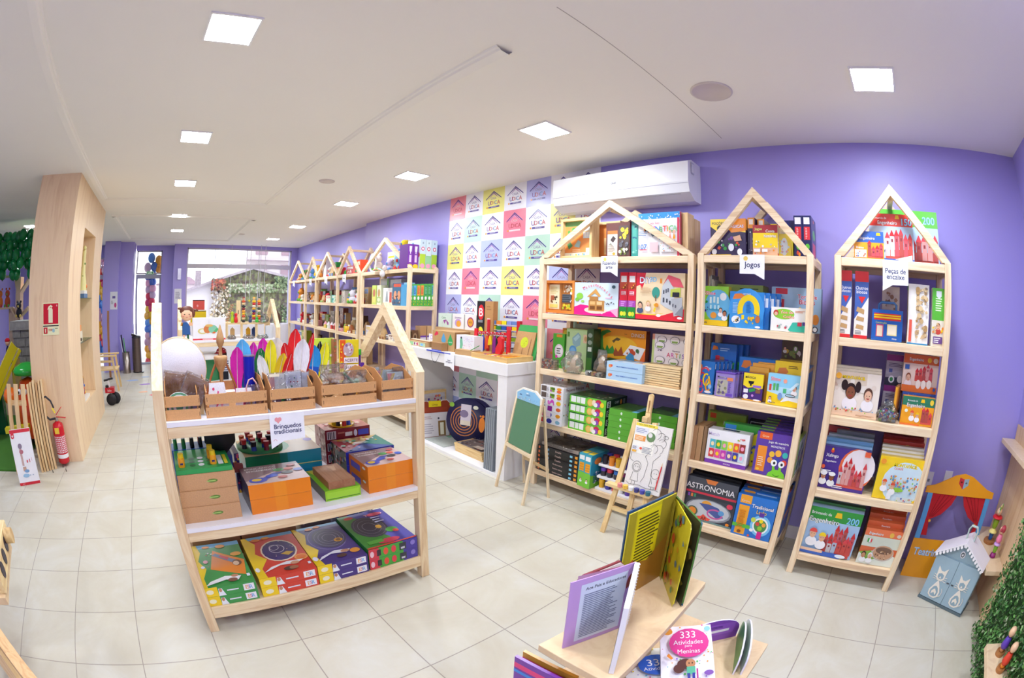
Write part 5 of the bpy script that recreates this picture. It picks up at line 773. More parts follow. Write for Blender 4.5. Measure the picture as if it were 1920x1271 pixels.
# third crate packs
for k, (x, w_, h_, sp, lab) in enumerate(((.50, .085, .15, 'r 0 0 .4 1 f2b0a8|r .3 0 .7 1 f4f2ea|z .3 .4 .6 .5 8 .04 a8c8d0,e8d8e0 3|e .6 .18 .32 .18 5a3a9a|p .6,.18,.6,.36,.75,.34,.9,.2 2f9a6a|p .6,.18,.92,.16,.7,.02 f2e23a|r .0 .92 .6 .08 f4e8c8', 'white card pack with a colour wheel in the middle crate'),
      (.575, .075, .155, 'r 0 0 1 1 e4e6ee|r .15 .6 .6 .3 d0d4e0|z .15 .55 .7 .3 5 .07 c83a4a,4a8a6a 3|e .6 .1 .4 .2 eaa060|e .6 .1 .33 .16 8a5a3a|e .6 .1 .26 .12 b03a2a|e .6 .1 .18 .08 3a7a6a|e .6 .1 .1 .05 d8d0c0', 'clear pack with a wooden rainbow in the middle crate'), (.625, .06, .145, 'r 0 0 1 1 dde0ea|r .2 .5 .6 .3 eceef4', 'pale sleeve pack beside the wooden rainbow pack'))):
    t = thing('toy_pack', lab, 'toy pack', (x, 1.985 + .02 * (k == 2), 1.10), rot=(-.12, 0, .08 * (1 - k))); b = MB('print', 'f0eef2'); b.box(-w_ / 2, 0, 0, w_ / 2, .012, h_); b.art(sp, (-w_ / 2, 0, 0), (w_, 0, 0), (0, 0, h_)); b.build('card', t); b = MB('film', 'f6f6f8'); b.box(-w_ / 2 - .004, -.003, 0, w_ / 2 + .004, .016, h_ + .006); b.build('wrapper', t)
# fourth crate
for k, (x, y, w_, h_, lab, c1) in enumerate(((.80, 2.04, .17, .17, 'large clear bag of wooden pieces, left in the fourth crate', 'b08a72'), (.90, 2.0, .14, .14, 'clear bag with green and cream pieces, right in the fourth crate', '6a9a6a'))):
    t = thing('toy_bag', lab, 'bag', (x, y, 1.10), rot=(-.1, 0, .1)); b = MB('film', 'efeeea'); bag(b, w_, .07, h_, 'f2f0ec', 'film', rd, .9); b.build('bag', t)
    b = MB('woodX', c1)
    b.tube([(-.06, 0, .13), (-.02, 0, .09), (.0, 0, .08), (.04, 0, .04)], .006, c1); b.ball((-.0, -.01, .085), .016, c1); b.ball((.03, 0, .06), (.028, .012, .012), '4f9a6a' if k else 'a8705a'); b.ball((-.03, 0, .035), (.03, .014, .02), 'c8a890'); b.build('wooden_piece', t)
b = MB('cloth', 'e8b03a'); b.prism([(0, 0), (.025, 0), (.03, .09), (.01, .1)], .02); tag(b.build('fabric_strip', None, (.945, 2.1, 1.10)), 'bright amber fabric strip at the right end of the fourth crate', 'fabric')
# boards with printed games behind the crates
LAN = 'r 0 0 1 1 f2dc2a|r 0 .35 .3 .65 e8602a|z 0 .4 .35 .6 12 .06 f2a02a,d8302a,f2dc2a 3|e .45 .78 .28 .16 c8b0b8|z .2 .65 .5 .28 9 .08 e8e4e8,d83a3a,8a6a9a 6|r .2 .47 .76 .13 f4eef2|r .2 .31 .76 .13 f4eef2|t .58 .535 .12 6a3a6a ACERTE .7|t .58 .375 .12 6a3a6a O_LANCE .7|p .5,.02,.98,.02,.98,.32 2f5ab0|e .72 .1 .14 .06 e8a03a|e .2 .16 .1 .07 b06a4a'
S('game_board', 'yellow and orange board game sleeve with white lettered panels', 'game box', 1.0, 1.118, 2.45, 1.0905, 1.345, .02, 'f2dc2a', LAN, rz=-.1)
S('game_board', 'reddish game sleeve edge left of the yellow orange game sleeve', 'game box', .985, 1.005, 2.52, 1.0905, 1.345, .05, '9a5a4a', 'z .1 0 .8 1 14 .3 c87a5a,6a8a5a 2')
S('game_board', 'lime green game sleeve with a small portrait behind the feathers', 'game box', .86, 1.005, 2.56, 1.0905, 1.348, .02, 'c8dc4a', 'z .05 .05 .9 .9 26 .06 e8ecb8,a8cf3a,f2f0e8 2|r .45 .15 .3 .35 e8dcc8|k .6 .28 .1 a87858 2b1a14 e8d8e0|l .3 .6 .5 .2 4 8a9a5a')
# fifth crate and goods around it
for k, (x, y, z, w_, h_, lab, sp) in enumerate(((1.06, 2.14, 1.0905, .13, .13, 'pale blue activity booklet with a rainbow behind the fifth crate', 'r 0 0 1 1 cfe8f0|p .1,.1,.9,.3,.9,.5,.1,.4 a8d0e0|e .3 .6 .14 .12 3a9a9a|r .6 .5 .35 .4 f2c8c8'), (1.10, 2.06, 1.0905, .12, .13, 'pastel card with pink and yellow rays in the fifth crate', 'p 0,.2,.4,1,.1,1 f2a8a8|p .0,.0,.5,1,.4,1 f2d88a|r .5 .4 .5 .6 cfe8ee|r .1 .0 .8 .12 e8e4f0'), (1.13, 1.99, 1.10, .09, .12, 'clear pack with rainbow card and white shapes in the fifth crate', 'r 0 .0 .9 1 d8ecec|p 0,.5,.3,.95,0,.95 e88a8a|p .0,.5,.3,.95,.5,.95,.1,.4 f0d07a|z .2 .02 .7 .4 9 .1 dcdcf0,c8c8e8 2'))):
    t = thing('activity_pack', lab, 'toy pack', (x, y, z), rot=(-.25, 0, .15 - .1 * k)); b = MB('print', 'eef0f4'); b.box(-w_ / 2, 0, 0, w_ / 2, .008, h_); b.art(sp, (-w_ / 2, 0, 0), (w_, 0, 0), (0, 0, h_)); b.build('card', t); b = MB('film', 'f6f6f8'); b.box(-w_ / 2 - .003, -.003, 0, w_ / 2 + .003, .012, h_ + .005); b.build('wrapper', t)
t = thing('toy_bag', 'clear bag of red and blue small toys at the right end of the fifth crate', 'bag', (1.155, 2.03, 1.098)); b = MB('film', 'eeeaf2'); bag(b, .08, .06, .14, 'f2eef6', 'film', rd, .8); b.build('bag', t)
b = MB('plastic', 'wh')
for i in range(14): b.ball((rd.uniform(-.025, .025), rd.uniform(-.015, .015), rd.uniform(.012, .11)), rd.uniform(.006, .012), rd.choice(['d83a3a', '6a8ac8', 'f4f0f2', '8a7a9a', 'f4f0f2']), n=8, k=5)
tag(b.build('small_toys', t), kind='stuff')
for k, x in enumerate((1.115, 1.20)):
    t = thing('rainmaker_toy', 'tall toy tube with green cap, red to violet, %s of the two' % ['left', 'right'][k], 'toy', (x - .03, 2.58 - .02 * k, 1.0905), group='green capped tubes'); b = MB('plastic', 'wh'); b.cyl((0, 0, 0), (0, 0, .09), .015, None, 'd83a2a'); b.cyl((0, 0, .09), (0, 0, .15), .015, None, '5a2a8a'); b.build('tube', t); b = MB('plastic', '3fae3a'); b.cyl((0, 0, .15), (0, 0, .185), .018); b.build('cap', t)
b = MB('kraft', 'c8853f'); b.lathe((0, 0, 0), [(.026, 0), (.033, .06), (.036, .07), (.03, .07), (.028, .005)], n=16); tag(b.build('small_bucket', None, (1.045, 2.37, 1.0905)), 'little tan pot standing right of the yellow orange game sleeve', 'pot')
b = MB('plastic', '5a2a9a'); b.box(-.012, 0, 0, .012, .02, .11); tag(b.build('slim_pack', None, (1.165, 2.49, 1.0905)), 'slim violet pack edge beside the yellow orange game sleeve', 'toy pack')
# ---- second shelf of the unit (z .605)
t = 0
for i in range(3): S('kraft_box', 'brown kraft game box with a small green mark, %s of its stack of three' % ['bottom', 'middle', 'top'][i], 'game box', -.045 + .003 * i, .248, 1.975 + .006 * i, .605 + .0765 * i, .605 + .0765 * i + .0755, .30, 'cf9f70', 'e .6 .5 .09 .12 6a8a3a|l .5 .42 .18 .16 1 a8c86a', m='kraft', R='r 0 0 1 1 a87848', group='kraft game boxes')
t = thing('peg_game', 'green peg game board with two orange bottles on top of the kraft boxes', 'game', (.10, 1.99, .8345)); b = MB('painted', '2f9e4f'); b.box(-.14, 0, 0, .14, .28, .022)
b.art('r .12 .3 0 0 fff|' + '|'.join('e %g %g .055 .06 %s' % (.32 + .16 * i, .18 + .16 * j, ['1c6a34', 'eceef0', '1c6a34'][i]) for i in range(3) for j in range(3)) + '|r .78 .1 .09 .45 e8ecec|r .89 .1 .06 .45 e8d83a', (-.14, 0, .022), (.28, 0, 0), (0, .28, 0)); b.build('board', t)
for x, y in ((-.105, .045), (.055, .05), (.05, .13)):
    b = MB('plastic', 'f0a41c'); b.cyl((x, y, .0225), (x, y, .065), .017, None, 'f2a21c'); b.cyl((x, y, .065), (x, y, .085), .014, None, 'f4cf1c'); b.art('r .2 .2 .6 .3 22255e', (x - .012, y - .0175, .03), (.024, 0, 0), (0, 0, .03)); b.build('bottle', t)
t = thing('peg_game', 'blue rack of yellow, green, red and black pegs standing behind the green board', 'game', (.04, 2.30, .605)); b = MB('painted', '2462b8'); b.box(-.09, 0, 0, .12, .12, .245); b.build('rack_base', t)
for i in range(4):
    for j in range(4):
        b = MB('plastic', 'wh'); x = -.065 + .048 * i; y = .02 + .027 * j; z = .246; cc = [['1f7a3a', '2f9a4a', 'f2cf1c', 'f4d83a'], ['1f7a3a', '2f9a4a', 'f2cf1c', 'f4d83a'], ['1b1a20', '22222a', 'd83a3a', 'd83a4a'], ['1b1a20', '22222a', 'd83a3a', 'd83a4a']][i][j]
        b.cyl((x, y, z), (x, y, z + .05), .012, .010, cc); b.cyl((x, y, z + .0505), (x, y, z + .058), .008, .006, 'e8ece8' if j < 2 else cc); b.build('peg', t)
t = thing('craft_figure', 'dark hatted blue and white cardboard figure on the second shelf', 'toy', (.225, 2.22, .605)); b = MB('paper', '2a4a9a'); b.box(-.04, 0, 0, .05, .1, .22); b.prism([(-.075, .17), (-.03, .2), (-.03, .15), (-.07, .13)], .02, o=(0, -.005, 0), c='7a4a3a'); b.prism([(.05, .18), (.10, .17), (.1, .14), (.05, .13)], .02, o=(0, -.005, 0), c='8a3a34'); b.art('r .35 .6 .35 .2 e8dcd0|z 0 0 1 .5 10 .09 d8d8e8,c83a4a,e8b03a 5', (-.04, 0, 0), (.09, 0, 0), (0, 0, .22)); b.build('body', t); b = MB('paper', '121214'); b.lathe((0, .05, .22), [(.03, 0), (.085, .06), (.085, .15), (.0, .15)], n=14); b.build('hat', t)
S('game_box', 'tall box with photos printed beside the cardboard figure on the second shelf', 'game box', .288, .315, 2.25, .605, .82, .2, '3a2a6a', 'z 0 0 1 1 20 .3 e8dce0,d84a6a,4a3a8a,e8b83a 3', R='r 0 0 1 1 eeeaea')
def puzzle(i, a, c, y, lab):
    pz = 'r 0 0 1 1 d8b8b0|p 0,.2,1,.9,1,1,0,1 8a6a70|t .32 .86 .14 f2ece8 BRINCANDO .5|t .34 .72 .13 f2ece8 ENGENHEIRO .5|p .1,.1,.3,.16,.7,.5,.5,.5 3a4ab0|e .2 .2 .15 .13 3a4ac0|e .18 .22 .08 .07 f2c81c|e .45 .34 .1 .07 3a5ad0|e .62 .62 .1 .08 2f9a3c|e .78 .62 .08 .07 e0502a|e .72 .42 .1 .08 1b1a20|e .92 .5 .08 .08 2a5ac8|e .6 .2 .08 .06 c84a3a|e .86 .8 .08 .06 c8404a'
    return S('puzzle_box', lab, 'game box', a, c, y, .605 + i * .0745, .605 + i * .0745 + .0735, .235, 'f0881a', 'r 0 0 1 1 ee8418|r .4 0 .2 1 f2901f', T=pz, L='r 0 0 1 1 e87a1a|r .1 .2 .5 .5 5a4ac8|e .8 .7 .08 .1 eee' if a > .9 else 'r 0 0 1 1 5a4450', R='r 0 0 1 1 e07414', group='orange puzzle boxes')
for i in range(2): puzzle(i, .300, .618, 1.975, 'orange puzzle box, %s of the left pair on the second shelf' % ['lower', 'upper'][i])
for i in range(2): puzzle(i, .928, 1.196, 1.965, 'orange puzzle box, %s of the right pair on the second shelf' % ['lower', 'upper'][i])
S('craft_kit_box', 'flat lime green box with clear lid on the second shelf', 'game box', .688, .885, 1.975, .605, .660, .30, '9ad02a', 'r .05 .2 .9 .6 a8dc3a|r .03 .12 .94 .06 2f6a2a', T='r 0 0 1 1 7ac02a|p 0,1,.4,.3,.6,.3,1,1 e8dc3a|e .5 .2 .2 .1 d8a02a', L='r 0 0 1 1 4a5a3a')
S('wooden_box', 'reddish wooden lidded box lying on the flat lime green box', 'wooden box', .715, .862, 1.985, .6605, .7, .24, 'b0805e', 'r 0 0 1 1 a8765a', T='r .04 .04 .92 .92 b88a6a|p .5,.9,.8,.9,.7,.6,.55,.6 d8b090', m='woodY')
S('game_box', 'long green and teal game box, lower of its pair behind the orange puzzles', 'game box', .355, .80, 2.30, .605, .69, .3, '1a8a8a', 'r 0 0 .45 1 1a7a5a|r .55 0 .45 1 1a8ab0', R='r 0 0 1 1 1a7a9a', group='green and teal game boxes')
S('game_box', 'long green and teal game box, upper of its pair behind the orange puzzles', 'game box', .355, .80, 2.30, .691, .775, .3, '1f8a7a', 'r 0 0 .45 1 1c7f52|r .55 0 .45 1 1f96a8|r .45 .1 .55 .06 d8cf7a', T='r 0 0 1 1 c8a87a|e .35 .45 .3 .4 2a9a5a|e .95 .6 .06 .1 8a6ac8', R='r 0 0 1 1 1a7a9a|e .8 .8 .04 .06 e8f0f4', group='green and teal game boxes')
t = thing('peg_game', 'round green disc with red, orange and black pegs under the speech bubble tag', 'game', (.475, 2.45, .7755)); b = MB('painted', '2a8a4a'); b.lathe((0, 0, 0), [(.135, 0), (.135, .012), (0, .012)], n=30); b.build('disc', t)
for i in range(14): a_ = i * 2 * PI / 9 if i < 9 else i * 2 * PI / 5; r_ = .105 if i < 9 else .055; x, y = r_ * math.cos(a_), r_ * math.sin(a_); b = MB('painted', ['e8602a', 'd8302a', '1f1c24', 'b02a3a'][i % 4]); b.cyl((x, y, .0125), (x, y, .035), .016, .013, ['2a4aa8', '8a2a3a', '22222a'][i % 3]); b.cyl((x, y, .0355), (x, y, .062), .014, .017); b.build('peg', t)
for i in range(3): S('game_box', 'dark red game box with barcode labels, %s of its stack of three' % ['bottom', 'middle', 'top'][i], 'game box', .888, 1.19, 2.46, .605 + .0715 * i, .605 + .0715 * i + .0705, .185, '8e1f2e', 'r .04 .15 .2 .7 e8e0dc|r .06 .2 .02 .6 222|r .1 .2 .02 .6 222|r .14 .2 .01 .6 222|r .18 .2 .02 .6 222|l .28 .5 .2 .3 1 c87a6a|r .44 .3 .16 .35 ece4e0|e .67 .5 .04 .3 eef|r .73 .25 .24 .5 4a4ac0', T='r 0 0 1 1 d89a90|z .1 .1 .8 .8 16 .06 f2d8c8,c84a4a,8a2a3a 3', L='r 0 0 1 1 b88a8a|z 0 0 1 1 10 .08 e8d8d0,8a2a3a 2', group='dark red game boxes')
t = thing('peg_game', 'small yellow tray of coloured pegs on the dark red boxes', 'game', (1.03, 2.54, .8195)); b = MB('plastic', 'f0c01c'); b.lathe((0, 0, 0), [(.075, 0), (.085, .012), (.08, .012), (.072, .004), (0, .004)], n=24); b.build('tray', t)
for i in range(8): a_ = i * PI / 4; x, y = .05 * math.cos(a_), .05 * math.sin(a_); b = MB('painted', ['1b1a20', 'd8302a', '2a4ac0', 'c8306a', 'e8c81c'][i % 5]); b.cyl((x, y, .0045), (x, y, .045), .014, .012); b.build('peg', t)
BLG = 'r 0 0 1 1 6a4a9a|p 0,0,.5,.5,1,0 3a5aa8|p 0,1,.5,.5,0,0 b84a5a|p 1,1,.5,.5,1,0 2f8a7a|p 0,1,.5,.5,1,1 d8b87a|z .05 .55 .9 .4 14 .05 e8e4ea,d84a4a,3a6ac0,f0c01c 3|z .05 .05 .4 .8 12 .045 d8b0b8,5ab08a,e8e8f0 4|l .3 .4 .4 .15 3 f2eef0'
for i in range(2): S('game_box', 'royal blue game box with patterned lid, %s of its pair' % ['lower', 'upper'][i], 'game box', .915, 1.222, 2.21, .605 + .076 * i, .605 + .076 * i + .075, .235, '2a34a8', 'r .05 .2 .06 .6 c8505a|r .13 .12 .1 .7 e8d8e0|r .3 .6 .1 .2 c8ccf0', T=BLG, L='r 0 0 1 1 5a5a4a|z 0 0 1 1 20 .06 b8b8a0,2a3ab0,c84a4a 3', group='royal blue game boxes')
# ---- bottom shelf
BT = ['p 0,0,.22,0,.3,.2,.16,.35,.24,.6,.1,.75,.14,1,0,1 f7d21c|', 'e .16 .9 .05 .04 f0902a|e .1 .12 .06 .04 eef|']
def board_game(i, k, xa, xb, lab, base, top, fr, y=1.935, h=.0555, d=.43):
    z = .156 + i * (h + .001)
    return S('board_game', lab, 'game box', xa, xb, y, z, z + h, d, base, fr, T=top, R='r 0 0 1 1 ' + base, L='r 0 0 1 1 ' + ('f2c81c' if k < 3 else '2f8a3a'), group=['green science game boxes', 'red spirograph game boxes', 'purple spirograph game boxes', 'blue and green racing game boxes'][k])
LBK = '|k .38 .06 .12 e8b89a 8a4a2a f2f2f4|k .62 .02 .11 b87a58 2b1a14 e8e8ee'
TG = 'r 0 0 1 1 3f9a4a|r .1 .9 .9 .1 7ab8e0|p 0,0,.12,0,.1,.2,.2,.4,.08,.6,.16,.8,.1,1,0,1 f7d21c|p .28,.38,.42,.82,.98,.5,.9,.16 ee8a2a|p .38,.7,.46,.74,.86,.5,.82,.42 7a8aa8|p .5,.66,.56,.68,.7,.6,.66,.54 d8485a|e .82 .45 .09 .07 7a4a2a|e .8 .44 .06 .05 e8c8a8|e .3 .92 .08 .03 f0902a|e .6 .9 .1 .045 f0a03a|e .86 .66 .11 .05 f0b04a|e .22 .56 .05 .04 e8a8b0|e .14 .44 .04 .03 eef|z .2 .4 .2 .4 9 .02 c83a4a,e8e8e8,8ac86a 4|p .1,.02,.5,.1,.72,.06,.8,.14,.5,.18,.2,.1 f2f2f4|e .68 .16 .07 .03 c88a68|e .62 .08 .09 .04 8a5a44|r .9 .1 .06 .06 eef'
TR = 'r 0 0 1 1 d8402f|r .1 .92 .9 .08 7ab8e0|p 0,0,.16,0,.14,.2,.3,.4,.14,.56,.22,.8,.08,1,0,1 f7d21c|e .58 .56 .33 .27 f2dcc0|e .58 .56 .30 .245 3a2470|a .56 .6 .14 .1 .012 0 360 e8e0f0|a .52 .64 .09 .07 .01 0 360 e8e0f0|p .58,.46,.7,.5,.82,.46,.7,.4 d8b03a|e .26 .9 .09 .035 f0902a|e .46 .92 .08 .03 f0a03a|e .88 .3 .12 .07 f0a04a|e .88 .3 .09 .05 e8782a|p .14,.1,.46,.2,.74,.18,.9,.24,.6,.26,.3,.2 f2f2f4|e .72 .2 .08 .035 d8a080|e .6 .1 .12 .045 5a3a30|e .66 .1 .08 .035 a87050|e .05 .18 .04 .05 f4f4f4|r .92 .1 .05 .05 eef|z .3 .4 .6 .4 18 .012 f2c8c0 3'
TP = 'r 0 0 1 1 4a3580|r .1 .94 .9 .06 7ab8e0|p 0,0,.16,0,.12,.2,.24,.36,.1,.56,.2,.8,.06,1,0,1 f7d21c|a .55 .6 .38 .3 .02 0 360 8a7ab8|e .6 .6 .34 .26 4a4060|a .6 .6 .3 .22 .012 0 360 8a84a8|a .6 .6 .22 .16 .012 0 360 9a94b0|a .6 .6 .14 .1 .01 0 360 b8b0c8|e .74 .5 .09 .05 e8a82a|e .74 .5 .05 .03 8a5a1a|e .34 .92 .08 .035 f0902a|e .52 .94 .08 .03 f0902a|e .86 .16 .1 .055 f0a03a|p .1,.1,.4,.2,.7,.16,.8,.22,.5,.26,.2,.18 eceaf4|e .68 .2 .09 .035 c89070|e .56 .11 .1 .04 5a3a30|e .06 .16 .05 .05 eef'
TM = 'r 0 0 1 1 4a44a8|p 0,0,.5,0,.6,.2,.3,.5,.4,.8,.2,1,0,1 3f8a2f|e .42 .55 .34 .3 3a3444|a .42 .55 .3 .27 .012 0 360 6a6474|a .42 .55 .22 .2 .012 0 360 7a7484|a .42 .55 .14 .12 .012 0 360 8a8494|e .2 .9 .1 .04 d8402a|e .58 .5 .06 .05 e8b03a|e .75 .35 .12 .07 4aa83a|e .8 .3 .06 .04 e04a3a|T .72 .86 .07 f2d8e8 c8304a TURBO .4|e .74 .86 .16 .05 d84a6a|e .5 .1 .22 .06 c8304a|r .1 .1 .3 .08 5aa83a|r .0 0 1 .03 d8402a|l .6 .6 .2 .2 3 c8c8e8'
FR_ = lambda bs: 'r 0 0 .28 1 f7d21c|e .13 .5 .07 .25 f4ecc8|p .28,0,.42,0,.36,.8,.3,.8 eef0f4|e .33 .6 .03 .2 c88a68|l .45 .35 .28 .3 1 e8e8ee|r .76 .15 .2 .7 f2eef0|t .86 .5 .4 d86a8a S .1|t .82 .5 .4 f0a03a E .1|t .9 .5 .4 5aa8d8 R .1'
for k, (xa, xb, lb, base, tp) in enumerate(((-.062, .232, 'green science game box', '3f9a4a', TG), (.253, .572, 'red spirograph game box', 'd8402f', TR), (.577, .870, 'purple spirograph game box', '4a3580', TP))):
    for i in range(2): board_game(i, k, xa, xb, '%s, %s of its pair on the bottom shelf of the front unit' % (lb, ['lower', 'upper'][i]), base, tp, FR_(base))
for i in range(2): board_game(i, 3, .878, 1.186, 'blue and green racing game box, %s of its pair on the bottom shelf' % ['lower', 'upper'][i], '4a44a8', TM, 'r 0 0 .2 1 d83a4a|r .2 0 .55 1 4aa83a|r .7 0 .3 1 4a3a9a|r .16 .2 .08 .6 3a2a34|e .34 .5 .05 .35 e8503a|e .5 .5 .05 .35 e83a4a|r .62 .15 .14 .7 3a3a44|r .65 .25 .08 .2 c8c8d0|e .06 .5 .04 .3 f2c8d0|e .9 .6 .05 .25 8a7ac8', h=.0655)
for i, (a, c) in enumerate(((-.045, .26), (.27, .62))):
    b = MB('kraft', 'c9965f'); tag(S('kraft_box', 'shallow open kraft box behind the game boxes, ' + ['left one', 'right one'][i] + ' on the bottom shelf', 'box', a, c, 2.40, .156, .30, .22, 'b98a58', 'r 0 .85 1 .15 e8cfa0', T='r .03 .05 .94 .9 a8784a', m='kraft'))
S('game_box', 'blue game box with green grass print at the back right of the bottom shelf', 'game box', .90, 1.05, 2.42, .156, .31, .2, '3a52a8', 'r 0 0 1 .3 2f7a2a|e .3 .7 .2 .2 c83a5a|z 0 .1 1 .3 12 .08 1f4a1a,d8c82a 3')
S('game_box', 'white framed blue box with text lines at the back right corner of the bottom shelf', 'game box', 1.06, 1.17, 2.45, .156, .33, .15, '4a5ab0', 'r .06 .06 .88 .88 e4e8ee|l .12 .12 .7 .7 6 6a7ab0')
S('game_box', 'grey lidded box beside the open kraft boxes on the bottom shelf', 'game box', .66, .86, 2.42, .156, .29, .2, '8a8078', 'z 0 0 1 1 18 .05 5a4a44,c8c0b8 3')
# ------------------------------------------------------------------ white counter between the racks
t = thing('counter', 'white counter between the craft rack and the far pine racks', 'counter', (2.63, 2.77, 0)); CW = 'f1eeee'
b = MB('painted', CW); b.box(0, 0, .96, .60, 1.80, 1.065); b.build('worktop', t, bev=.003)
b = MB('painted', CW); b.box(.006, .006, 0, .60, .12, .958); b.build('end_panel', t)
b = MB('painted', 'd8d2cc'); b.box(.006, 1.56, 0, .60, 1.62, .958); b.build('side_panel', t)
b = MB('painted', CW); b.box(.01, .122, 0, .60, 1.558, .03); b.build('plinth', t)
ZC = 1.0655
def Cn(*a, **k): return W(*a, **k)
Cn('game_box', 'large kraft cube box with blue and green leaf badges on the counter', 'box', 4.06, 3.66, 2.74, ZC, 1.262, .2, 'c39a66', 'e .2 .85 .07 .1 d8284a|e .14 .78 .05 .07 d8284a|e .52 .55 .1 .18 5aa8d8|p .44,.66,.6,.66,.52,.92 5aa8d8|e .82 .5 .11 .2 3aa85a|p .73,.6,.91,.6,.82,.9 3aa85a|t .82 .48 .08 cfeedb reciclo .18', m='kraft', R='r 0 0 1 1 a87c4c')
Cn('game_box', 'long low kraft box with a green label on the counter left end', 'box', 4.52, 4.14, 2.70, ZC, 1.118, .1, 'c9a878', 'r .0 .15 .35 .7 9fd09a|r .35 .15 .3 .7 e8dcc8|e .42 .5 .04 .3 7a2a6a|e .5 .5 .04 .3 f2f0f0|e .56 .5 .05 .3 c83a5a|r .7 .15 .3 .7 b4d0b0|e .82 .5 .07 .25 7ab0e0', m='kraft')
b = MB('woodX', '8a5a3a'); b.box(-.2, 0, 0, .2, .05, .008, 'a8744a'); b.box(-.2, .001, .0081, .2, .049, .016, 'e8dcc8'); tag(b.build('wooden_bar', None, (2.74, 4.31, 1.119), QX), 'brown and cream flat wooden bar lying on the long low kraft box', 'toy')
Cn('game_box', 'low kraft box under the hanging string on the counter front edge', 'box', 3.95, 3.77, 2.655, ZC, 1.148, .08, 'a87c50', m='kraft', F='r 0 0 1 .12 4a5ac0')
Cn('display_sign', 'small white logo card standing on the counter near the kraft cube', 'sign', 4.22, 4.12, 2.80, 1.13, 1.21, .004, 'f2eef4', 'e .5 .55 .25 .3 c89ad8|e .5 .55 .17 .2 f2eef4')
Cn('kraft_box', 'small kraft box carrying the little logo card on the counter', 'box', 4.23, 4.11, 2.79, ZC, 1.129, .06, 'b0865a', m='kraft')
Cn('box', 'white printed box with a green dinosaur drawing on the counter', 'box', 3.63, 3.35, 2.74, ZC, 1.245, .11, 'eceaf2', 'p .18,.1,.3,.1,.38,.5,.34,.8,.26,.9,.2,.7,.22,.5 7ac09a|e .28 .86 .05 .06 2a3a3a|z .4 .1 .56 .8 40 .018 c8a8d8,d88ab0,a8b8e0 4|z .05 .6 .9 .35 16 .012 8ab8c8 2', T='r .1 .1 .8 .8 f4f0f6|e .5 .5 .2 .2 d8e48a')
Cn('box', 'mint gift box with a purple monster mark, left at the counter back', 'box', 4.42, 4.16, 3.06, 1.27, 1.43, .14, 'd8e8da', 't .42 .7 .16 5a8a6a Caixa .5|p .3,.2,.4,.45,.5,.25,.6,.5,.7,.2,.8,.2,.8,.36,.6,.56,.4,.5 a04a9a|z .05 .05 .9 .9 14 .012 8ab09a 3')
Cn('box', 'white gift box with an orange violet mark, second at the counter back', 'box', 4.14, 3.93, 3.06, 1.27, 1.43, .14, 'f0ece8', 'e .5 .4 .28 .28 c8a0d8|e .55 .35 .2 .22 f0a83a|t .5 .75 .12 7a4a9a SURPRESA .6')
Cn('box', 'white gift box with a dark red mark, third at the counter back', 'box', 3.91, 3.72, 3.06, 1.27, 1.43, .14, 'f0ece8', 'e .5 .5 .3 .34 a83a6a|e .5 .5 .22 .26 e8a02a|t .5 .5 .12 5a1a2a BOX .4')
Cn('kraft_box', 'long kraft boxes base carrying the gift boxes at the counter back', 'box', 4.44, 3.70, 3.03, ZC, 1.269, .17, 'c9a070', 'r 0 .72 1 .1 b08858|r .1 .2 .7 .4 bc9464', m='kraft')
Cn('game_box', 'tall black box with a red disc above a yellow disc on the counter', 'game box', 3.64, 3.52, 3.0, ZC, 1.58, .07, '1a181c', 'e .55 .78 .38 .15 d8202f|t .55 .78 .16 wh B .6|e .55 .36 .38 .14 f0e83a|t .55 .36 .12 7a7a3a B .5|r .2 .58 .6 .05 8a8a90|r .1 .12 .8 .05 c8b8a0')
Cn('game_box', 'tall kraft box with a vertical cream label beside the tall black box', 'game box', 3.515, 3.39, 3.0, ZC, 1.58, .06, 'c08d56', 'r .3 .25 .36 .42 f0e4dc|t .48 .46 .26 a8303a JENGO .8 1.5708|l .2 .82 .6 .1 2 a8784a', m='kraft')
# red hanging rail of coloured felt keys
t = thing('key_rack', 'red frame rail hung with coloured felt strips on the counter', 'toy', (2.90, 3.29, ZC), QX + .35)
for x in (-.175, .175): b = MB('painted', 'd8202f'); b.box(x - .016, 0, 0, x + .016, .03, .25); b.build('post', t)
b = MB('painted', 'd8202f'); b.box(-.159, .008, .2, .159, .022, .225); b.build('cross_rail', t)
for i, c in enumerate(('1f9a4a', '2a3ac0', 'e8502a', 'f2cf1c', '8a2a8a', '1b1a20', 'e8401c')):
    x = -.125 + .041 * i; h_ = [.15, .16, .14, .1, .17, .14, .16][i]
    b = MB('cloth', c); b.prism([(-.02, -h_), (.02, -h_ + .01), (.016, -.04), (.006, -.01), (-.006, -.01), (-.016, -.05)], .018, o=(x, -.008 - .010 * (i % 2), .2)); b.build('felt_strip', t)
    b = MB('metal', 'c8c8cc'); b.tube([(x + .012 * math.cos(a), -.008, .205 + .016 * math.sin(a)) for a in [k * PI / 4 for k in range(8)]], .003, n=5, closed=True); b.build('ring', t)
t = thing('wooden_abacus', 'tall red framed stand with rows of coloured blocks on the counter', 'toy', (3.04, 3.28, ZC), QX + .3)
for x in (-.17, .16): b = MB('painted', 'cf1f2c'); b.box(x - .016, 0, 0, x + .016, .05, .335); b.build('side_post', t)
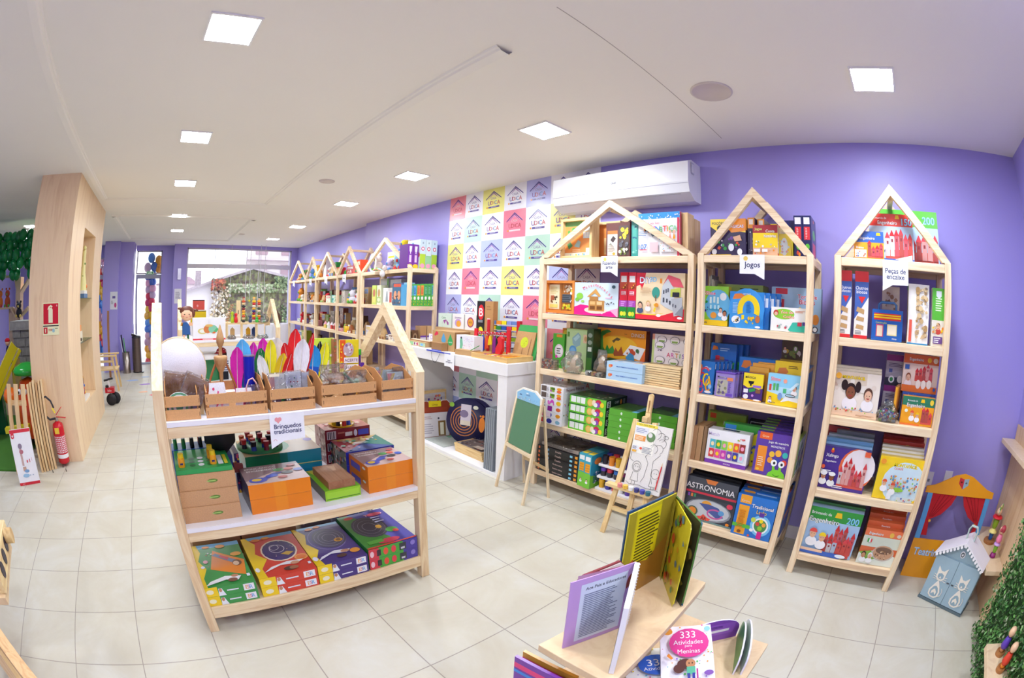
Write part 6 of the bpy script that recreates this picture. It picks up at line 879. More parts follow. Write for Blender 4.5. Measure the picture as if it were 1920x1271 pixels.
for j in range(6):
    z = .03 + .052 * j; b = MB('painted', 'd8d8dc'); b.box(-.154, .01, z - .004, .144, .045, z + .002); b.build('ledge', t)
    for k in range(5): cc = [['e8e8ee', '8a8a94', 'd8d8e0'], ['d8dce4', '5a8ab0'], ['e8c81c', '8ab02a', 'd83a2a'], ['c8b88a', '5a6ab0'], ['f2cf1c', '2a8a3a', '2a5ab0', 'd83a4a'], ['6a8ac8', 'f0902a', 'f2e21c', '8a9ad8']][j]; b = MB('painted', cc[k % len(cc)]); b.box(-.145 + .058 * k, .012, z + .0025, -.145 + .058 * k + .05, .042, z + .038); b.build('block', t)
b = MB('painted', 'd8202f'); b.prism([(0, 0), (.06, 0), (.085, .06), (.08, .14), (.05, .16), (.02, .14), (.03, .1), (.0, .05)], .03); tag(b.build('rocking_toy', None, (2.80, 3.10, 1.111), QX), 'red wooden animal shaped piece in front of the block stand', 'toy')
# green board with kraft ramp
t = thing('ramp_board', 'green board with a kraft panel and a lime dice leaning at the counter end', 'game', (3.0, 2.97, ZC), rot=(-.28, 0, QX))
b = MB('painted', '2f9e4a'); b.box(-.15, .01, 0, .14, .02, .32); b.build('board', t); b = MB('kraft', 'c79a64'); b.box(-.14, -.004, 0, .10, .0095, .255); b.art('e .5 .6 .2 .2 c8d82a|z .38 .45 .25 .3 7 .02 5a6a1a 2|r .48 0 .012 .4 5a3a1a|r .82 0 .014 .75 4a2a14', (-.14, -.004, 0), (.24, 0, 0), (0, 0, .255)); b.build('kraft_panel', t)
t = thing('wooden_tray', 'open pine tray of coloured wooden keys on the right end of the counter', 'tray', (2.66, 3.05, ZC), QX)
for q, bb in (('tray_side', (-.24, 0, 0, .24, .012, .045)), ('tray_side', (-.24, .30, 0, .24, .312, .045)), ('tray_end', (-.24, .0125, 0, -.228, .2995, .045)), ('tray_end', (.228, .0125, 0, .24, .2995, .045)), ('tray_floor', (-.2275, .0125, .0, .2275, .2995, .022))):
    b = MB('woodX' if q != 'tray_end' else 'woodY', 'ebcb8c'); b.box(*bb); b.build(q, t)
for k in range(8):
    b = MB('painted', ['8a2a8a', 'f0902a', 'f2cf1c', 'e8e8f0', 'd83a2a', 'f2d83a', 'c83a5a', 'e8a81c'][k]); b.bar((-.14 + .035 * k, .07, .031), (-.10 + .035 * k, .24, .031), .022, .015); b.build('coloured_key', t)
t = thing('spatula_toy', 'kraft wedge lying beside the pine tray on the counter', 'toy', (2.68, 3.42, ZC), QX + .2); b = MB('kraft', 'c39a68'); b.box(-.12, 0, 0, .1, .12, .05); b.build('wedge', t); b = MB('plastic', '2f9a3c'); b.bar((.06, .02, .052), (.14, .05, .10), .01, .006); b.build('green_stick', t)
b = MB('plastic', '3f4fc0'); b.box(0, 0, 0, .42, .012, .012); tag(b.build('blue_edge_strip', None, (2.623, 4.0, 1.055), QX), 'blue strip with string along the counter front edge', 'strip')
b = MB('cloth', '3a3a44'); b.tube([(0, 0, 0), (-.005, -.02, -.06), (-.006, -.06, -.1), (-.006, -.09, -.1), (-.005, -.13, -.05), (0, -.16, 0)], .0018, n=5); tag(b.build('string', None, (2.619, 3.90, 1.05)), 'dark string loop hanging from the counter front edge', 'string')
shelf_tag(2.618, 3.66, 3.50, .905, 1.06, 'Jogos~pedagógicos', 'white speech bubble tag hanging from the counter edge', 1, '', h=.12)
# below the counter
t = thing('play_board', 'brown bear shaped activity board leaning under the counter', 'game board', (2.86, 4.16, .032), rot=(-.10, 0, -.22))
b = MB('painted', '9c3f26'); pts = [(-.17, .0), (.17, 0), (.19, .03), (.19, .38), (.15, .42), (.1, .42), (.06, .40), (-.06, .40), (-.1, .42), (-.15, .42), (-.19, .38), (-.19, .03)]; b.prism(pts, .02, side='f0e8e8'); b.art('r .06 .02 .88 .66 e4dede|r .1 .72 .8 .1 a8452a|r .3 .84 .4 .16 f2d81c|t .5 .9 .06 8a5a1a Urso .2|l .12 .5 .3 .1 2 c8a8a8|e .6 .52 .03 .03 4a4a54|l .1 .1 .34 .3 5 b8b0b8|r .58 .03 .24 .42 8a6a3a|r .64 .06 .12 .34 f0ecd0', (-.19, -.011, 0), (.38, 0, 0), (0, 0, .42)); b.build('front_board', t)
b = MB('painted', 'e8e0e4'); b.prism(pts, .03, o=(.02, .03, 0), side='d8ccd0'); b.build('rear_board', t)
S('picture_frame', 'pine framed picture standing behind the bear board under the counter', 'picture frame', 2.75, 3.10, 4.29, .032, .55, .03, 'eacb92', 'r .06 .04 .88 .9 d8d4dc|z .1 .7 .8 .2 10 .06 5a4ab0,c84a7a,8ab8c8,f0a02a 3', m='woodX')
t = thing('spiral_board', 'round navy balance board with an orange spiral and a footprint under the counter', 'game board', (2.97, 3.74, .032), rot=(-.12, 0, QX + .42))
b = MB('painted', '1d1a4c'); b.lathe((0, 0, .26), [(.0, -.012), (.26, -.012), (.26, .012), (.0, .012)], n=44, ax='y')
s = '|'.join('a .42 .5 %g %g .022 0 360 b8703a' % (r, r) for r in (.32, .26, .2, .14, .08)) + '|r .34 .42 .24 .44 e0d4e0|e .42 .66 .1 .08 8a7a9a|r .34 .42 .24 .1 e8dcc8|e .84 .48 .07 .16 f08a2a|e .86 .66 .03 .03 f08a2a|e .80 .66 .02 .02 f08a2a|e .68 .82 .06 .04 e8e8d0|e .12 .82 .06 .05 8ab83a'
b.art(s, (-.26, -.0122, 0), (.52, 0, 0), (0, 0, .52)); b.build('disc', t)
for k in (1, 2): b = MB('painted', '2a2458'); b.lathe((.02 * k, .032 * k, .26), [(.0, -.012), (.26, -.012), (.26, .012), (.0, .012)], n=36, ax='y'); b.build('rear_disc', t)
for i in range(4):
    t = thing('framed_puzzle', 'flat pine framed picture puzzle, %s of its stack under the counter' % ['bottom', 'second', 'third', 'top'][i], 'puzzle', (2.755, 3.43 + .006 * i, .0305 + .0225 * i), QX, 'stacked framed puzzles'); b = MB('woodX', 'ecd09a'); b.box(-.22, 0, 0, .22, .34, .0215); b.art('r .05 .06 .9 .88 8a8288|z .06 .07 .88 .86 60 .04 5a5460,b8b0a8,c86a4a,4a5a7a,d8d0c8 %d|r .6 .1 .3 .2 d8d0cc' % i, (-.22, 0, .0215), (.44, 0, 0), (0, .34, 0)); b.build('puzzle_board', t)
b = MB('cloth', 'b8bcb4'); b.box(-.28, 0, 0, .2, .42, .006); b.art('r 0 .6 .5 .4 7aa88a|l .02 .05 .6 .5 9 a8aca8', (-.28, 0, .006), (.48, 0, 0), (0, .42, 0)); tag(b.build('floor_mat', None, (2.71, 4.0, .0305), QX), 'thin grey play mat lying flat under the counter', 'mat')
for i in range(5):
    b = MB('rubber', '8a9098'); b.box(0, 0, 0, .020, .33, .60); tag(b.build('foam_panel', None, (2.655, 3.03 - .026 * (4 - i) + .05, .0305), rot=(0, .03, QX)), 'dark grey panel standing on edge beside the counter end, %s of five' % ['nearest', 'second', 'third', 'fourth', 'farthest'][i], 'panel', 'grey panels on edge')
# ------------------------------------------------------------------ five pine racks along the far wall
RK = [('fifth rack, nearest of the far row', 2.76, 6.02, 4.63), ('fourth rack of the far row', 2.76, 7.00, 6.09), ('third rack of the far row', 2.80, 8.22, 7.04), ('second rack of the far row', 2.86, 9.06, 8.26), ('first rack of the far row, by the window', 2.88, 10.4, 9.1)]
RN = ['nearest far rack', 'second far rack', 'third far rack', 'fourth far rack', 'farthest rack']
for i, (nm, x, a, c) in enumerate(RK): rack('pine house rack in the row along the far purple wall, %s' % ['nearest to the counter', 'second from the counter', 'third from the counter', 'fourth from the counter', 'farthest, beside the shop window'][i], x, a, c, .42 if i < 2 else .36)
def goods(kind, c, w_, h_, d_, seed):
    rd = random.Random(seed); b = MB('print', c); c2 = rd.choice(['f2f0ee', 'e8c86a', 'd84a4a', '5a8ac8', '6ab04a', '8a5a3a', 'e8e0d0'])
    if kind == 'box': b.box(-w_ / 2, 0, 0, w_ / 2, d_, h_); b.art('r .12 .62 .76 .26 %s|z .1 .08 .8 .48 7 .09 %s,%s,f0e8d8 %d|l .2 .68 .6 .12 2 %s' % (c2, c2, rd.choice(['3a3a5a', 'd8703a', '4a9a5a']), seed, c), (-w_ / 2, 0, 0), (w_, 0, 0), (0, 0, h_))
    elif kind == 'jar': b.dm = 'plastic'; b.lathe((0, d_ / 2, 0), [(w_ * .42, 0), (w_ * .5, h_ * .1), (w_ * .5, h_ * .7), (w_ * .36, h_ * .8), (w_ * .36, h_), (0, h_)], n=12); b.lathe((0, d_ / 2, h_ * .8), [(w_ * .38, 0), (w_ * .38, h_ * .18), (0, h_ * .21)], c2, n=12)
    elif kind == 'plush': b.dm = 'cloth'; b.ball((0, d_ / 2, h_ * .3), (w_ * .42, w_ * .38, h_ * .3)); b.ball((0, d_ / 2 - .01, h_ * .72), w_ * .34); [b.ball((s_ * w_ * .26, d_ / 2, h_ * .95), w_ * .12) for s_ in (-1, 1)]; [b.ball((s_ * w_ * .3, d_ / 2 - w_ * .3, h_ * .12), w_ * .15, c2) for s_ in (-1, 1)]; b.ball((0, d_ / 2 - w_ * .34, h_ * .68), w_ * .12, c2, n=8, k=5)
    elif kind == 'wood': b.dm = 'woodX'; b.box(-w_ / 2, 0, 0, w_ / 2, d_, h_ * .35); b.prism([(-w_ * .5, h_ * .35), (w_ * .5, h_ * .35), (w_ * .3, h_ * .7), (0, h_), (-w_ * .3, h_ * .7)], d_ * .6, o=(0, d_ / 2, 0)); b.cyl((-w_ * .3, -.001, h_ * .12), (-w_ * .3, -.012, h_ * .12), h_ * .12, None, c2, 'painted'); b.cyl((w_ * .3, -.001, h_ * .12), (w_ * .3, -.012, h_ * .12), h_ * .12, None, c2, 'painted')
    elif kind == 'cone': b.dm = 'painted'; b.cyl((0, d_ / 2, 0), (0, d_ / 2, h_ * .55), w_ * .42, None, c2); b.cyl((0, d_ / 2, h_ * .55), (0, d_ / 2, h_), w_ * .5, .004)
    elif kind == 'frame': b.dm = 'woodZ'; b.bar((-w_ / 2, d_ / 2, 0), (-w_ / 2, d_ / 2, h_), .012, .012); b.bar((w_ / 2, d_ / 2, 0), (w_ / 2, d_ / 2, h_), .012, .012); b.bar((-w_ / 2, d_ / 2, h_), (w_ / 2, d_ / 2, h_), .012, .012); [b.ball((-w_ * .3 + w_ * .2 * k, d_ / 2, h_ * .6 - .02 * (k % 2)), w_ * .1, rd.choice(['d83a3a', 'f0c02a', '3a9a4a', '2a62b8']), 'painted', n=8, k=5) for k in range(4)]; b.bar((-w_ / 2, d_ / 2, h_ * .6), (w_ / 2, d_ / 2, h_ * .6), .006, .006)
    return b
KN = dict(box=('toy_box', 'toy box'), jar=('jar', 'jar'), plush=('plush_toy', 'plush toy'), wood=('wooden_toy', 'wooden toy'), cone=('stacking_toy', 'toy'), frame=('bead_abacus', 'toy'))
NTH = ['first', 'second', 'third', 'fourth', 'fifth', 'sixth', 'seventh', 'eighth', 'ninth', 'tenth', 'eleventh', 'twelfth', 'thirteenth', 'fourteenth']
SN = {1.951: 'top', 1.501: 'upper', 1.051: 'middle', .601: 'lower'}
CN = {'e8502a': 'orange red', 'c8202f': 'red', 'f2e8dc': 'cream', '2f9a3c': 'green', 'c9a878': 'tan', 'f0c02a': 'yellow', '5a8ac8': 'blue', 'e8e4ee': 'white', '8a5a3a': 'brown', '5a4030': 'dark brown', 'd8b88a': 'pale wood', 'a8b83a': 'lime', 'e8a0b0': 'pink', 'c8c0b8': 'grey', '9a86c8': 'violet', 'a8643a': 'russet', '3ab0a0': 'teal', 'e8923a': 'orange', '4a4650': 'charcoal', 'cfe0c0': 'pale green'}
def row(ri, z, items, x0=.05, gap=.012, y0=None, bk=''):
    nm, x, a, c = RK[ri]; y = (c + .06) if y0 is None else y0; n = 0
    for k, (kind, col, w_, h_, d_) in enumerate(items):
        if kind == '-': y += w_; continue
        b = goods(kind, col, w_, h_, d_, ri * 97 + k * 7 + int(z * 10)); nn, cat = KN[kind]
        o = b.build(nn, None, (x + x0 + (.02 * (k % 2)), y + w_ / 2, z), QX); y += w_ + gap
        tag(o, '%s %s, %s from near end, %s shelf, %s' % (CN[col], {'toy_box': 'box', 'jar': 'jar', 'plush_toy': 'plush toy', 'wooden_toy': 'wooden toy', 'stacking_toy': 'cone toy', 'bead_abacus': 'bead frame'}[nn], NTH[n], SN[round(z + .0005, 3)] + bk, RN[ri]), cat, 'small goods on the %s' % RN[ri]); n += 1
# nearest far rack: boxes facing the aisle and, at its open end, spines facing the viewer
for i, (c, s_) in enumerate((('cfe6ee', 'r 0 0 1 .5 a8d03a'), ('d8e8ee', 'r 0 0 1 .45 9ad09a'), ('cfe0ea', 'r 0 0 1 .5 b8d83a'))):
    carton('toy_box', 'tall pale box with pink ring mark, %s at the far racks near end' % ['rightmost', 'middle', 'leftmost'][i], 'toy box', (3.13 - .085 * i, 4.67, 1.951), .08, .3, .36, 0, c, s_ + '|e .5 .68 .3 .07 d84a7a|e .5 .68 .18 .04 f2f2f2|e .5 .1 .4 .08 f0a0c0|t .5 .88 .06 5a6a8a B .3', L='r 0 0 1 1 dfe8ee|z 0 0 1 1 12 .12 c84a4a,e8b83a,5a9ac8 3', group='tall pale boxes')
for i in range(2): carton('toy_box', 'violet box with white window shapes, %s at the near end top' % ['right', 'left'][i], 'toy box', (2.875 - .077 * i, 4.69, 1.951), .073, .2, .29, 0, '7a2f9e', 'p .25,.92,.75,.92,.7,.7,.55,.66,.6,.6,.4,.6,.45,.66,.3,.7 efe0f4|r .3 .25 .4 .3 e8c8ec|e .5 .08 .5 .1 f2c81c', L='r 0 0 1 1 6a2a8a', group='violet window boxes')
W('toy_box', 'long toy box with many small figures printed at the near rack top', 'toy box', 5.35, 4.80, 3.02, 1.951, 2.30, .1, 'd8d0cc', 'z 0 .1 1 .8 40 .04 c87a4a,e8c83a,8ab0c8,d84a4a,5a9a5a 3|r .0 .9 1 .1 c8404a')
W('toy_box', 'white and yellow picture box leaning inside the near gable', 'toy box', 5.62, 5.22, 2.98, 1.951, 2.22, .08, 'f2f0ea', 'r 0 0 1 .3 e8d83a|r .05 .5 .5 .1 f0e03a|r .05 .7 .5 .1 f0d83a|r .5 .3 .5 .6 9ac4e0|e .8 .3 .15 .2 f0c82a')
for k, (y, c, w_, h_, lab) in enumerate(((5.05, '7ab0dc', .2, .17, 'fluffy light blue plush on the near far rack top'), (5.35, 'b8a8c8', .16, .14, 'lilac plush beside the light blue plush on the near rack top'), (5.72, 'e8d8d8', .18, .26, 'pale rag doll sitting under the near gable'), (5.30, 'f0d02a', .16, .14, 'yellow plush standing on a box under the near gable'))):
    b = goods('plush', c, w_, h_, .14, 60 + k); tag(b.build('plush_toy', None, (2.82 if k < 3 else 3.0, y, 1.951 if k < 3 else 2.221), QX), lab, 'plush toy')
b = MB('plastic', 'eeeaf0'); b.tube([(0, .10 * math.cos(a), .125 + .12 * math.sin(a)) for a in [k * 2 * PI / 20 for k in range(20)]], .012, closed=True); tag(b.build('hoop_toy', None, (2.80, 5.72, 1.951)), 'white hoop standing at the left foot of the near gable', 'toy')
t = thing('doll_swing', 'white cloth doll with pastel legs hanging over the near rack front', 'doll', (2.74, 5.25, 1.90)); b = MB('cloth', 'f4eef0'); b.ball((-.02, 0, 0), (.035, .05, .045)); b.ball((-.02, -.05, .07), (.03, .03, .04), 'f2e4dc'); b.build('body', t)
for k, c in enumerate(('9ad8d0', 'e8a070')): b = MB('cloth', c); b.tube([(-.005, .03, .04), (-.01, .12 + .06 * k, .07), (-.0, .25 + .06 * k, .065)], .012, c); b.build('leg', t)
GB = 'r 0 0 1 1 5ab83a|r .1 .48 .8 .46 %s|l .2 .55 .6 .3 6 %s|e .5 .36 .3 .08 f2f0ea|z .1 .05 .8 .3 8 .12 f0a02a,2f8a3a,f2dc3a 3'
GC = [('5ab0e0', '22409a'), ('5ab0e0', '22409a'), ('f09a3a', 'c8304a'), ('f09a3a', 'c8304a'), ('3f9a5a', '8ad0a0'), ('3f9a5a', '8ad0a0'), ('5ab0b0', '2a52a8')]
for i in range(7):
    carton('game_box', 'slim storybook game box, %s from the right at the near rack end' % NTH[i], 'game box', (3.135 - .053 * i, 4.665, 1.501), .05, .2, .275 - .003 * i, 0, '5ab83a', GB % GC[::-1][i], L='r 0 0 1 1 4aa0d0', group='slim storybook boxes')
for k, (a, c, x, h_, base, sp, lab) in enumerate(((5.10, 4.86, 2.80, .28, '3a6a8a', 'r .1 .82 .8 .14 d8502a|e .3 .45 .16 .2 e8a070|e .7 .45 .16 .2 e8a070|z .05 .05 .9 .4 20 .05 8a4a2a,e8c8a0,5a3020 3', 'blue box with two monkeys'), (4.855, 4.72, 2.80, .28, '8ac0dc', 'r .0 .0 .3 1 22409a|e .65 .5 .25 .3 e8e0c8|r .3 0 .7 .2 6ab04a', 'sky blue box with a white bear'), (5.36, 5.12, 2.80, .22, 'f0ecea', 'r 0 0 1 .1 d8603a|r .75 .15 .25 .6 d8502a|p .3,.2,.6,.2,.5,.8,.4,.8 9aa0a0', 'white box picturing a bell'), (5.55, 5.42, 2.80, .26, 'dfe4c0', 'e .5 .6 .3 .2 c89a5a|r .1 .1 .8 .3 a8c86a|e .5 .25 .3 .1 f2e8c0', 'pale lilac and green puppet box'), (5.70, 5.57, 2.80, .26, 'c8d85a', 'e .5 .6 .3 .2 c8704a|r .1 .1 .8 .3 e8dc6a', 'lime puppet box'), (5.5, 5.2, 2.98, .34, 'cfd0d8', 'l .1 .1 .8 .8 3 b8bac4', 'plain grey white box behind the bell box'), (5.80, 5.55, 2.98, .36, 'd0d4da', 'r .8 0 .2 1 6ab04a', 'tall pale box behind the puppet boxes'))):
    W('game_box', lab + ' on the nearest far rack upper shelf', 'game box', a, c, x, 1.501, 1.501 + h_, .1, base, sp)
for k, (x, h_, lab, c) in enumerate(((3.12, .21, 'kraft and white box, right at the near rack middle shelf', 'd8b080'), (3.02, .21, 'kraft and white box, left at the near rack middle shelf', 'c89a6a'), (2.90, .16, 'brown carved wooden clock at the near rack middle shelf', '6a4a34'), (2.81, .15, 'dark wooden box next to the carved clock', '54402e'))):
    carton('wooden_box', lab, 'box', (x, 4.68, 1.051), .085, .12, h_, 0, c, 'r 0 0 1 .35 e8e0ec|r 0 .35 1 .1 7a4ab0' if k < 2 else 'e .5 .5 .35 .3 a88a6a|e .5 .5 .2 .16 5a4030')
row(0, 1.0505, [('-', '', .25, 0, 0), ('box', '5a8ac8', .13, .06, .1), ('box', 'f2e8dc', .12, .08, .1), ('box', '4a4650', .1, .07, .1), ('wood', 'c9a878', .14, .14, .08), ('box', 'e8e4ee', .16, .17, .05), ('plush', 'c8202f', .12, .16, .1), ('box', 'e8e4ee', .16, .15, .08)])
row(1, 1.9505, [('box', 'e8502a', .28, .2, .12), ('box', 'c8202f', .3, .13, .12), ('jar', '2f9a3c', .07, .07, .07)])
row(1, 1.5005, [('jar', 'c8202f', .1, .12, .1), ('plush', 'e8e4ee', .17, .16, .12), ('plush', 'e8e4ee', .19, .2, .12), ('jar', 'f0c02a', .09, .1, .08), ('box', 'c8c0b8', .14, .2, .1)], x0=.06)
row(1, 1.0505, [('box', '5a8ac8', .12, .05, .1), ('box', 'c9a878', .15, .05, .1), ('wood', 'a8643a', .13, .12, .08), ('jar', 'f0c02a', .07, .12, .07), ('jar', 'f0c02a', .07, .12, .07), ('jar', 'a8b83a', .07, .12, .07), ('box', 'e8a0b0', .14, .05, .1)])
row(1, .6005, [('box', '5a4030', .2, .1, .12), ('box', 'c9a878', .18, .12, .12), ('box', 'e8e4ee', .2, .2, .12)])
row(2, 1.9505, [('box', 'c8202f', .2, .14, .12), ('box', '2f9a3c', .06, .24, .12), ('wood', 'd8b88a', .2, .24, .1), ('plush', 'c8c0b8', .16, .16, .1), ('box', 'e8e4ee', .12, .36, .08)])
row(2, 1.5005, [('box', 'cfe0c0', .2, .12, .12), ('box', '3ab0a0', .16, .13, .12), ('box', 'cfe0c0', .22, .12, .12), ('plush', 'c8202f', .14, .16, .1), ('wood', 'd8b88a', .13, .13, .1)])
row(2, 1.0505, [('cone', 'e8e4ee', .07, .12, .07), ('cone', 'f2e8dc', .07, .11, .07), ('cone', 'e8a0b0', .07, .12, .07), ('cone', 'f2e8dc', .07, .11, .07), ('cone', 'e8e4ee', .07, .12, .07), ('cone', 'a8643a', .07, .11, .07), ('cone', 'e8e4ee', .07, .12, .07), ('cone', 'f2e8dc', .07, .1, .07), ('cone', 'e8a0b0', .07, .12, .07), ('cone', 'e8e4ee', .07, .1, .07)])
for k, (y, w_, h_, c, lab) in enumerate(((7.25, .14, .36, '8a5040', 'tall red brown wooden block tower on the third far rack'), (7.45, .2, .2, '9a8068', 'brown carved blocks at the back of the third far rack'), (7.7, .22, .3, '7a6450', 'stacked brown blocks at the back of the third far rack'), (7.98, .16, .22, '7a9a3a', 'moss green toy at the back of the third far rack'))): W('wooden_box', lab, 'wooden toy', y + w_ / 2, y - w_ / 2, 2.98, 1.051, 1.051 + h_, .1, c, 'z .1 .1 .8 .8 14 .12 c8b098,5a4030 %d' % k)
row(2, .6005, [('box', 'f2e8dc', .2, .18, .12), ('wood', '8a5a3a', .2, .16, .1), ('wood', 'c9a878', .2, .2, .1), ('box', 'e8e4ee', .2, .15, .1)])
row(3, 1.9505, [('plush', 'e8923a', .18, .2, .1), ('plush', 'f0c02a', .2, .26, .1), ('plush', '5a8ac8', .16, .2, .1)])
row(3, 1.5005, [('wood', 'e8923a', .14, .14, .1), ('plush', 'c8202f', .12, .16, .1), ('wood', 'd8b88a', .14, .12, .1), ('plush', 'e8923a', .14, .14, .1)])
row(3, 1.0505, [('box', 'e8a0b0', .14, .1, .1), ('box', 'c8202f', .12, .1, .1), ('box', 'f2e8dc', .14, .1, .1), ('plush', 'c8c0b8', .14, .2, .1)])
row(3, .6005, [('box', 'a8b83a', .2, .2, .12), ('box', 'c9a878', .2, .24, .12)])
row(4, 1.9505, [('frame', 'd8b88a', .2, .22, .08), ('plush', '2f9a3c', .22, .2, .12), ('plush', 'e8923a', .16, .14, .1), ('wood', 'd8b88a', .2, .14, .1)])
row(4, 1.5005, [('plush', 'e8e4ee', .16, .16, .1), ('wood', 'd8b88a', .14, .12, .1), ('plush', 'f2e8dc', .14, .14, .1), ('plush', 'e8923a', .22, .28, .12)])
row(4, 1.0505, [('jar', '9a86c8', .1, .1, .08), ('box', 'f2e8dc', .2, .06, .12), ('plush', 'c8202f', .12, .22, .1), ('box', 'e8e4ee', .24, .08, .12)])
row(4, .6005, [('box', 'a8b83a', .3, .3, .14), ('box', 'f2e8dc', .3, .28, .14)])
rb = random.Random(41)
for ri in (1, 2, 3, 4):
    for z, hm in ((1.5005, .26), (1.0505, .3), (.6005, .26)):
        L_ = RK[ri][2] - RK[ri][3] - .16; its = []; q = 0
        while q < L_ - .2: w_ = rb.uniform(.12, .2); its.append((rb.choice(['box', 'box', 'wood', 'jar']), rb.choice(['8a5a3a', '5a4030', 'c9a878', 'c8c0b8', 'a8643a', 'e8e4ee', 'c8202f', '5a4030']), w_, rb.uniform(.14, hm), .09)); q += w_ + .012
        row(ri, z, its, x0=.2, bk=' back')
for i, (y, x) in enumerate(((6.6, 2.742), (7.55, 2.782), (8.62, 2.842), (9.9, 2.862))): shelf_tag(x, y + .08, y - .06, 1.80, 1.95, 'Brincar', 'white speech bubble tag on the front rail of the %s' % RN[i + 1], 1, '', h=.12)
# ------------------------------------------------------------------ standing easels
def easel_leg(t, a, b_, w=.02, d=.02, c='efe0c4'): b = MB('woodZ', c); b.bar(a, b_, w, d, up=(0, 1, 0)); b.build('leg', t)
t = thing('chalkboard_easel', 'small folding easel with a green chalkboard and a sky blue header', 'easel', (2.45, 2.5135, 0), R_(-103.2))
for s_ in (-1, 1): easel_leg(t, (s_ * .2185, 0, 0), (s_ * .178, .165, .86), .022, .018)
for s_ in (-1, 1): easel_leg(t, (s_ * .19, .27, 0), (s_ * .165, .185, .80), .02, .016)
Bm = lambda z: .165 * z / .86
b = MB('woodX', 'efe0c4'); b.bar((-.2, Bm(.40), .40), (.2, Bm(.40), .40), .02, .03, up=(0, 0, 1)); b.build('tray_rail', t)
b = MB('woodX', 'e0c89a'); b.bar((-.18, .255, .25), (.18, .255, .25), .016, .022); b.build('brace', t)
b = MB('painted', '4f7d5c'); b.add([(-.168, Bm(.42) - .006, .42), (.168, Bm(.42) - .006, .42), (.166, Bm(.80) - .006, .80), (-.166, Bm(.80) - .006, .80), (-.168, Bm(.42) + .006, .42), (.168, Bm(.42) + .006, .42), (.166, Bm(.80) + .006, .80), (-.166, Bm(.80) + .006, .80)], [(0, 1, 2, 3), (7, 6, 5, 4), (0, 4, 5, 1), (1, 5, 6, 2), (2, 6, 7, 3), (3, 7, 4, 0)]); b.build('chalkboard', t)
b = MB('painted', 'f2ece0'); y0 = Bm(.80)
b.prism([(-.185, 0), (.185, 0), (.185, .06), (.10, .105), (-.09, .105), (-.185, .06)], .014, o=(0, y0, .80)); b.prism([(-.165, .0), (.165, 0), (.165, .055), (.09, .092), (-.08, .092), (-.165, .055)], .002, o=(0, y0 - .0085, .80), c='8cc4ea', m='print')
b.art('n .5 .62 .16 5a6aa8 LOUSA .4|t .16 .5 .14 3a4a8a 2EM1 .2|z .05 .05 .9 .3 26 .014 e8d84a,f2f0f6,5a9ad8,e8a05a,9a8ad0 4|e .5 .8 .06 .07 d8ecf8', (-.16, y0 - .010, .803), (.32, 0, 0), (0, 0, .085)); b.build('header', t)
t = thing('painting_easel', 'pine tabletop easel holding a canvas with a colouring drawing of a tree', 'easel', (2.49, 1.43, 0), QX)
LX_ = lambda z: .19 * z
for s_ in (-1, 1): b = MB('woodZ', 'f0d8a4'); b.bar((s_ * .155, 0, 0), (s_ * .075, LX_(.80), .84), .035, .022, up=(0, 1, 0)); b.build('leg', t)
b = MB('woodZ', 'f0d8a4'); b.bar((0, .32, 0), (0, LX_(.86) + .02, .9), .03, .022, up=(0, 1, 0)); b.build('rear_leg', t)
b = MB('woodZ', 'f2dcab'); b.bar((.0, LX_(.3) + .012, .2), (.0, LX_(1.0) + .012, 1.0), .036, .02, up=(0, 1, 0)); b.cyl((0, LX_(1.0) + .002, 1.0), (0, LX_(1.0) + .022, 1.0), .018); b.bar((0, LX_(.93) - .0005, .9), (0, LX_(.96) - .0005, .975), .006, .004, 'a87c50', up=(0, 1, 0)); b.build('mast', t)
b = MB('woodX', 'f0d8a4'); b.bar((-.19, LX_(.37) - .03, .37), (.17, LX_(.37) - .03, .37), .05, .022); b.build('tray', t)
b = MB('woodX', 'f0d8a4'); b.bar((-.12, LX_(.2), .2), (.12, LX_(.2), .2), .02, .03); b.build('brace', t)
b = MB('woodX', 'f2dcab'); b.box(-.02, LX_(.84) - .028, .835, .02, LX_(.84) + .0, .87); b.build('clamp', t)
cv = thing('canvas', 'white canvas with outline drawing of two children and a tree on the pine easel', 'canvas', (2.49 + LX_(.385) - .034, 1.345, .384), rot=(-math.atan(.19), 0, QX))
b = MB('cloth', 'efe9e2'); b.box(-.14, 0, 0, .14, .016, .455); b.build('stretched_canvas', cv)
b = MB('paper', 'f6f2e6'); b.box(-.137, -.0012, .25, .03, -.0006, .453)
b.art('r 0 .9 1 .1 f2dc4a|t .5 .95 .05 8a7a2a TELA_PARA_PINTAR .8|r .02 .66 .6 .2 e4e4ec|l .06 .68 .5 .16 3 9aa0b8|r .05 .42 .5 .17 ee9a4a|l .08 .44 .42 .13 3 fbe4c8|e .78 .6 .2 .16 6a8a5a|e .74 .66 .1 .08 e8e4e0|r .02 .1 .28 .14 e8e8ee|l .04 .12 .22 .1 4 4a4a5a|e .42 .18 .06 .04 e8503a|r .04 .02 .2 .07 f0b03a|l .5 .04 .44 .22 5 9a9aa8', (-.137, -.0014, .25), (.167, 0, 0), (0, 0, .203)); b.build('label_sheet', cv)
b = MB('rubber', '4a4644'); Y = -.0012
def ln(pts, w=.0016): 
    for p, q in zip(pts, pts[1:]): b.bar((p[0], Y, p[1]), (q[0], Y, q[1]), .0012, w, up=(0, 0, 1) if abs(p[0] - q[0]) > abs(p[1] - q[1]) else (1, 0, 0))
def ring(cx, cy, rx, ry, n=14, a0=0, a1=2 * PI): ln([(cx + rx * math.cos(a0 + (a1 - a0) * i / n), cy + ry * math.sin(a0 + (a1 - a0) * i / n)) for i in range(n + 1)])
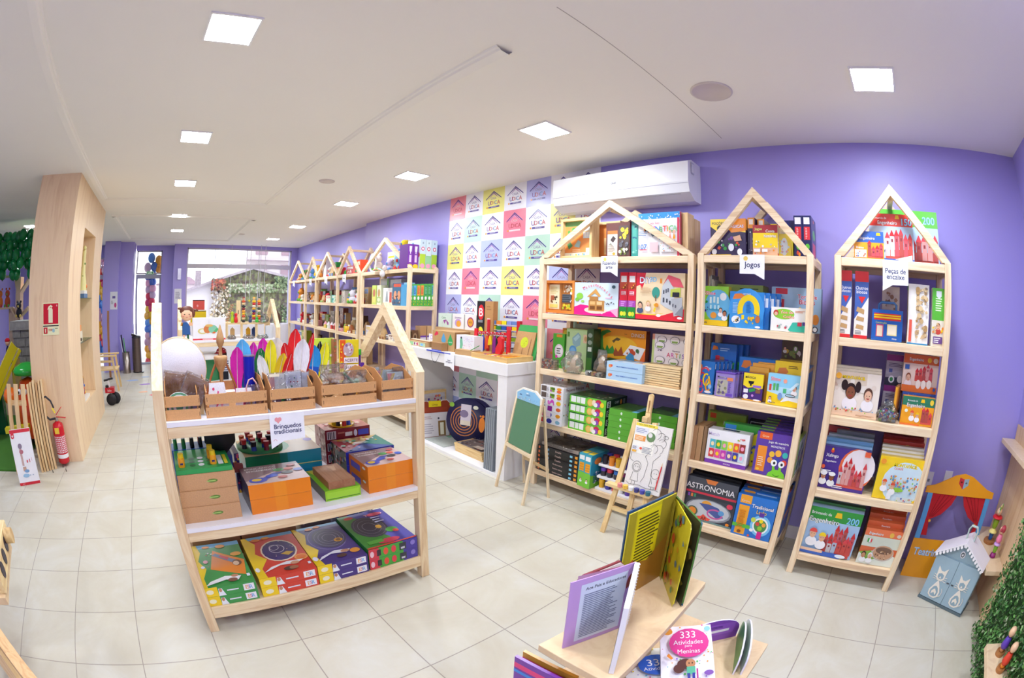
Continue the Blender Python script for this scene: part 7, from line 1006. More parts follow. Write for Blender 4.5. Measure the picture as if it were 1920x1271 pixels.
for cx, cz, r in ((.03, .40, .035), (.07, .385, .03), (.085, .345, .03), (.07, .305, .03), (.03, .30, .03), (.0, .33, .025)): ring(cx, cz, r, r, 10, -1.2, 2.6)
ln([(.01, .20), (.0, .10), (-.02, .06)]); ln([(.045, .22), (.05, .12), (.07, .07)]); ln([(.01, .2), (-.02, .24), (.02, .29)]); ln([(.045, .22), (.09, .27)])
ring(-.07, .16, .034, .038); ring(-.07, .155, .024, .026); ln([(-.09, .12), (-.1, .06), (-.04, .06), (-.05, .12)]); ln([(-.085, .06), (-.085, .03)]); ln([(-.06, .06), (-.06, .03)])
ring(.08, .14, .030, .034); ln([(.055, .105), (.05, .05), (.11, .05), (.1, .105)]); ln([(.07, .05), (.07, .03)]); ln([(.09, .05), (.09, .03)]); ring(.105, .39, .018, .010)
for x, z in ((-.08, .16), (-.06, .16), (.072, .142), (.09, .142)): b.box(x - .002, Y - .001, z - .003, x + .002, Y, z + .003)
ln([(-.13, .045), (-.1, .03), (-.03, .04), (.03, .03), (.1, .035), (.13, .03)]); ln([(-.13, .25), (-.13, .2), (-.1, .19)]); b.build('line_drawing', cv)
b = MB('woodZ', 'd8303a'); b.bar((.108, -.006, .04), (.118, -.006, .2), .006, .006); b.cyl((.118, -.006, .2), (.1195, -.006, .225), .003, .0008, 'e8c890'); b.build('brush', cv)
for i, c in enumerate(('e88a8a', 'f2c04a', 'f4f2f0', '3a3a7a', '4a4aa8', '2a6a7a')):
    t = thing('paint_pot', 'small round paint pot, %s on the easel tray' % ['pink, leftmost', 'yellow, second', 'white, third', 'navy, fourth', 'blue, fifth', 'teal, rightmost'][i], 'paint pot', (2.49 + LX_(.37) - .052, 1.50 - .045 * i, .3815)); b = MB('plastic', c); b.cyl((0, 0, 0), (0, 0, .018), .017, n=14); b.cyl((0, 0, .0185), (0, 0, .026), .0185, .018, c, n=14); b.build('pot', t)
# ------------------------------------------------------------------ puppet theatre and blue house
t = thing('puppet_theatre', 'orange puppet theatre with red curtains leaning on the purple wall', 'puppet theatre', (2.985, -.947, 0), rot=(-.13, 0, QX))
b = MB('painted', 'f0a01c'); b.box(-.30, 0, 0, .30, .016, .275); b.art('T .30 .68 .2 c8dcf0 4a7ab0 Teatrinho .5', (-.30, 0, 0), (.60, 0, 0), (0, 0, .275)); b.build('front_board', t)
for s_ in (-1, 1): b = MB('painted', '5a9fd8'); b.box(s_ * .275 - .022, .002, .2755, s_ * .275 + .022, .014, .585); b.build('side_pillar', t)
b = MB('painted', 'f0a01c'); pts = [(-.32, .0), (.32, 0), (.32, .04), (.25, .055), (.17, .09), (.08, .13), (0, .145), (-.08, .13), (-.17, .09), (-.25, .055), (-.32, .04)]; b.prism(pts, .016, o=(0, .008, .586)); b.art('p .43,.55,.43,.82,.5,.76,.5,.3 c8303a|p .57,.5,.57,.8,.5,.76,.5,.3 9ab0bc|e .465 .62 .015 .04 5a1a1a|e .535 .6 .015 .04 4a5a64', (-.32, -.0003, .586), (.64, 0, 0), (0, 0, .145)); b.build('top_board', t)
for s_ in (-1, 1):
    b = MB('cloth', 'c8202a'); pts = [(s_ * .252, .30), (s_ * .252, .585), (s_ * .03, .585), (s_ * .06, .52), (s_ * .13, .45), (s_ * .22, .41), (s_ * .215, .38), (s_ * .20, .30)]
    b.prism(pts[::s_], .008, o=(0, .012, 0)); [b.bar((s_ * (.06 + .04 * k), .006, .583), (s_ * (.2 + .01 * k), .006, .43), .004, .004, 'a01822') for k in range(4)]; b.build('curtain', t)
    b = MB('painted', 'f0b03a'); b.box(s_ * .215 - .01, .0, .395, s_ * .215 + .01, .006, .41); b.build('tie_back', t)
t = thing('doll_house_case', 'grey blue toy cupboard house with two lace cats and a white roof', 'toy house', (2.6245, -1.007, 0.001), R_(-118.9))
w_, d_, h_, pk = .43, .17, .325, .44; BLU = '93abb8'
b = MB('painted', BLU); b.box(-w_ / 2 - .008, -.008, 0, w_ / 2 + .008, d_ + .006, .018, '5a6a72'); b.box(-w_ / 2, .004, .018, w_ / 2, d_, h_); b.build('body', t)
for s_ in (-1, 1):
    x0, x1 = (-w_ / 2 + .004, -.002) if s_ < 0 else (.002, w_ / 2 - .004); b = MB('painted', '9ab2c0'); b.box(x0, -.006, .022, x1, .0035, h_ - .004); dr = b.build('door', t)
    k = MB('painted', 'e9dfd2'); cx = (x0 + x1) / 2; Y = -.0085
    def lace(pts, c=None, h=.003): k.prism([(cx + a, .05 + z) for a, z in pts], h, o=(0, Y, 0), c=c)
    lace([(-.045, .005), (-.02, -.01), (.02, -.01), (.045, .005), (.05, .04), (.03, .075), (.012, .10), (.0, .115), (-.012, .1), (-.03, .07), (-.05, .035)]); lace([(-.033, .01), (-.015, .0), (.015, .0), (.033, .01), (.036, .038), (.02, .065), (0, .075), (-.02, .065), (-.036, .035)], '8ea6b4', .0045)
    lace([(-.02, .012), (0, .03), (.02, .012), (.022, .035), (0, .055), (-.022, .035)], h=.006)
    lace([(-.038, .13), (-.02, .112), (.02, .112), (.038, .13), (.04, .16), (.045, .205), (.012, .178), (-.012, .178), (-.045, .205), (-.04, .16)]); lace([(-.026, .135), (-.012, .125), (.012, .125), (.026, .135), (.026, .155), (.0, .165), (-.026, .155)], '8ea6b4', .0045); lace([(-.01, .13), (.01, .13), (0, .145)], h=.006)
    for q in (-1, 1):
        for j in range(3): k.bar((cx + q * .034, Y, .19 - .012 * j), (cx + q * .062, Y, .196 - .016 * j), .0025, .0025)
    k.tube([(cx + .045, Y, .06), (cx + .066, Y, .07), (cx + .07, Y, .1), (cx + .058, Y, .12)], .003); k.build('lace_cat', dr)
    k = MB('metal', '6a7078'); k.box(s_ * .022 - .012, -.0105, .165, s_ * .022 + .012, -.0065, .172); k.build('latch', dr)
b = MB('painted', BLU); b.prism([(-w_ / 2, 0), (w_ / 2, 0), (0, pk - h_)], d_ - .008, o=(0, d_ / 2, h_ + .001)); b.build('gable', t)
for s_ in (-1, 1):
    b = MB('painted', 'efeaf0'); L = math.hypot(w_ / 2, pk - h_) + .02; a = math.atan2(pk - h_, w_ / 2); ux, uz = math.cos(a) * -s_, math.sin(a)
    o = Vector((s_ * (w_ / 2 + .012), 0, h_ - .002)); P = lambda q, v, n: (o.x + ux * q + s_ * uz * n * 1, v, o.z + uz * q + math.cos(a) * n)
    vs = [P(q, v, n) for n in (.003, .011) for v in (-.03, d_ + .012) for q in (0, L)]; b.add(vs, [(0, 1, 3, 2), (4, 6, 7, 5), (0, 4, 5, 1), (2, 3, 7, 6), (0, 2, 6, 4), (1, 5, 7, 3)]); rp = b.build('roof_panel', t)
    k = MB('painted', 'f2eef2')
    for j in range(9): q = L * (j + .5) / 9; p = P(q, -.031, -.006); k.cyl((p[0], -.030, p[2]), (p[0], -.026, p[2]), .011, n=8)
    k.build('scalloped_trim', rp)
b = MB('painted', 'e9e4ea'); b.cyl((0, -.0005, h_ + .045), (0, -.004, h_ + .045), .022, n=18); b.cyl((0, -.0042, h_ + .045), (0, -.006, h_ + .045), .016, None, '5a6468', n=18); b.cyl((0, -.0062, h_ + .045), (0, -.008, h_ + .045), .007, None, 'e9e4ea', n=12); b.build('rosette', t)
b = MB('painted', 'b8c8c0'); b.tube([(-.035, .08, pk - .01), (-.04, .08, pk + .06), (-.025, .08, pk + .085), (.025, .08, pk + .085), (.04, .08, pk + .06), (.035, .08, pk - .01)], .008); b.build('handle', t)
b = MB('plastic', 'ece8f0'); b.box(-.035, -.008, 0, .035, 0, .11); tag(b.build('wall_outlet', None, (WX - .001, -.83, .58), QX), 'white wall socket plate above the puppet theatre', 'wall socket')
b = MB('plastic', 'ece8f0'); b.box(-.035, -.008, 0, .035, 0, .11); b.box(-.01, -.010, .04, .01, -.008, .06, '8a8a94'); tag(b.build('wall_outlet', None, (WX - .001, -.66, .56), QX), 'white wall socket plate beside the right rack post', 'wall socket')
# ------------------------------------------------------------------ near wall: wooden panel, hedge, shelves, dolls
b = MB('ply', 'dcc4a4'); b.box(.9, WY + .001, 0, 3.20, WY + .018, 1.06); tag(b.build('wood_panel'), 'pale wooden wall panel at the right edge behind the doll shelf', 'wall panel')
def wshelf(x0, x1, z, lab, d=.17): b = MB('ply', 'ead8bc'); b.box(x0, WY + .0185, z - .03, x1, WY + .0185 + d, z); return tag(b.build('wall_shelf', bev=.002), lab, 'shelf')
wshelf(2.50, 3.20, .335, 'pale wooden wall shelf with two standing dolls')
wshelf(2.55, 3.20, .96, 'upper pale wooden wall shelf at the right edge', .14)
wshelf(1.2, 1.80, .30, 'pale wooden shelf in front of the hedge at the lower right corner', .22)
rd = random.Random(21); b = MB('leaf', '3f6a34')
b.box(1.0, WY + .0185, 0, 2.36, WY + .045, 1.9, '2f5228')
for i in range(9000):
    x = 1.0 + 1.38 * rd.random(); z = 1.5 * rd.random() ** 1.1 - .0; y = WY + .05 + rd.random() * .075; s_ = rd.uniform(.010, .019)
    z = max(z, .012); a = Vector((rd.uniform(-1, 1), rd.uniform(.1, 1), rd.uniform(-1, 1))).normalized(); u = a.orthogonal().normalized(); v = a.cross(u); th = rd.random() * 6; uu = u * math.cos(th) + v * math.sin(th); vv_ = v * math.cos(th) - u * math.sin(th)
    p = Vector((x, y, z)); b.add([p - uu * s_, p + vv_ * s_ * .6 + a * .004, p + uu * s_, p - vv_ * s_ * .6 + a * .004], [(0, 1, 2, 3)], rd.choice(['3f7434', '4f8a40', '2f5c2a', '5f9a4a', '6fa654', '8ab070', '37662f', 'a8b490']))
tag(b.build('artificial_hedge'), 'artificial green hedge panel covering the wall in the lower right corner', 'hedge', kind='stuff')
def doll(lab, loc, parts, h, hair, rz=0, base=None):
    t = thing('wooden_doll', lab, 'doll', loc, rz)
    if base: b = MB('woodX', 'b07a4a'); b.cyl((0, 0, 0), (0, 0, .018), base, n=18); b.build('stand', t)
    z = .0185 if base else 0
    for nm, c, r0, r1, hh in parts: b = MB('painted', c); b.lathe((0, 0, z), [(r0 * .7, 0), (r0, hh * .2), ((r0 + r1) / 2, hh * .5), (r1, hh * .8), (r1 * .7, hh)], n=14); b.build(nm, t); z += hh + .0005
    b = MB('painted', 'e8bc98'); b.ball((0, 0, z + .026), .027); [b.ball((s_ * .009, -.0245, z + .03), .0035, '1b1a20', n=6, k=5) for s_ in (-1, 1)]; b.ball((0, -.027, z + .022), .0035, 'd88a6a', n=6, k=5); b.tube([(-.008, -.025, z + .013), (0, -.0265, z + .010), (.008, -.025, z + .013)], .0012, 'b03a3a', n=4); b.build('head', t)
    return t, z
t, z = doll('wooden doll with a red flower collar and leafy crown on a log slice', (2.93, -1.33, .3355), (('feet', '2a62b0', .02, .022, .05), ('skirt', 'f2e28a', .045, .02, .03), ('body', '8fb02a', .026, .03, .07), ('collar', 'd8202f', .05, .045, .015)), 0, 0, 2.4, .055)
b = MB('painted', 'd8e4c0'); 
for k in range(7): a = PI * k / 6; b.ball((.03 * math.cos(a), .01, z + .035 + .03 * math.sin(a)), (.013, .006, .018), ['d8e4c0', '5ab04a', 'f2dc8a'][k % 3])
b.build('crown', t)
t, z = doll('wooden doll in a pink dress with pigtails standing at the shelf front', (2.70, -1.32, .3355), (('feet', '8a1a6a', .03, .024, .03), ('legs', '7ab02a', .018, .02, .05), ('skirt', 'c89ad8', .034, .024, .02), ('dress', 'e87aa0', .03, .022, .05)), 0, 0, 2.4)
b = MB('painted', 'b03a4a'); b.ball((0, .008, z + .034), (.029, .024, .026)); [b.ball((s_ * .034, 0, z + .035), .012) for s_ in (-1, 1)]; b.build('hair', t)
for k, (x, c1, c2, lab) in enumerate(((1.71, '5a3aa8', 'c88a5a', 'small violet figure on the lower right corner shelf'), (1.58, 'd8402a', 'f08a2a', 'small red and orange figure on the lower right corner shelf'))):
    t, z = doll(lab, (x, -1.28, .3005), (('feet', c2, .02, .02, .02), ('body', c1, .032, .024, .06)), 0, 0, 2.2, .035)
# ------------------------------------------------------------------ book stand in the foreground
t = thing('book_stand', 'two tier pale wooden book stand in the foreground', 'book stand', (.92, .40, 0))
o = Vector((.92, .40, 0)); TZ = .78; cr = [(.654, .548), (.656, .327), (1.191, .347), (1.195, .495)]
def slab(pts, z0, z1, nm, m='ply', c='e6d0ae'): 
    b = MB(m, c); n = len(pts); b.add([(x - o.x, y - o.y, z) for z in (z0, z1) for x, y in pts], [tuple(range(n))[::-1], tuple(range(n, 2 * n))] + [(i, (i + 1) % n, (i + 1) % n + n, i + n) for i in range(n)]); return b.build(nm, t, bev=.002)
slab(cr, TZ - .024, TZ, 'top_board')
slab([(.60, .62), (.60, .10), (1.34, .08), (1.36, .56)], .476, .50, 'lower_board')
slab([(.84, .44), (.84, .425), (1.08, .425), (1.08, .44)], .5005, TZ - .0245, 'upright_panel'); slab([(.70, .40), (.70, .38), (1.26, .38), (1.26, .40)], 0, .4755, 'support_panel'); slab([(.95, .55), (.95, .15), (.97, .15), (.97, .55)], .0, .4755, 'cross_panel')
def leaf(t, nm, a, b_, z0, z1, th, c, art=None, back=None, m='print', rnd=.012):
    a = Vector(a); b_ = Vector(b_); u = (b_ - a).normalized(); n = Vector((u.y, -u.x)); L = (b_ - a).length; H = z1 - z0; b = MB(m, c)
    pts = [(0, 0), (L - rnd, 0), (L, rnd), (L, H - rnd), (L - rnd, H), (0, H)]; b.prism(pts, th, o=(a.x, a.y, z0), u=(u.x, u.y, 0), v=(0, 0, 1))
    if art: b.art(art, (a.x + n.x * (th / 2), a.y + n.y * (th / 2), z0), (u.x * L, u.y * L, 0), (0, 0, H), eps=.0002)
    if back: b.art(back, (b_.x - n.x * (th / 2), b_.y - n.y * (th / 2), z0), (-u.x * L, -u.y * L, 0), (0, 0, H), eps=.0002)
    return b.build(nm, t)
t = thing('open_book', 'open spiral book with a violet bordered page of text', 'book')
PZ = TZ + .0008; PG = 'r 0 0 1 1 bf96cc|r .05 .06 .80 .88 cdd3e4|t .42 .87 .045 2a2440 Aos_Pais_e_Educadores .68|l .1 .1 .66 .72 22 6a7090|r .01 0 .05 1 5a2a4a|e .04 .62 .05 .16 8a3a34|e .06 .5 .04 .06 a884c0'
# the page is read from its hinge (right) to its free edge (left)
hinge = (.858, .437); le = (.683, .497); ne = (.684, .350)
u_ = Vector(hinge) - Vector(le)
leaf(t, 'page', (le[0], le[1]), (hinge[0], hinge[1]), PZ, PZ + .213, .003, 'bf96cc', 'r 0 0 1 1 bf96cc|r .16 .06 .72 .86 cdd3e4|t .54 .85 .05 2a2440 Aos_Pais_e_Educadores .62|l .22 .1 .6 .68 24 6a7090|e .95 .72 .07 .14 8a3a34|e .93 .55 .06 .12 a884c0|e .97 .42 .04 .06 5a2a3a', rnd=.001)
leaf(t, 'cover', (.856, .445), (.725, .510), PZ, PZ + .205, .003, '8a3a5a', None, 'r 0 0 1 1 c8a0b8')
leaf(t, 'page_block', (.856, .433), ne, PZ, PZ + .213, .012, 'efecec', 'r 0 0 1 1 eceaf0|r .02 0 .05 1 c8ccd8|r .2 .0 .8 1 e8f0ee|r .84 .0 .16 .14 4a2a90|n .92 .07 .05 wh Salvat .1|z .6 .2 .3 .35 12 .04 d84a5a,3a9ac0,8a4ab0,5ab8a8 3', rnd=.001)
b = MB('plastic', 'f4f2f4')
for k in range(22): z = PZ + .008 + .0093 * k; b.tube([(hinge[0] + .006 + .006 * math.cos(a), hinge[1] - .002 + .006 * math.sin(a), z) for a in [q * PI / 4 for q in range(8)]], .0011, n=4, closed=True)
b.build('spiral_binding', t)
t = thing('open_book', 'large open picture book with yellow text page standing on the stand', 'book'); hb = (1.150, .490)
TXT = 'r 0 0 1 1 cfc22a|r .0 .0 .14 1 a89a2a|r .16 .3 .52 .66 e0d41c|r .66 .25 .34 .75 9a8a2a|p 0,.3,.16,.42,.5,.36,.9,.55,1,.6,1,0,0,0 a8782a|l .2 .38 .46 .54 15 4a4420|e .12 .3 .08 .04 c8602a|e .2 .34 .03 .04 c8502a|p .0,.36,.2,.42,.2,.46,.0,.4 b84a2a'
leaf(t, 'left_page', (.9365, .519), hb, PZ, PZ + .288, .004, 'cfc22a', TXT, 'r 0 0 1 1 4a7ab0|r 0 0 1 .4 3a3a7a', rnd=.001)
leaf(t, 'left_cover', (.940, .528), (hb[0], hb[1] + .006), PZ, PZ + .292, .004, '3a5a7a', None, 'r 0 0 1 1 5a3a7a')
leaf(t, 'middle_page', hb, (1.012, .372), PZ, PZ + .272, .003, 'd8c82a', 'r 0 0 1 1 c8b82a|z 0 0 1 1 34 .09 c8502a,d8a02a,5a7a8a,4a8a3a,8a5a2a 7|r .0 .0 .2 1 b8a83a')
leaf(t, 'right_cover', (hb[0] + .004, hb[1] + .004), (1.03, .352), PZ, PZ + .278, .005, '4a7a2a', 'r 0 0 1 1 3a3a2a|z 0 0 1 1 20 .1 2a2a1a,5a4a2a,8a7a3a 2', 'r 0 0 1 1 4a9ad8|p 0,0,1,0,1,.5,.6,.7,.3,.4,0,.6 5a8a1a|p .3,0,1,0,1,.3 7ab82a|z .1 .3 .8 .5 14 .1 2a3a1a,c8d84a,e8e8e8 4')
t = thing('open_book', 'dark red edged book standing behind the violet page', 'book'); leaf(t, 'cover', (.80, .545), (.93, .515), PZ, PZ + .155, .006, '8a2a34', None, None); leaf(t, 'page', (.81, .54), (.93, .51), PZ, PZ + .15, .003, 'e8dcd8')
LZ = .5006
def flat(name, lab, cx, cy, w_, h_, th, rz, c, art, z=LZ, tilt=(0, 0)): b = MB('print', 'eeeae6'); b.box(-w_ / 2, -h_ / 2, 0, w_ / 2, h_ / 2, th, cs={4: c}); b.art(art, (-w_ / 2, -h_ / 2, th), (w_, 0, 0), (0, h_, 0)); return tag(b.build(name, None, (cx, cy, z), rot=(tilt[0], tilt[1], rz)), lab, 'book')
G3 = 'r 0 0 1 1 f4f0f6|z .0 .0 1 1 60 .022 f2a03a,5ab8d8,e86a9a,8a5ac8,5cb85a,f0c83a 9|e .52 .70 .38 .23 e02a8a|n .5 .83 .11 wh 333 .36|n .5 .71 .075 wh Atividades .56|n .5 .64 .04 wh para .2|n .5 .565 .07 wh Meninas .42|e .42 .37 .15 .08 5a2a24|e .3 .30 .1 .07 5a2a24|e .52 .37 .09 .07 c88a5a|e .49 .375 .012 .012 2a1a14|e .55 .375 .012 .012 2a1a14|r .44 .2 .16 .12 5ab890|r .45 .1 .05 .12 3a3a9a|r .54 .1 .05 .12 3a3a9a|r .62 .08 .03 .2 c03a8a|e .85 .2 .09 .04 8a5ab0|e .12 .88 .09 .05 f0a03a|e .88 .9 .06 .04 8ac8d8|r .3 .04 .4 .03 8a2a9a|p .08,.5,.16,.44,.2,.46,.12,.54 f0902a'
flat('activity_book', 'white and pink activity book marked 333 lying on the lower board', 1.085, .30, .175, .24, .008, R_(-52), 'f4f0f6', G3, z=.545, tilt=(.40, 0))
flat('activity_book', 'white 333 activity book with a blue circle under the pink one', 1.0, .36, .185, .25, .008, R_(-48), 'f2f2ec', 'r 0 0 1 1 f2f2ec|z .0 .0 1 1 50 .022 f2d83a,5ab8d8,8a5ac8,5cb85a,f0a03a 12|e .55 .62 .33 .2 2a62c8|n .55 .66 .13 wh 333 .4|n .55 .54 .07 wh Atividades .5|r 0 0 1 .08 3a3a9a')
flat('activity_book', 'yellow titled book lying behind the pink 333 book', 1.27, .50, .19, .06, .03, R_(-8), 'f2b81c', 'r 0 0 1 1 f2b81c|n .5 .5 .4 3a2a1a EXPLORE .8')
flat('activity_book', 'violet book with pale cover edge behind the yellow titled book', 1.24, .545, .17, .03, .05, R_(-8), 'b8a0e0', 'r 0 0 1 1 b8a0e0')
t = thing('round_book', 'round topped violet and green board book spread open on the lower board', 'book')
def rleaf(nm, a, b_, z0, H, c, art, th=.006, back=None):
    a = Vector(a); b_ = Vector(b_); u = (b_ - a).normalized(); n = Vector((u.y, -u.x)); L = (b_ - a).length; b = MB('print', c)
    pts = [(0, 0), (L, 0)] + [(L * (.5 + .5 * math.cos(q)), H * (.45 + .55 * math.sin(q))) for q in [PI * i / 12 for i in range(13)]]; b.prism(pts, th, o=(a.x, a.y, z0), u=(u.x, u.y, 0), v=(0, 0, 1), side='e8e4f0')
    if art: b.art(art, (a.x + n.x * th / 2, a.y + n.y * th / 2, z0), (u.x * L, u.y * L, 0), (0, 0, H))
    return b.build(nm, t)
rleaf('rear_cover', (1.17, .36), (1.33, .215), LZ, .10, '8a4ab8', 'r .1 .3 .8 .5 9a5ac8|r .2 .42 .6 .12 f2ecf4|r .2 .42 .2 .12 b08a3a|l .3 .62 .5 .12 2 5a2a8a|e .45 .16 .06 .07 f2cf1c')
rleaf('front_page', (1.13, .135), (1.33, .205), LZ, .115, '2f8a2a', 'r .1 .2 .8 .6 3a9a2f|r .3 .6 .5 .08 5a3a5a|n .4 .35 .16 a8dcc8 MITO .5|e .2 .12 .06 .06 2a62b0')
rleaf('cover', (1.14, .11), (1.345, .195), LZ, .12, 'd8dce8', 'r .1 .1 .8 .7 c8d0e4|r .1 .3 .3 .4 e8c8a8')
for k, (x, c, lab) in enumerate(((.66, '7a3aa0', 'violet book standing under the left end of the top board'), (.69, 'd89a3a', 'orange and blue striped book beside the violet one'))):
    b = MB('print', c); b.box(-.005, 0, 0, .005, .17, .2); b.art('r 0 0 1 1 %s|r 0 .8 1 .1 e83a7a|r 0 .7 1 .06 3a8ad8' % c, (-.0051, .17, 0), (0, -.17, 0), (0, 0, .2)); tag(b.build('book', None, (x, .44, LZ), .1), lab, 'book')
flat('activity_book', 'wide open book with green and violet pages at the front lower board', .70, .22, .2, .16, .01, R_(18), 'b8a0d0', 'r 0 0 .5 1 c8b0d8|r .5 0 .5 1 4a9a5a|z 0 0 1 1 20 .05 e8502a,f2cf1c,5a3a9a 3')
# ------------------------------------------------------------------ wooden pillar with niche
t = D.objects.new('wall_pillar', None); COL.objects.link(t); tag(t, kind='structure')
x0, x1, y0, y1 = -1.80, -1.24, 4.79, 7.08; ny0, ny1, nz0, nz1 = 5.50, 6.40, .43, 2.385
b = MB('ply', 'f2dcbc'); X_ = x1
b.add([(x0, y0, 0), (x1, y0, 0), (x1, y0, CEIL), (x0, y0, CEIL), (x0, y1, 0), (x1, y1, 0), (x1, y1, CEIL), (x0, y1, CEIL)], [(0, 1, 2, 3), (4, 7, 6, 5), (0, 3, 7, 4)])
for a, c, z0, z1 in ((y0, ny0, 0, CEIL), (ny1, y1, 0, CEIL), (ny0, ny1, 0, nz0), (ny0, ny1, nz1, CEIL)): b.add([(x1, a, z0), (x1, c, z0), (x1, c, z1), (x1, a, z1)], [(0, 1, 2, 3)])
dx = x1 - .30
b.add([(x1, ny0, nz0), (x1, ny1, nz0), (x1, ny1, nz1), (x1, ny0, nz1), (dx, ny0, nz0), (dx, ny1, nz0), (dx, ny1, nz1), (dx, ny0, nz1)], [(4, 5, 6, 7), (0, 4, 7, 3), (1, 2, 6, 5), (0, 1, 5, 4), (3, 7, 6, 2)])
b.build('pillar_body', t)
for z, nm in ((1.61, 'upper'), (1.11, 'lower')): b = MB('glass', 'd8ece4'); b.box(dx + .002, ny0 + .002, z - .006, x1 - .01, ny1 - .002, z); tag(b.build('glass_shelf'), '%s glass shelf in the niche of the wooden pillar' % nm, 'shelf')
t = thing('giraffe_toy', 'tall spotted giraffe toy on the upper glass shelf of the pillar niche', 'toy', (-1.33, 6.05, 1.6105)); b = MB('painted', 'e8dc9a')
b.box(-.06, -.14, 0, .06, .12, .05, '5a7aa0'); b.box(-.055, -.1, .05, .055, .1, .09, 'f0ece0'); b.lathe((0, 0, .09), [(.06, 0), (.055, .1), (.035, .2), (.025, .4), (.03, .46), (.02, .52), (0, .54)], 'e8e09a', n=12); b.ball((.01, -.04, .60), (.025, .05, .028), 'e0d88a'); [b.ball((.03 * math.cos(k * 2.4), .03 * math.sin(k * 2.4), .16 + .05 * k), .014, '7a9a4a', n=6, k=5) for k in range(7)]; b.ball((.03, .08, .14), .03, 'e87a2a'); b.build('giraffe', t)
t = thing('wooden_toy', 'small orange and green topped toy on the lower glass shelf of the niche', 'toy', (-1.33, 5.75, 1.1105)); b = MB('painted', 'e8dcc0'); b.box(-.05, -.08, 0, .05, .08, .12); b.box(-.04, -.05, .12, .04, .05, .19, 'f0902a'); b.tube([(0, -.04, .19), (0, -.04, .25), (0, .04, .25), (0, .04, .19)], .008, 'f0a03a'); b.ball((.052, -.05, .03), .02, '5a4a3a'); b.ball((.0, -.07, .16), .03, '5ab83a'); b.build('body', t)
t = thing('bead_maze', 'wire bead maze on a white base at the bottom of the pillar niche', 'toy', (-1.34, 5.85, .4305)); b = MB('painted', 'f0ece6'); b.box(-.08, -.2, 0, .07, .18, .03); b.build('base', t)
for k, c in enumerate(('c8303a', '3a62b8', 'e8b03a')): b = MB('metal', c); b.tube([(0, -.15 + .05 * k, .03), (.01, -.14 + .05 * k, .2), (0, -.05 + .05 * k, .3), (0, .05 + .04 * k, .22), (0, .12, .03)], .005); b.build('wire', t)
for k in range(9): b = MB('painted', ['8a2a8a', 'd83a3a', '3a6ac8', 'e8b03a', '8a5a3a'][k % 5]); b.ball((.0, -.14 + .035 * k, .05 + .03 * (k % 4)), .02, n=8, k=6); b.build('bead', t)
b = MB('print', 'f2efc0'); b.box(-.115, -.004, 0, .115, 0, .31); b.art('r .04 .34 .92 .63 d01c2c|p .36,.38,.62,.38,.62,.78,.56,.84,.42,.84,.36,.78 f4efc8|p .3,.78,.36,.88,.5,.93,.62,.88,.56,.84,.5,.87,.42,.84,.38,.8 f4efc8|r .34 .355 .3 .02 a81822|r .02 .27 .96 .03 1b1a20|r .05 .05 .24 .19 d01c2c|r .14 .08 .06 .12 f4efc8|l .36 .12 .3 .08 2 c86a5a|e .66 .14 .08 .06 9ac0c8|l .76 .18 .2 .05 1 7a8a6a|e .87 .9 .03 .03 f4c8c8', (-.115, -.004, 0), (.23, 0, 0), (0, 0, .31)); tag(b.build('fire_sign', None, (-1.475, 4.789, 1.265)), 'red and cream fire extinguisher sign on the wooden pillar', 'sign')
t = thing('fire_extinguisher', 'red fire extinguisher with black hose on the wooden pillar', 'fire extinguisher', (-1.475, 4.69, .03))
b = MB('plastic', 'c81426'); b.lathe((0, 0, 0), [(.060, 0), (.074, .01), (.075, .03), (.075, .36), (.066, .395), (.03, .415), (.022, .42)], n=24); b.build('cylinder', t)
b = MB('print', 'f0e8ea'); b.lathe((0, 0, .06), [(.0755, 0), (.0755, .04)], 'f0ecee', n=24); b.lathe((0, 0, .11), [(.0754, 0), (.0754, .18)], 'c82034', n=24)
for r_ in range(9):
    for k in range(10): a = PI + PI * (k + .2 + .3 * (r_ % 2)) / 10; a2 = a + .2; z0 = .115 + .019 * r_; R0 = .0758; b.add([(R0 * math.cos(a), R0 * math.sin(a), z0), (R0 * math.cos(a2), R0 * math.sin(a2), z0), (R0 * math.cos(a2), R0 * math.sin(a2), z0 + .012), (R0 * math.cos(a), R0 * math.sin(a), z0 + .012)], [(0, 1, 2, 3)], 'f0e4e8')
b.box(-.03, -.0775, .31, .03, -.075, .37, 'f2c83a'); b.build('label', t)
b = MB('metal', 'b8b4b0'); b.cyl((0, 0, .42), (0, 0, .455), .02); b.build('valve', t)
b = MB('plastic', 'c81426'); b.bar((0, 0, .462), (.13, -.02, .455), .02, .008); b.bar((0, 0, .48), (.09, -.02, .56), .02, .006); b.build('lever', t)
b = MB('plastic', 'e8d03a'); b.bar((-.01, 0, .50), (-.04, -.01, .55), .018, .018); b.build('nozzle', t)
b = MB('rubber', '24222e'); b.tube([(-.02, 0, .445), (-.09, -.02, .44), (-.17, -.03, .50), (-.20, -.03, .58), (-.17, -.03, .65), (-.11, -.02, .665), (-.05, -.01, .62), (-.02, 0, .55)], .011, n=10); b.build('hose', t)
b = MB('metal', '8a8480'); b.box(-.02, .075, .33, .02, .1, .37); b.build('bracket', t)
for k, (x, y) in enumerate(((-1.49, 4.62), (-1.42, 4.50), (-1.60, 4.47))): b = MB('metal', '4a4642'); b.cyl((0, 0, .0005), (0, 0, .03), .006, .003, n=8); tag(b.build('floor_stud', None, (x, y, 0)), 'small dark stud on the tiles below the extinguisher, %s' % ['nearest the pillar', 'right one', 'left one'][k], 'stud')
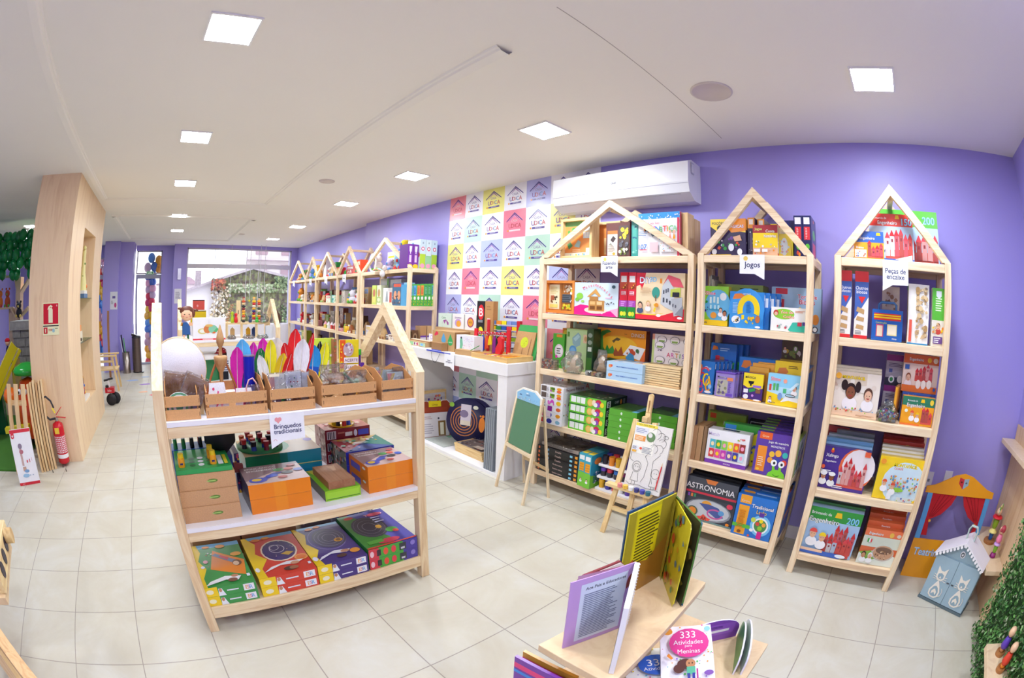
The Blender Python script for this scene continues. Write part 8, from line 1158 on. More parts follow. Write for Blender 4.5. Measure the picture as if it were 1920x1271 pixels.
# leaning wooden rails and boxes by the pillar
t = thing('picket_fence', 'short pine picket panel leaning at the edge of the play corner', 'fence', (-2.10, 4.40, .001), rot=(-.16, .03, 0))
for k in range(3): b = MB('woodZ', 'efd2a4'); b.box(.11 * k - .03, 0, 0, .11 * k + .03, .022, .86); b.build('picket', t, bev=.002)
for z in (.2, .66): b = MB('woodX', 'efd2a4'); b.box(-.03, .0225, z, .25, .04, z + .05); b.build('rail', t)
for k in range(6): b = MB('woodZ', ['efd2a4', 'e2c090', 'f0d8ac', 'd8b484', 'e8cca0', 'f0d4a8'][k]); b.box(0, 0, 0, .028, .16, .84 + .015 * (k % 3)); tag(b.build('pine_board', None, (-1.765 + .034 * k, 4.47 + .02 * k, .001), rot=(-.12, -.02, .25)), 'pine board leaning on the pillar, %s of six from the left' % NTH[k], 'wooden board', 'pine boards leaning on the pillar')
t = carton('toy_box', 'tall white and red toy box leaning on the pine slats', 'toy box', (-1.845, 4.15, .001), .28, .07, .50, .33, 'f0eef0', 'r 0 .94 1 .06 d8303a|r 0 0 1 .05 d02430|t .2 .025 .025 f4d8d8 janod .2|p .04,.94,.2,.94,.2,.86,.12,.84,.04,.86 d8303a|e .12 .89 .04 .02 f2e0e0|r .34 .35 .1 .35 c8a8a0|e .4 .7 .1 .05 8a7a8a|e .42 .6 .1 .04 b8707a|r .34 .25 .16 .08 c8a088|e .5 .25 .12 .03 7aa0c8|e .42 .17 .16 .035 9ac0dc|e .62 .42 .03 .03 d83a4a|r .72 .4 .03 .06 d8404a|r .84 .42 .02 .06 e8b0b8|e .62 .17 .03 .01 a8b8c8|e .76 .17 .03 .01 a8b8c8', rot=(-.16, 0, .33), L='r 0 0 1 1 8a4a8a')
# ------------------------------------------------------------------ play corner at the far left
rd = random.Random(33); n = 0
for j in range(5):
    for k in range(12):
        x = -4.05 + .135 * k + .07 * (j % 2) + rd.uniform(-.03, .03); z = 2.03 + .14 * j + rd.uniform(-.02, .02); y = 7.5 + rd.uniform(-.12, .12) - .12 * math.sin(j * .6)
        if x < -4.1 or (j == 0 and k % 3 == 2): continue
        b = MB('balloon', rd.choice(['147a3e', '0f6e38', '1c8a4a'])); b.ball((0, 0, 0), (.088, .088, .096), n=14, k=9); b.cyl((0, 0, -.105), (0, 0, -.092), .012, .006, n=6)
        n += 1; tag(b.build('balloon', None, (x, y, z), rot=(rd.uniform(-.3, .3), rd.uniform(-.3, .3), 0)), 'dark green balloon in the leafy cluster at the far left ceiling', 'balloon', 'green balloon cluster')
t = thing('tree_bookcase', 'pale wooden tree shaped bookcase under the green balloons', 'bookcase', (-3.2, 7.8, .019)); WC = 'd8c0a8'
b = MB('ply', WC); b.box(-.07, 0, 0, .05, .2, 1.98); b.build('trunk', t)
for a, c, z0, z1 in ((-.75, -.12, 2.0, 2.0), (-.12, -.03, 2.0, 1.72), (-.75, -.2, 1.5, 1.5), (-.2, -.03, 1.5, 1.30), (.02, .3, 1.72, 2.0), (.3, .8, 2.0, 2.0), (.02, .25, 1.35, 1.5)): b = MB('ply', WC); b.bar((a, .1, z0), (c, .1, z1), .22, .03, up=(0, 0, 1)); b.build('branch_board', t)
b = MB('ply', WC); b.box(-.3, .12, .5, -.071, .2, 1.49); b.build('back_board', t)
for k, (x, z, c, lab) in enumerate(((-3.72, 1.52, 'e8803a', 'doll with orange hair on the tree bookcase, left one'), (-3.52, 1.52, 'c85a3a', 'doll with white top and violet skirt on the tree bookcase'), (-3.12, 1.36, '2a2a34', 'dark haired small doll in front of the tree trunk'))):
    b = goods('plush', c, .17, .32 if k < 2 else .26, .12, 80 + k); tag(b.build('plush_toy', None, (x, 7.82 if k < 2 else 7.6, z + .0)), lab, 'doll')
b = MB('plastic', '4a3a5a'); b.prism([(0, 0), (.2, 0), (.2, .12), (.15, .22), (.1, .3), (.05, .22), (0, .12)], .06); tag(b.build('toy_castle', None, (-2.95, 7.85, 2.035)), 'dark violet toy castle on the right branch of the tree bookcase', 'toy')
t = thing('toy_tower', 'grey brick toy tower with a flat top in the play corner', 'play tower', (-2.72, 7.2, .019)); b = MB('stone', '8f8c88'); b.box(-.36, 0, 0, .5, .4, 1.18)
for j in range(9):
    for k in range(4): b.box(-.37 + .215 * k + (.1 if j % 2 else 0), -.018, .03 + .13 * j, -.37 + .215 * k + .19 + (.1 if j % 2 else 0), -.0005, .03 + .13 * j + .105, '98958f')
b.build('tower_body', t); b = MB('stone', 'a8a5a0'); b.box(-.42, -.06, 1.18, .54, .44, 1.31); b.build('parapet', t)
t = thing('boy_figure', 'small figure with a red cap and dark overalls beside the toy tower', 'toy figure', (-3.12, 6.95, .80)); b = MB('cloth', '2a2a4a'); b.ball((0, 0, .10), (.05, .04, .1)); b.ball((.05, -.02, .04), (.03, .03, .05), '8a8ab0'); b.build('body', t); b = MB('painted', 'e8b898'); b.ball((0, 0, .245), .05); b.build('head', t); b = MB('cloth', 'd8202f'); b.ball((0, 0, .275), (.058, .058, .035)); b.build('cap', t)
b = MB('ply', WC); b.box(-.12, -.1, 0, .12, .1, .781); tag(b.build('stand_box', None, (-3.15, 6.98, .019)), 'pale box stand carrying the red capped figure', 'stand')
t = thing('toy_slide', 'yellow and green plastic slide in the play corner', 'slide', (-2.7, 5.9, .019)); b = MB('plastic', 'd8c81c'); b.bar((-.35, -.3, .25), (.22, .1, 1.02), .34, .05, up=(0, 0, 1)); b.bar((-.35, -.47, .28), (.22, -.07, 1.08), .04, .14, up=(0, 0, 1)); b.build('chute', t); b = MB('plastic', '0f5a34'); b.prism([(-.2, 0), (.25, 0), (.22, .5), (.05, .95), (-.15, 1.05), (-.3, .8)], .08, o=(-.35, -.05, 0)); b.build('side_panel', t); b = MB('plastic', 'b8a81c'); b.box(.15, -.1, 0, .2, .2, .9); b.build('support', t)
t = thing('ride_on_toy', 'orange plastic ride on toy with a green top behind the slats', 'ride on toy', (-2.12, 5.45, .019)); b = MB('plastic', 'e8501c'); b.lathe((0, 0, .1), [(.2, 0), (.22, .2), (.2, .45), (.14, .62), (.0, .66)], n=18); b.ball((-.22, -.3, .60), (.12, .1, .1), 'f0701c'); b.build('body', t); b = MB('plastic', '22a83a'); b.lathe((0, 0, .765), [(.05, 0), (.22, .03), (.24, .07), (.2, .11), (.1, .15), (0, .155)], n=22); b.build('green_seat', t)
for s_ in (-1, 1): b = MB('plastic', 'f0ecf0'); b.ball((-.03 + .05 * s_, -.24, .63), .035); b.ball((-.03 + .05 * s_, -.27, .63), .015, '1b1a20'); b.build('eye', t)
b = MB('plastic', 'e0d01c'); b.bar((-.3, -.5, .28), (.1, -.45, .30), .1, .06); b.build('footrest', t); b = MB('rubber', '26262c'); b.cyl((-.1, -.2, .1), (-.1, .2, .1), .1); b.build('wheel', t)
# green spotted wooden toy at the left edge
t = thing('xylophone_toy', 'pale wooden pounding toy with dark round holes at the left edge', 'toy', (-1.03, 1.43, .60), rz=.17)
b = MB('woodY', 'f0dcae'); b.box(-.34, 0, 0, 0, .46, .10); b.build('toy_block', t, bev=.004)
for k in range(3): b = MB('painted', '24122c'); b.cyl((.0005, .10 + .11 * k, .05), (.004, .10 + .11 * k, .05), .032, n=18); b.build('hole_ring', t)
b = MB('painted', 'b8203a'); b.box(-.13, .27, .1005, -.05, .42, .112); b.build('red_panel', t); b = MB('woodZ', 'e0c490'); b.cyl((.005, .36, .07), (.055, .36, .07), .035, n=14); b.build('peg', t)
b = MB('ply', 'e6d0ae'); b.box(-.9, -.02, 0, -.06, .45, .03); tb = thing('low_table', 'low pale table carrying the wooden pounding toy, left edge', 'table', (-.98, 1.43, 0), rz=.17); tb2 = b.build('table_top', tb, (0, 0, .57))
for x, y in ((-.62, 0), (-.62, .36), (-.88, 0), (-.88, .36)): b = MB('woodZ', 'e6d0ae'); b.box(x, y, 0, x + .05, y + .05, .5695); b.build('leg', tb)
t = thing('slanted_stand', 'slanted pine frame end with a pale board at the lower left corner', 'display frame', (-.92, .92, .0)); b = MB('woodZ', 'dcb684'); b.bar((-.16, .22, .95), (.22, -.10, .60), .055, .06, up=(0, 0, 1)); b.build('slanted_rail', t); b = MB('woodZ', 'e8cca0'); b.box(-.2, .18, 0, -.145, .235, .96); b.build('post', t); b = MB('woodZ', 'e8cca0'); b.box(.19, -.14, 0, .245, -.085, .61); b.build('post', t)
# ------------------------------------------------------------------ goods on the second display unit
S('toy_box', 'wide white toy box with a red stripe picturing a wooden food set', 'toy box', .29, .71, 5.53, 1.0905, 1.35, .12, 'f2eff2', 'r 0 .02 1 .07 d8303a|r .3 .04 .32 .03 f2d8d8|e .3 .42 .15 .13 e0d08a|e .3 .42 .09 .08 eef0e4|e .45 .5 .12 .18 d8804a|e .62 .5 .14 .18 8ac8a8|p .58,.32,.66,.3,.78,.44,.72,.5 e8703a|p .64,.4,.72,.36,.8,.5,.74,.56 5ab87a|e .5 .66 .12 .06 e8b86a|r .48 .75 .01 .16 d8d4dc|r .52 .75 .01 .16 d8d4dc')
t = thing('girl_standee', 'painted wooden girl figure with brown hair in a blue dress', 'figure', (.20, 5.56, 1.0905)); b = MB('painted', '2a5a9a')
b.prism([(-.05, .07), (.06, .07), (.055, .17), (.02, .215), (-.03, .215), (-.06, .16)], .03); b.prism([(-.035, 0), (-.01, 0), (-.01, .075), (-.035, .075)], .03, c='f0b890'); b.prism([(.015, 0), (.045, 0), (.04, .075), (.015, .075)], .03, c='1a5a3a'); b.prism([(.04, .175), (.12, .175), (.12, .2), (.04, .215)], .03, c='f0b890'); b.ball((.13, -.0, .20), .028, 'd8304a'); b.prism([(-.07, .17), (-.04, .17), (-.03, .21), (-.06, .21)], .03, c='c88a4a'); b.build('body', t)
b = MB('painted', 'f2c09a'); b.ball((.015, 0, .30), (.078, .022, .075)); [b.ball((.015 + s_ * .03, -.021, .305), (.010, .003, .004), '3a2018', n=8, k=5) for s_ in (-1, 1)]; [b.ball((.015 + s_ * .045, -.020, .285), (.012, .003, .009), 'e88a7a', n=8, k=5) for s_ in (-1, 1)]; b.ball((.015, -.021, .272), (.014, .003, .004), 'c84a4a', n=8, k=5); b.build('face', t)
b = MB('painted', '6a3420'); b.ball((.015, .006, .345), (.095, .022, .055)); b.ball((.10, .006, .315), (.025, .02, .05)); b.ball((-.07, .006, .37), (.035, .015, .015)); b.ball((.13, .006, .35), (.035, .015, .015)); b.build('hair', t)
t = thing('display_table', 'small pine display table of wooden toys on the second unit', 'table', (.74, 5.72, 1.0905))
b = MB('woodX', 'f0dcb0'); b.box(0, 0, .165, .60, .3, .185); b.build('table_top', t)
for x in (.0, .20, .40, .565): b = MB('woodZ', 'f0dcb0'); b.box(x, .01, 0, x + .03, .04, .1645); b.build('leg', t)
TZ2 = 1.2765
for k, (x, h_, cols_, lab) in enumerate(((.99, .26, ['8a2a34', 'e8a03a', 'f0c02a', 'c8502a', 'e8c890', '2a2a2a'], 'stacked wooden puppet, left, in yellow and dark red'), (1.13, .27, ['f0b03a', '2a2a7a', 'a01a2a', 'f0c01c', 'c82a2a', 'e8d8c0'], 'stacked wooden puppet in navy and red, middle'), (1.20, .27, ['3a4a3a', 'e8d0b0', '6a7a3a', 'f0a02a', 'c83a2a', 'd8b890'], 'stacked wooden puppet with green discs, right'))):
    t = thing('wooden_puppet', lab, 'toy', (x, 5.80, TZ2)); b = MB('painted', 'wh'); z = 0; i = 0
    while z < h_: b.lathe((0, 0, z), [(.012, 0), (.026 - .004 * (i % 2), .008), (.026, .022), (.012, .03)], cols_[::-1][i % 6], n=10); z += .0302; i += 1
    b.ball((0, 0, z + .015), .018, 'e8c090'); b.cyl((0, 0, z + .025), (0, 0, z + .04), .02, .014, cols_[0]); b.build('figure', t)
b = MB('woodZ', 'f0dcb0'); b.box(0, 0, 0, .055, .04, .27); b.box(.02, -.003, .1, .028, 0, .15, '2a2a30'); tag(b.build('wooden_block', None, (.895, 5.80, TZ2)), 'tall pale wooden block with a dark slot on the small table', 'wooden toy')
b = MB('woodZ', 'e8c890'); b.bar((-.0, 0, 0), (.07, 0, .23), .008, .008); [b.bar((-.02 + .0085 * k, 0, .03 + .026 * k), (.03 + .0085 * k, 0, .03 + .026 * k), .008, .01, 'c88a70') for k in range(8)]; tag(b.build('ladder_toy', None, (.765, 5.78, TZ2)), 'slanted ladder toy with rungs at the small table left end', 'toy')
for k, (x, c, h_, lab) in enumerate(((.83, 'a8c01c', .14, 'lime green wooden figure on the small table'), (.878, 'd8202a', .12, 'red wooden figure beside the pale block'), (1.16, '3fae3a', .07, 'small bright green figure on the small table right side'), (1.07, '3a4a6a', .09, 'little navy and white figure in the middle of the small table'))): b = MB('painted', c); b.lathe((0, 0, 0), [(.02, 0), (.026, .02), (.02, h_ * .5), (.012, h_ * .62), (.02, h_ * .75), (.02, h_ * .9), (0, h_)], n=10); tag(b.build('wooden_figure', None, (x, 5.74, TZ2)), lab, 'toy')
for k, (x, w_, h_, lab) in enumerate(((1.27, .13, .10, 'rounded clear bag with a small green tree on the small table'), (1.25, .10, .05, 'flat clear pack lying at the small table right end'))):
    t = thing('toy_bag', lab, 'bag', (x, 5.82 - .1 * k, TZ2)); b = MB('film', 'e8ecec'); bag(b, w_, .07, h_, 'eef2f2', 'film', rd, .8); b.build('bag', t); b = MB('leaf', '2f9a4a'); b.cyl((0, 0, 0), (0, 0, h_ * .8), .02, .002, '4ab05a'); b.build('tree_piece', t)
for k, (x, y, w_, c, lab) in enumerate(((.80, 5.6, .10, 'b8a8a0', 'clear pack of small wooden bits under the small table, left'), (1.02, 5.58, .14, 'c8b0a8', 'clear pack of wooden animals under the small table, middle'), (1.2, 5.58, .14, 'b8c0b8', 'clear pack of grey bits under the small table, right'))):
    t = thing('toy_bag', lab, 'bag', (x, y, 1.0905)); b = MB('film', 'e8ecec'); bag(b, w_, .1, .05, 'eef2f2', 'film', rd, .8); b.build('bag', t); b = MB('painted', c); [b.ball((rd.uniform(-.04, .04), rd.uniform(-.03, .03), .015), (.014, .008, .008), rd.choice([c, 'a85a4a', 'e8dcd0']), n=6, k=5) for q in range(9)]; tag(b.build('small_pieces', t), kind='stuff')
for k, (x, c) in enumerate(((.86, 'e8c080'), (1.08, 'e8b01c'), (1.16, '1a3a7a'))): b = MB('painted', c); b.prism([(-.03, 0), (.03, 0), (.03, .09), (0, .12), (-.03, .09)], .03); tag(b.build('wooden_figure', None, (x, 5.95, 1.0905)), ['arched tan wooden piece under the small table', 'yellow and red wooden piece under the small table', 'dark blue wooden piece under the small table'][k], 'toy')
b = MB('plastic', 'd8dae0'); b.box(-.05, -.02, 0, .05, .02, .15); tag(b.build('clear_box', None, (1.30, 5.62, 1.0905)), 'grey white clear box beside the right gable of the second unit', 'box')
# second shelf
b = MB('painted', '2a7a45'); b.lathe((0, 0, 0), [(.17, 0), (.17, .25), (.175, .25), (.175, .3), (0, .3)], n=26); b.lathe((0, 0, .252), [(.177, 0), (.177, .06), (0, .062)], 'eee8e4', n=26); tag(b.build('drum', None, (.50, 5.78, .6055)), 'green drum with a white top on the second unit lower shelf', 'drum')
t = thing('pirate_doll', 'rag doll with a red dotted scarf and striped shirt', 'doll', (.69, 5.68, .6055)); b = MB('cloth', '1b1a24'); b.box(-.06, -.03, 0, .06, .04, .1); b.build('trousers', t); b = MB('cloth', 'eeeef4'); b.box(-.065, -.035, .1005, .065, .045, .24); [b.box(-.066, -.036, .11 + .026 * k, .066, .046, .122 + .026 * k, '2a3260') for k in range(5)]; b.build('shirt', t); b = MB('cloth', '4a2418'); b.ball((-.01, 0, .30), .062); b.build('head', t); b = MB('cloth', 'a81c28'); b.ball((-.02, 0, .335), (.068, .066, .05)); b.bar((-.06, 0, .33), (-.12, -.01, .30), .03, .02); [b.ball((-.02 + .05 * math.cos(k), -.045, .345 + .02 * math.sin(k * 2)), .008, 'f0c8c8', n=6, k=5) for k in range(6)]; b.build('head_scarf', t)
S('toy_box', 'mustard yellow tin like box behind the balancing figure', 'box', .80, .92, 5.70, .6055, .86, .1, 'b88a1a', 'r 0 .92 1 .08 e8e0dc')
S('toy_box', 'white and violet box on the lower shelf of the second unit', 'box', .94, 1.08, 5.80, .6055, .95, .1, 'dcd8ec', 'r 0 .3 1 .35 6a5ab0')
b = MB('painted', 'c83a24'); b.lathe((0, 0, 0), [(.05, 0), (.07, .06), (.075, .06), (.075, .09), (0, .09)], n=16); b.ball((0, 0, .11), .025, 'e8a080'); tag(b.build('small_bucket', None, (1.02, 5.62, .6055)), 'small red bowl toy with a pink ball on top', 'toy')
S('toy_box', 'house shaped box in orange and violet on the lower shelf', 'box', 1.12, 1.24, 5.62, .6055, .80, .1, '8a7ab8', 'r 0 .55 1 .4 e86a3a|p .3,.9,.7,.9,.5,1 e0a080')
for k, (x, w_) in enumerate(((.42, .3), (.85, .3), (1.2, .2))): S('board_game', 'flat wrapped game lying at the front of the second unit, %s' % ['left', 'middle', 'right'][k], 'game box', x - w_ / 2, x + w_ / 2, 5.53, .1555, .22 + .02 * k, .3, ['d8dce8', 'c8ccd0', '4ab83a'][k], 'r 0 .3 1 .4 f2f2f6', group='flat wrapped games')
# ------------------------------------------------------------------ entrance: balloons, bins, chair, trike, papers
BC = ['3f7fd0', '2a62b8', 'e8a8b8', 'c8a8b8', 'd8142c', 'c81450', 'f2c81c', 'e8b01c', '5a9ae0', '3a7ad0', 'd8a8b8', 'c89ab0', 'f0a81c', 'f2b83a', 'e04050']
rd = random.Random(77)
def column(x, y, z0, z1, nm, r=.105):
    z = z1; k = 0
    while z > z0:
        c = BC[k % len(BC)]
        for q in range(2): b = MB('balloon', c if q else BC[(k + 1) % len(BC)]); b.ball((0, 0, 0), (r * rd.uniform(.9, 1.1), r, r * 1.1), n=16, k=10); tag(b.build('balloon', None, (x + (q - .5) * r * 1.2 + rd.uniform(-.02, .02) , y - .05 * q, z + .03 * q)), 'round balloon of the %s' % nm, 'balloon', nm)
        z -= r * 1.55; k += 1
column(-.60, 12.35, .0, 2.12, 'balloon column outside the glass door'); column(-2.08, 12.5, .2, 2.75, 'balloon column left of the purple pier')
for k, (x, z, c) in enumerate(((-.60, 2.58, '4a8fd0'), (-.50, 2.36, '3a72c0'), (-.38, 2.52, 'f0a81c'), (-.37, 2.32, 'e89a1c'), (-.70, 2.34, 'd8b8c8'))): b = MB('balloon', c); b.ball((0, 0, 0), (.11, .11, .13), n=16, k=10); tag(b.build('balloon', None, (x, 12.3, z)), '%s balloon behind the small pane above the door' % ['sky blue', 'mid blue', 'upper orange', 'lower orange', 'pale pink'][k], 'balloon')
b = MB('sign', '2a6a3a'); b.box(-.1, -.02, 0, .1, 0, .075); b.art('r .04 .08 .92 .84 dfe8d8|r .07 .12 .86 .76 1c5a32|n .5 .5 .5 dfe8d8 SAÍDA .7', (-.1, -.02, 0), (.2, 0, 0), (0, 0, .075)); tag(b.build('exit_sign', None, (-.60, 11.86, 2.15)), 'small green exit sign above the glass door', 'sign')
def paper(x, y, z, w_, h_, lab, sp): b = MB('paper', 'e8e6ee'); b.box(0, -.003, 0, w_, 0, h_); b.art(sp, (0, -.003, 0), (w_, 0, 0), (0, 0, h_)); tag(b.build('paper_notice', None, (x, y, z)), lab, 'notice')
paper(-1.585, 10.798, 1.36, .2, .38, 'paper notice with a small picture on the left purple pier', 'r 0 0 1 1 e4e2ec|r .3 .62 .4 .14 6a5aa0|e .72 .24 .16 .14 c8508a|l .12 .3 .34 .2 3 8a8498')
paper(.10, BY - .002, 1.45, .19, .34, 'paper notice with text lines on the purple wall beside the window', 'r 0 0 1 1 e8e6f0|l .15 .3 .7 .5 7 8a8498|e .6 .14 .1 .08 6a6a9a')
b = MB('metal', 'c8c4cc'); b.box(0, -.05, 0, .09, 0, .26); tag(b.build('wall_light', None, (.17, BY - .001, 2.0)), 'slim silver wall fitting above the paper notice', 'wall light')
t = thing('umbrella_stand', 'steel umbrella bin with a folded umbrella near the entrance', 'umbrella stand', (-1.16, 10.62, 0)); b = MB('metal', 'b0a49c'); b.lathe((0, 0, 0), [(.10, 0), (.10, .45), (.095, .45), (.095, .02), (0, .02)], n=20); b.build('bin', t); b = MB('cloth', '2a2440'); b.bar((0, 0, .1), (-.11, 0, .82), .035, .03); b.bar((.03, 0, .1), (-.05, 0, .75), .02, .02, '5ab84a'); b.bar((-.01, -.02, .1), (-.14, -.02, .78), .02, .01, 'eee8f4'); b.build('umbrella', t)
t = thing('pedal_bin', 'tall dark steel pedal bin with a black lid beside the umbrella bin', 'bin', (-.88, 10.66, 0)); b = MB('metal', '7d706c'); b.cyl((0, 0, .02), (0, 0, .74), .115, n=24); b.build('bin_body', t); b = MB('plastic', '17161b'); b.lathe((0, 0, .741), [(.118, 0), (.118, .03), (.09, .05), (0, .05)], n=24); b.build('lid', t); b = MB('plastic', '17161b'); b.prism([(-.12, 0), (.05, 0), (-.12, .05)], .12, o=(0, 0, .7915)); b.build('flap', t); b = MB('plastic', '17161b'); b.cyl((0, 0, 0), (0, 0, .0195), .12, n=24); b.bar((0, -.05, .015), (.16, -.12, .015), .05, .02); b.build('pedal', t)
t = thing('childrens_chair', 'pine armchair of child size between the pillar and the entrance', 'chair', (-1.5, 8.55, 0)); W3 = 'ecd2a2'
for nm, bb in (('seat', (-.22, 0, .36, .36, .44, .385)), ('arm_rest', (-.24, -.02, .60, .36, .05, .625)), ('arm_rest', (-.24, .40, .60, .36, .46, .625)), ('back_slat', (-.24, .02, .62, -.21, .42, .70)), ('back_slat', (-.24, .02, .74, -.21, .42, .82)), ('side_rail', (-.2, .0, .50, .3, .02, .54))): b = MB('woodX', W3); b.box(*bb); b.build(nm, t, bev=.003)
for a, c in (((.36, .0, 0), (.26, .02, .6)), ((.36, .44, 0), (.28, .43, .6)), ((-.26, .0, 0), (-.22, .02, .85)), ((-.26, .44, 0), (-.22, .43, .85))): b = MB('woodZ', W3); b.bar(a, c, .04, .035, up=(0, 1, 0)); b.build('leg', t)
b = MB('woodZ', 'a87850'); b.box(0, 0, 0, .05, .04, 1.35); tag(b.build('wooden_post', None, (-1.56, 10.1, 0)), 'narrow brown wooden post behind the pine armchair', 'post')
b = MB('ply', 'd8cfae'); b.box(0, 0, 0, .2, .3, .75); tag(b.build('low_cabinet', None, (-1.95, 9.6, 0)), 'pale low cabinet half hidden behind the wooden pillar', 'cabinet')
t = thing('ride_on_bike', 'little red and white walking bike with black wheels past the pillar', 'toy bike', (-1.12, 7.40, 0))
for k, (x, y) in enumerate(((-.03, 0), (.04, .12))): b = MB('rubber', '1b181e'); b.lathe((x, y, .09), [(.03, -.02), (.09, -.02), (.095, 0), (.09, .02), (.03, .02)], n=22, ax='y'); b.build('wheel', t)
b = MB('painted', 'c8182c'); b.box(-.13, -.02, .19, .04, .12, .27); b.art('n .5 .5 .4 f2e8ea bike .6', (-.13, -.02, .19), (.17, 0, 0), (0, 0, .08)); b.build('frame', t); b = MB('painted', 'efeaf0'); b.bar((-.05, .04, .27), (-.07, .04, .38), .03, .03); b.build('steering_post', t); b = MB('rubber', '1b181e'); b.cyl((-.14, -.0, .38), (.02, .07, .40), .016); b.build('handlebar', t); b = MB('rubber', '1b181e'); b.box(-.12, .0, .2705, -.06, .1, .3); b.build('seat', t)
for k, (x, y, w_, h_, c, a) in enumerate(((-.95, 9.6, .32, .16, 'a8bce0', .1), (-.66, 9.95, .22, .12, 'b0c4e4', -.2), (-.62, 9.1, .26, .12, 'a070c8', 0), (-.62, 8.35, .2, .13, 'f0b890', 0), (-.42, 8.05, .12, .13, 'e87a7a', .2))): b = MB('paper', c); b.prism([(-w_ / 2, 0), (-w_ * .2, -h_ / 2), (w_ / 2, -h_ * .3), (w_ * .4, h_ / 2), (-w_ * .1, h_ * .4)], .001, u=(1, 0, 0), v=(0, 1, 0)); tag(b.build('floor_sticker', None, (x, y, .001), a), '%s sticker on the tiles of the left aisle' % ['large pale blue', 'small pale blue', 'violet', 'orange', 'red'][k], 'floor sticker')
# hanging lines and goods in the shop window
for k, (x, y, z0) in enumerate(((1.55, 11.2, 1.62), (2.05, 11.15, 1.5), (2.30, 11.1, 1.35), (2.42, 11.1, 1.2))): b = MB('cloth', 'd8d8d8'); b.cyl((0, 0, z0), (0, 0, 2.834), .006, n=5); b.ball((0, 0, z0), .03, ['e8e4ea', 'e8dc4a', 'f0f0f2', 'c8b8a0'][k], n=8, k=6); tag(b.build('hanging_line', None, (x, y, 0)), 'thin line with a small ball hanging in the shop window, %s' % ['leftmost', 'second', 'third', 'rightmost'][k], 'hanging line')
S('toy_box', 'yellow box standing on the window ledge at the left', 'box', .52, .92, 11.0, .95, 1.30, .25, 'e8c41a', 'r 0 .9 1 .04 1b1a20|r 0 .95 1 .05 f4f0e8')
S('toy_box', 'coral red box on top of the yellow window box', 'box', .58, .88, 11.03, 1.301, 1.53, .2, 'e0564a', 'r 0 .9 1 .1 2a1a20|e .4 .4 .08 .12 f0a0a0')
b = MB('cloth', '4a2a24'); b.ball((0, 0, .08), (.16, .1, .10)); b.ball((.14, -.02, .06), (.08, .06, .06)); tag(b.build('plush_toy', None, (1.10, 10.95, .95)), 'dark brown plush lying on the window ledge', 'plush toy')
b = MB('painted', 'efeaf0'); b.box(0, 0, 0, 2.75, .55, .95); b2 = b.build('window_ledge', None, (.42, 10.8, 0)); tag(b2, 'white display ledge below the shop window', 'ledge')
for k, (x, z, h_, c, lab) in enumerate(((1.9, .95, .3, '6a7a4a', 'olive bottle shaped toy on the window ledge'), (2.3, .95, .28, '3a3a44', 'dark penguin like figure on the window ledge'), (2.75, .95, .34, '6a4a2a', 'brown oval drum on the window ledge'))): b = MB('painted', c); b.lathe((0, 0, 0), [(.08, 0), (.1, h_ * .3), (.09, h_ * .6), (.04, h_ * .8), (0, h_)], n=14); tag(b.build('window_toy', None, (x, 11.0, z)), lab, 'toy')
# ------------------------------------------------------------------ outside
b = MB('stone', 'c8c4c0'); b.box(-12, 12.6, -.16, 16, 17, -.1); b.box(-14, 17, -1.6, 26, 60, -1.5); struct(b, 'floor_outside')
t = thing('neighbour_house', 'grey house with a low gable roof overgrown with ivy across the street', 'house', (3.75, 20, -1.5))
def wallp(pts, y, d, c, m, nm): b = MB(m, c); b.prism(pts, d, o=(0, y, 0)); b.build(nm, t)
wallp([(-1.6, 0), (2.5, 0), (2.5, 3.72), (0, 4.25), (-1.6, 3.78)], 0, .3, 'c8c0c4', 'ivy', 'ivy_wall'); wallp([(-3.1, 0), (-1.6, 0), (-1.6, 3.76), (-3.1, 3.3)], .1, .3, 'e4dce4', 'wall', 'side_wall')
for a, c in (((-3.3, 1.4, 3.28), (0, 1.4, 4.31)), ((0, 1.4, 4.31), (2.8, 1.4, 3.70))): b = MB('stone', 'b8aab4'); b.bar(a, c, 3.6, .10); b.build('roof', t)
b = MB('stone', 'b0a2aa'); b.box(-2.5, 2, 3.4, -2.2, 2.3, 4.3); b.build('chimney', t)
def leaves(nm, n, xs, zs, y0, cl, s0=.04):
    b = MB('leaf', cl[0])
    for k in range(n): x = rd.uniform(*xs); z = rd.uniform(*zs); y = y0 - rd.random() * .25; s_ = rd.uniform(s0, s0 * 1.8); b.add([(x - s_, y, z), (x, y - .03, z - s_), (x + s_, y, z), (x, y, z + s_)], [(0, 1, 2, 3)], rd.choice(cl))
    tag(b.build(nm, t), kind='stuff')
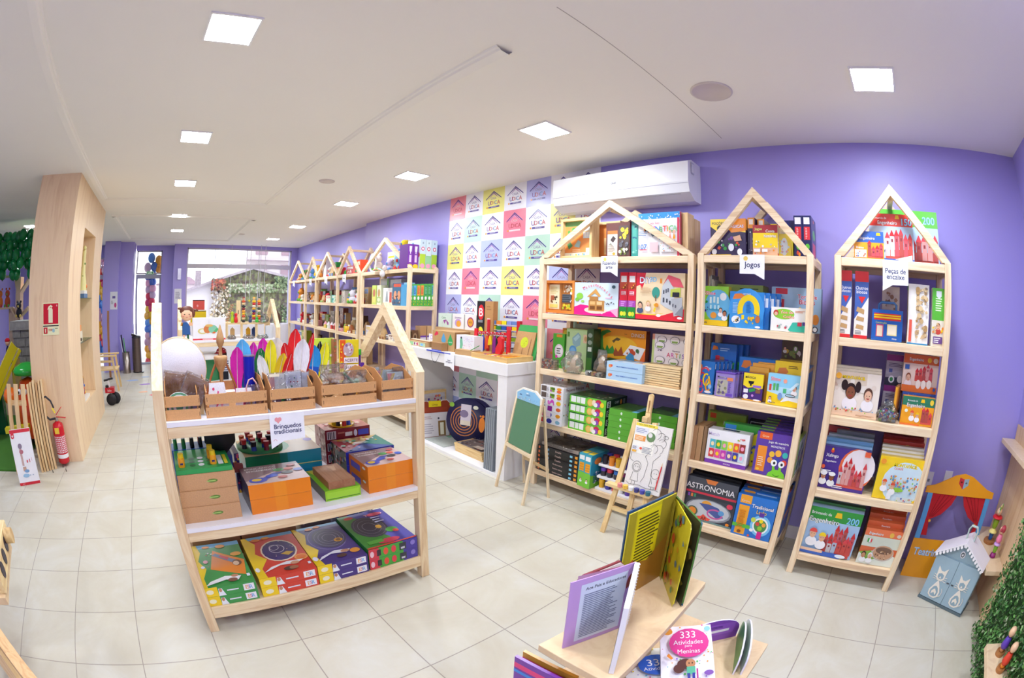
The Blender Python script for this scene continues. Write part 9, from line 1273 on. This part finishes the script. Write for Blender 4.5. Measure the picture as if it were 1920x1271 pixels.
leaves('creeper', 240, (-1.9, -1.3), (3.4, 3.8), -.5, ['a84a3a', 'c86a4a', '8a5a40', '6a5a3a']); leaves('dry_vine', 500, (-1.9, -1.1), (1.0, 3.5), -.2, ['b8a080', 'd8c8b0', '8a7860', 'e8e0dc'])
leaves('ivy_band', 1500, (-1.1, 2.6), (3.3, 3.62), -.2, ['8a9a6a', '9aa884', 'b8bca4', '6a7a54', '9a9080']); leaves('ivy_band', 350, (1.0, 2.4), (3.5, 3.95), -.3, ['6a7a54', '4a6040', '8a9a6a']); leaves('ivy_patch', 700, (1.4, 2.5), (1.5, 2.8), -.2, ['6a7a54', '4a6040', '8a9a6a', '6a6058'])
t = thing('apartment_block', 'pale apartment block with balconies far beyond the ivy house', 'building', (8.9, 36, -1.5)); b = MB('wall', 'dccfd4'); b.box(-2.6, 0, 0, 6, 5, 12); b.build('wall', t)
for j in range(4):
    for k in range(3): b = MB('painted', 'a88a98'); b.box(-1.9 + 2.2 * k, -.1, 1.6 + 2.4 * j, -.9 + 2.2 * k, 0, 3.2 + 2.4 * j); b.build('window', t)
    b = MB('wall', 'c8b8c4'); b.box(-2.8, -1, 1.1 + 2.4 * j, 6, 0, 1.3 + 2.4 * j); b.build('balcony', t)
t = thing('far_house', 'small mauve roofed house far left beyond the street', 'house', (-.9, 30, -1.5)); b = MB('wall', 'd8c8d0'); b.box(0, 0, 0, 2.7, 3, 3.9); b.build('wall', t); b = MB('stone', 'b89aa8'); b.prism([(-.2, 0), (2.9, 0), (2.2, .45), (1.6, .5)], 3.3, o=(0, 1.5, 3.9)); b.build('roof', t)
b = MB('painted', 'c8584a'); b.box(0, .01, -1.7, 2.2, .1, 0, 'f2eff4'); b.box(0, 0, 0, 2.2, .1, 1.1); [b.box(.1 * k, -.01, 0, .1 * k + .02, 0, 1.1, 'a8483c') for k in range(22)]; tag(b.build('shop_shutter', None, (-6.2, 15.5, 1.6)), 'coral slatted shutter seen through the far left window', 'shutter')
for k in range(2): b = MB('rubber', '4a4a50'); b.cyl((-9, 0, 0), (11, 0, -.7), .02, n=5); tag(b.build('power_line', None, (2.0, 17 + k, 4.75 - .3 * k)), 'power line crossing the white sky, %s' % ['upper', 'lower'][k], 'cable')
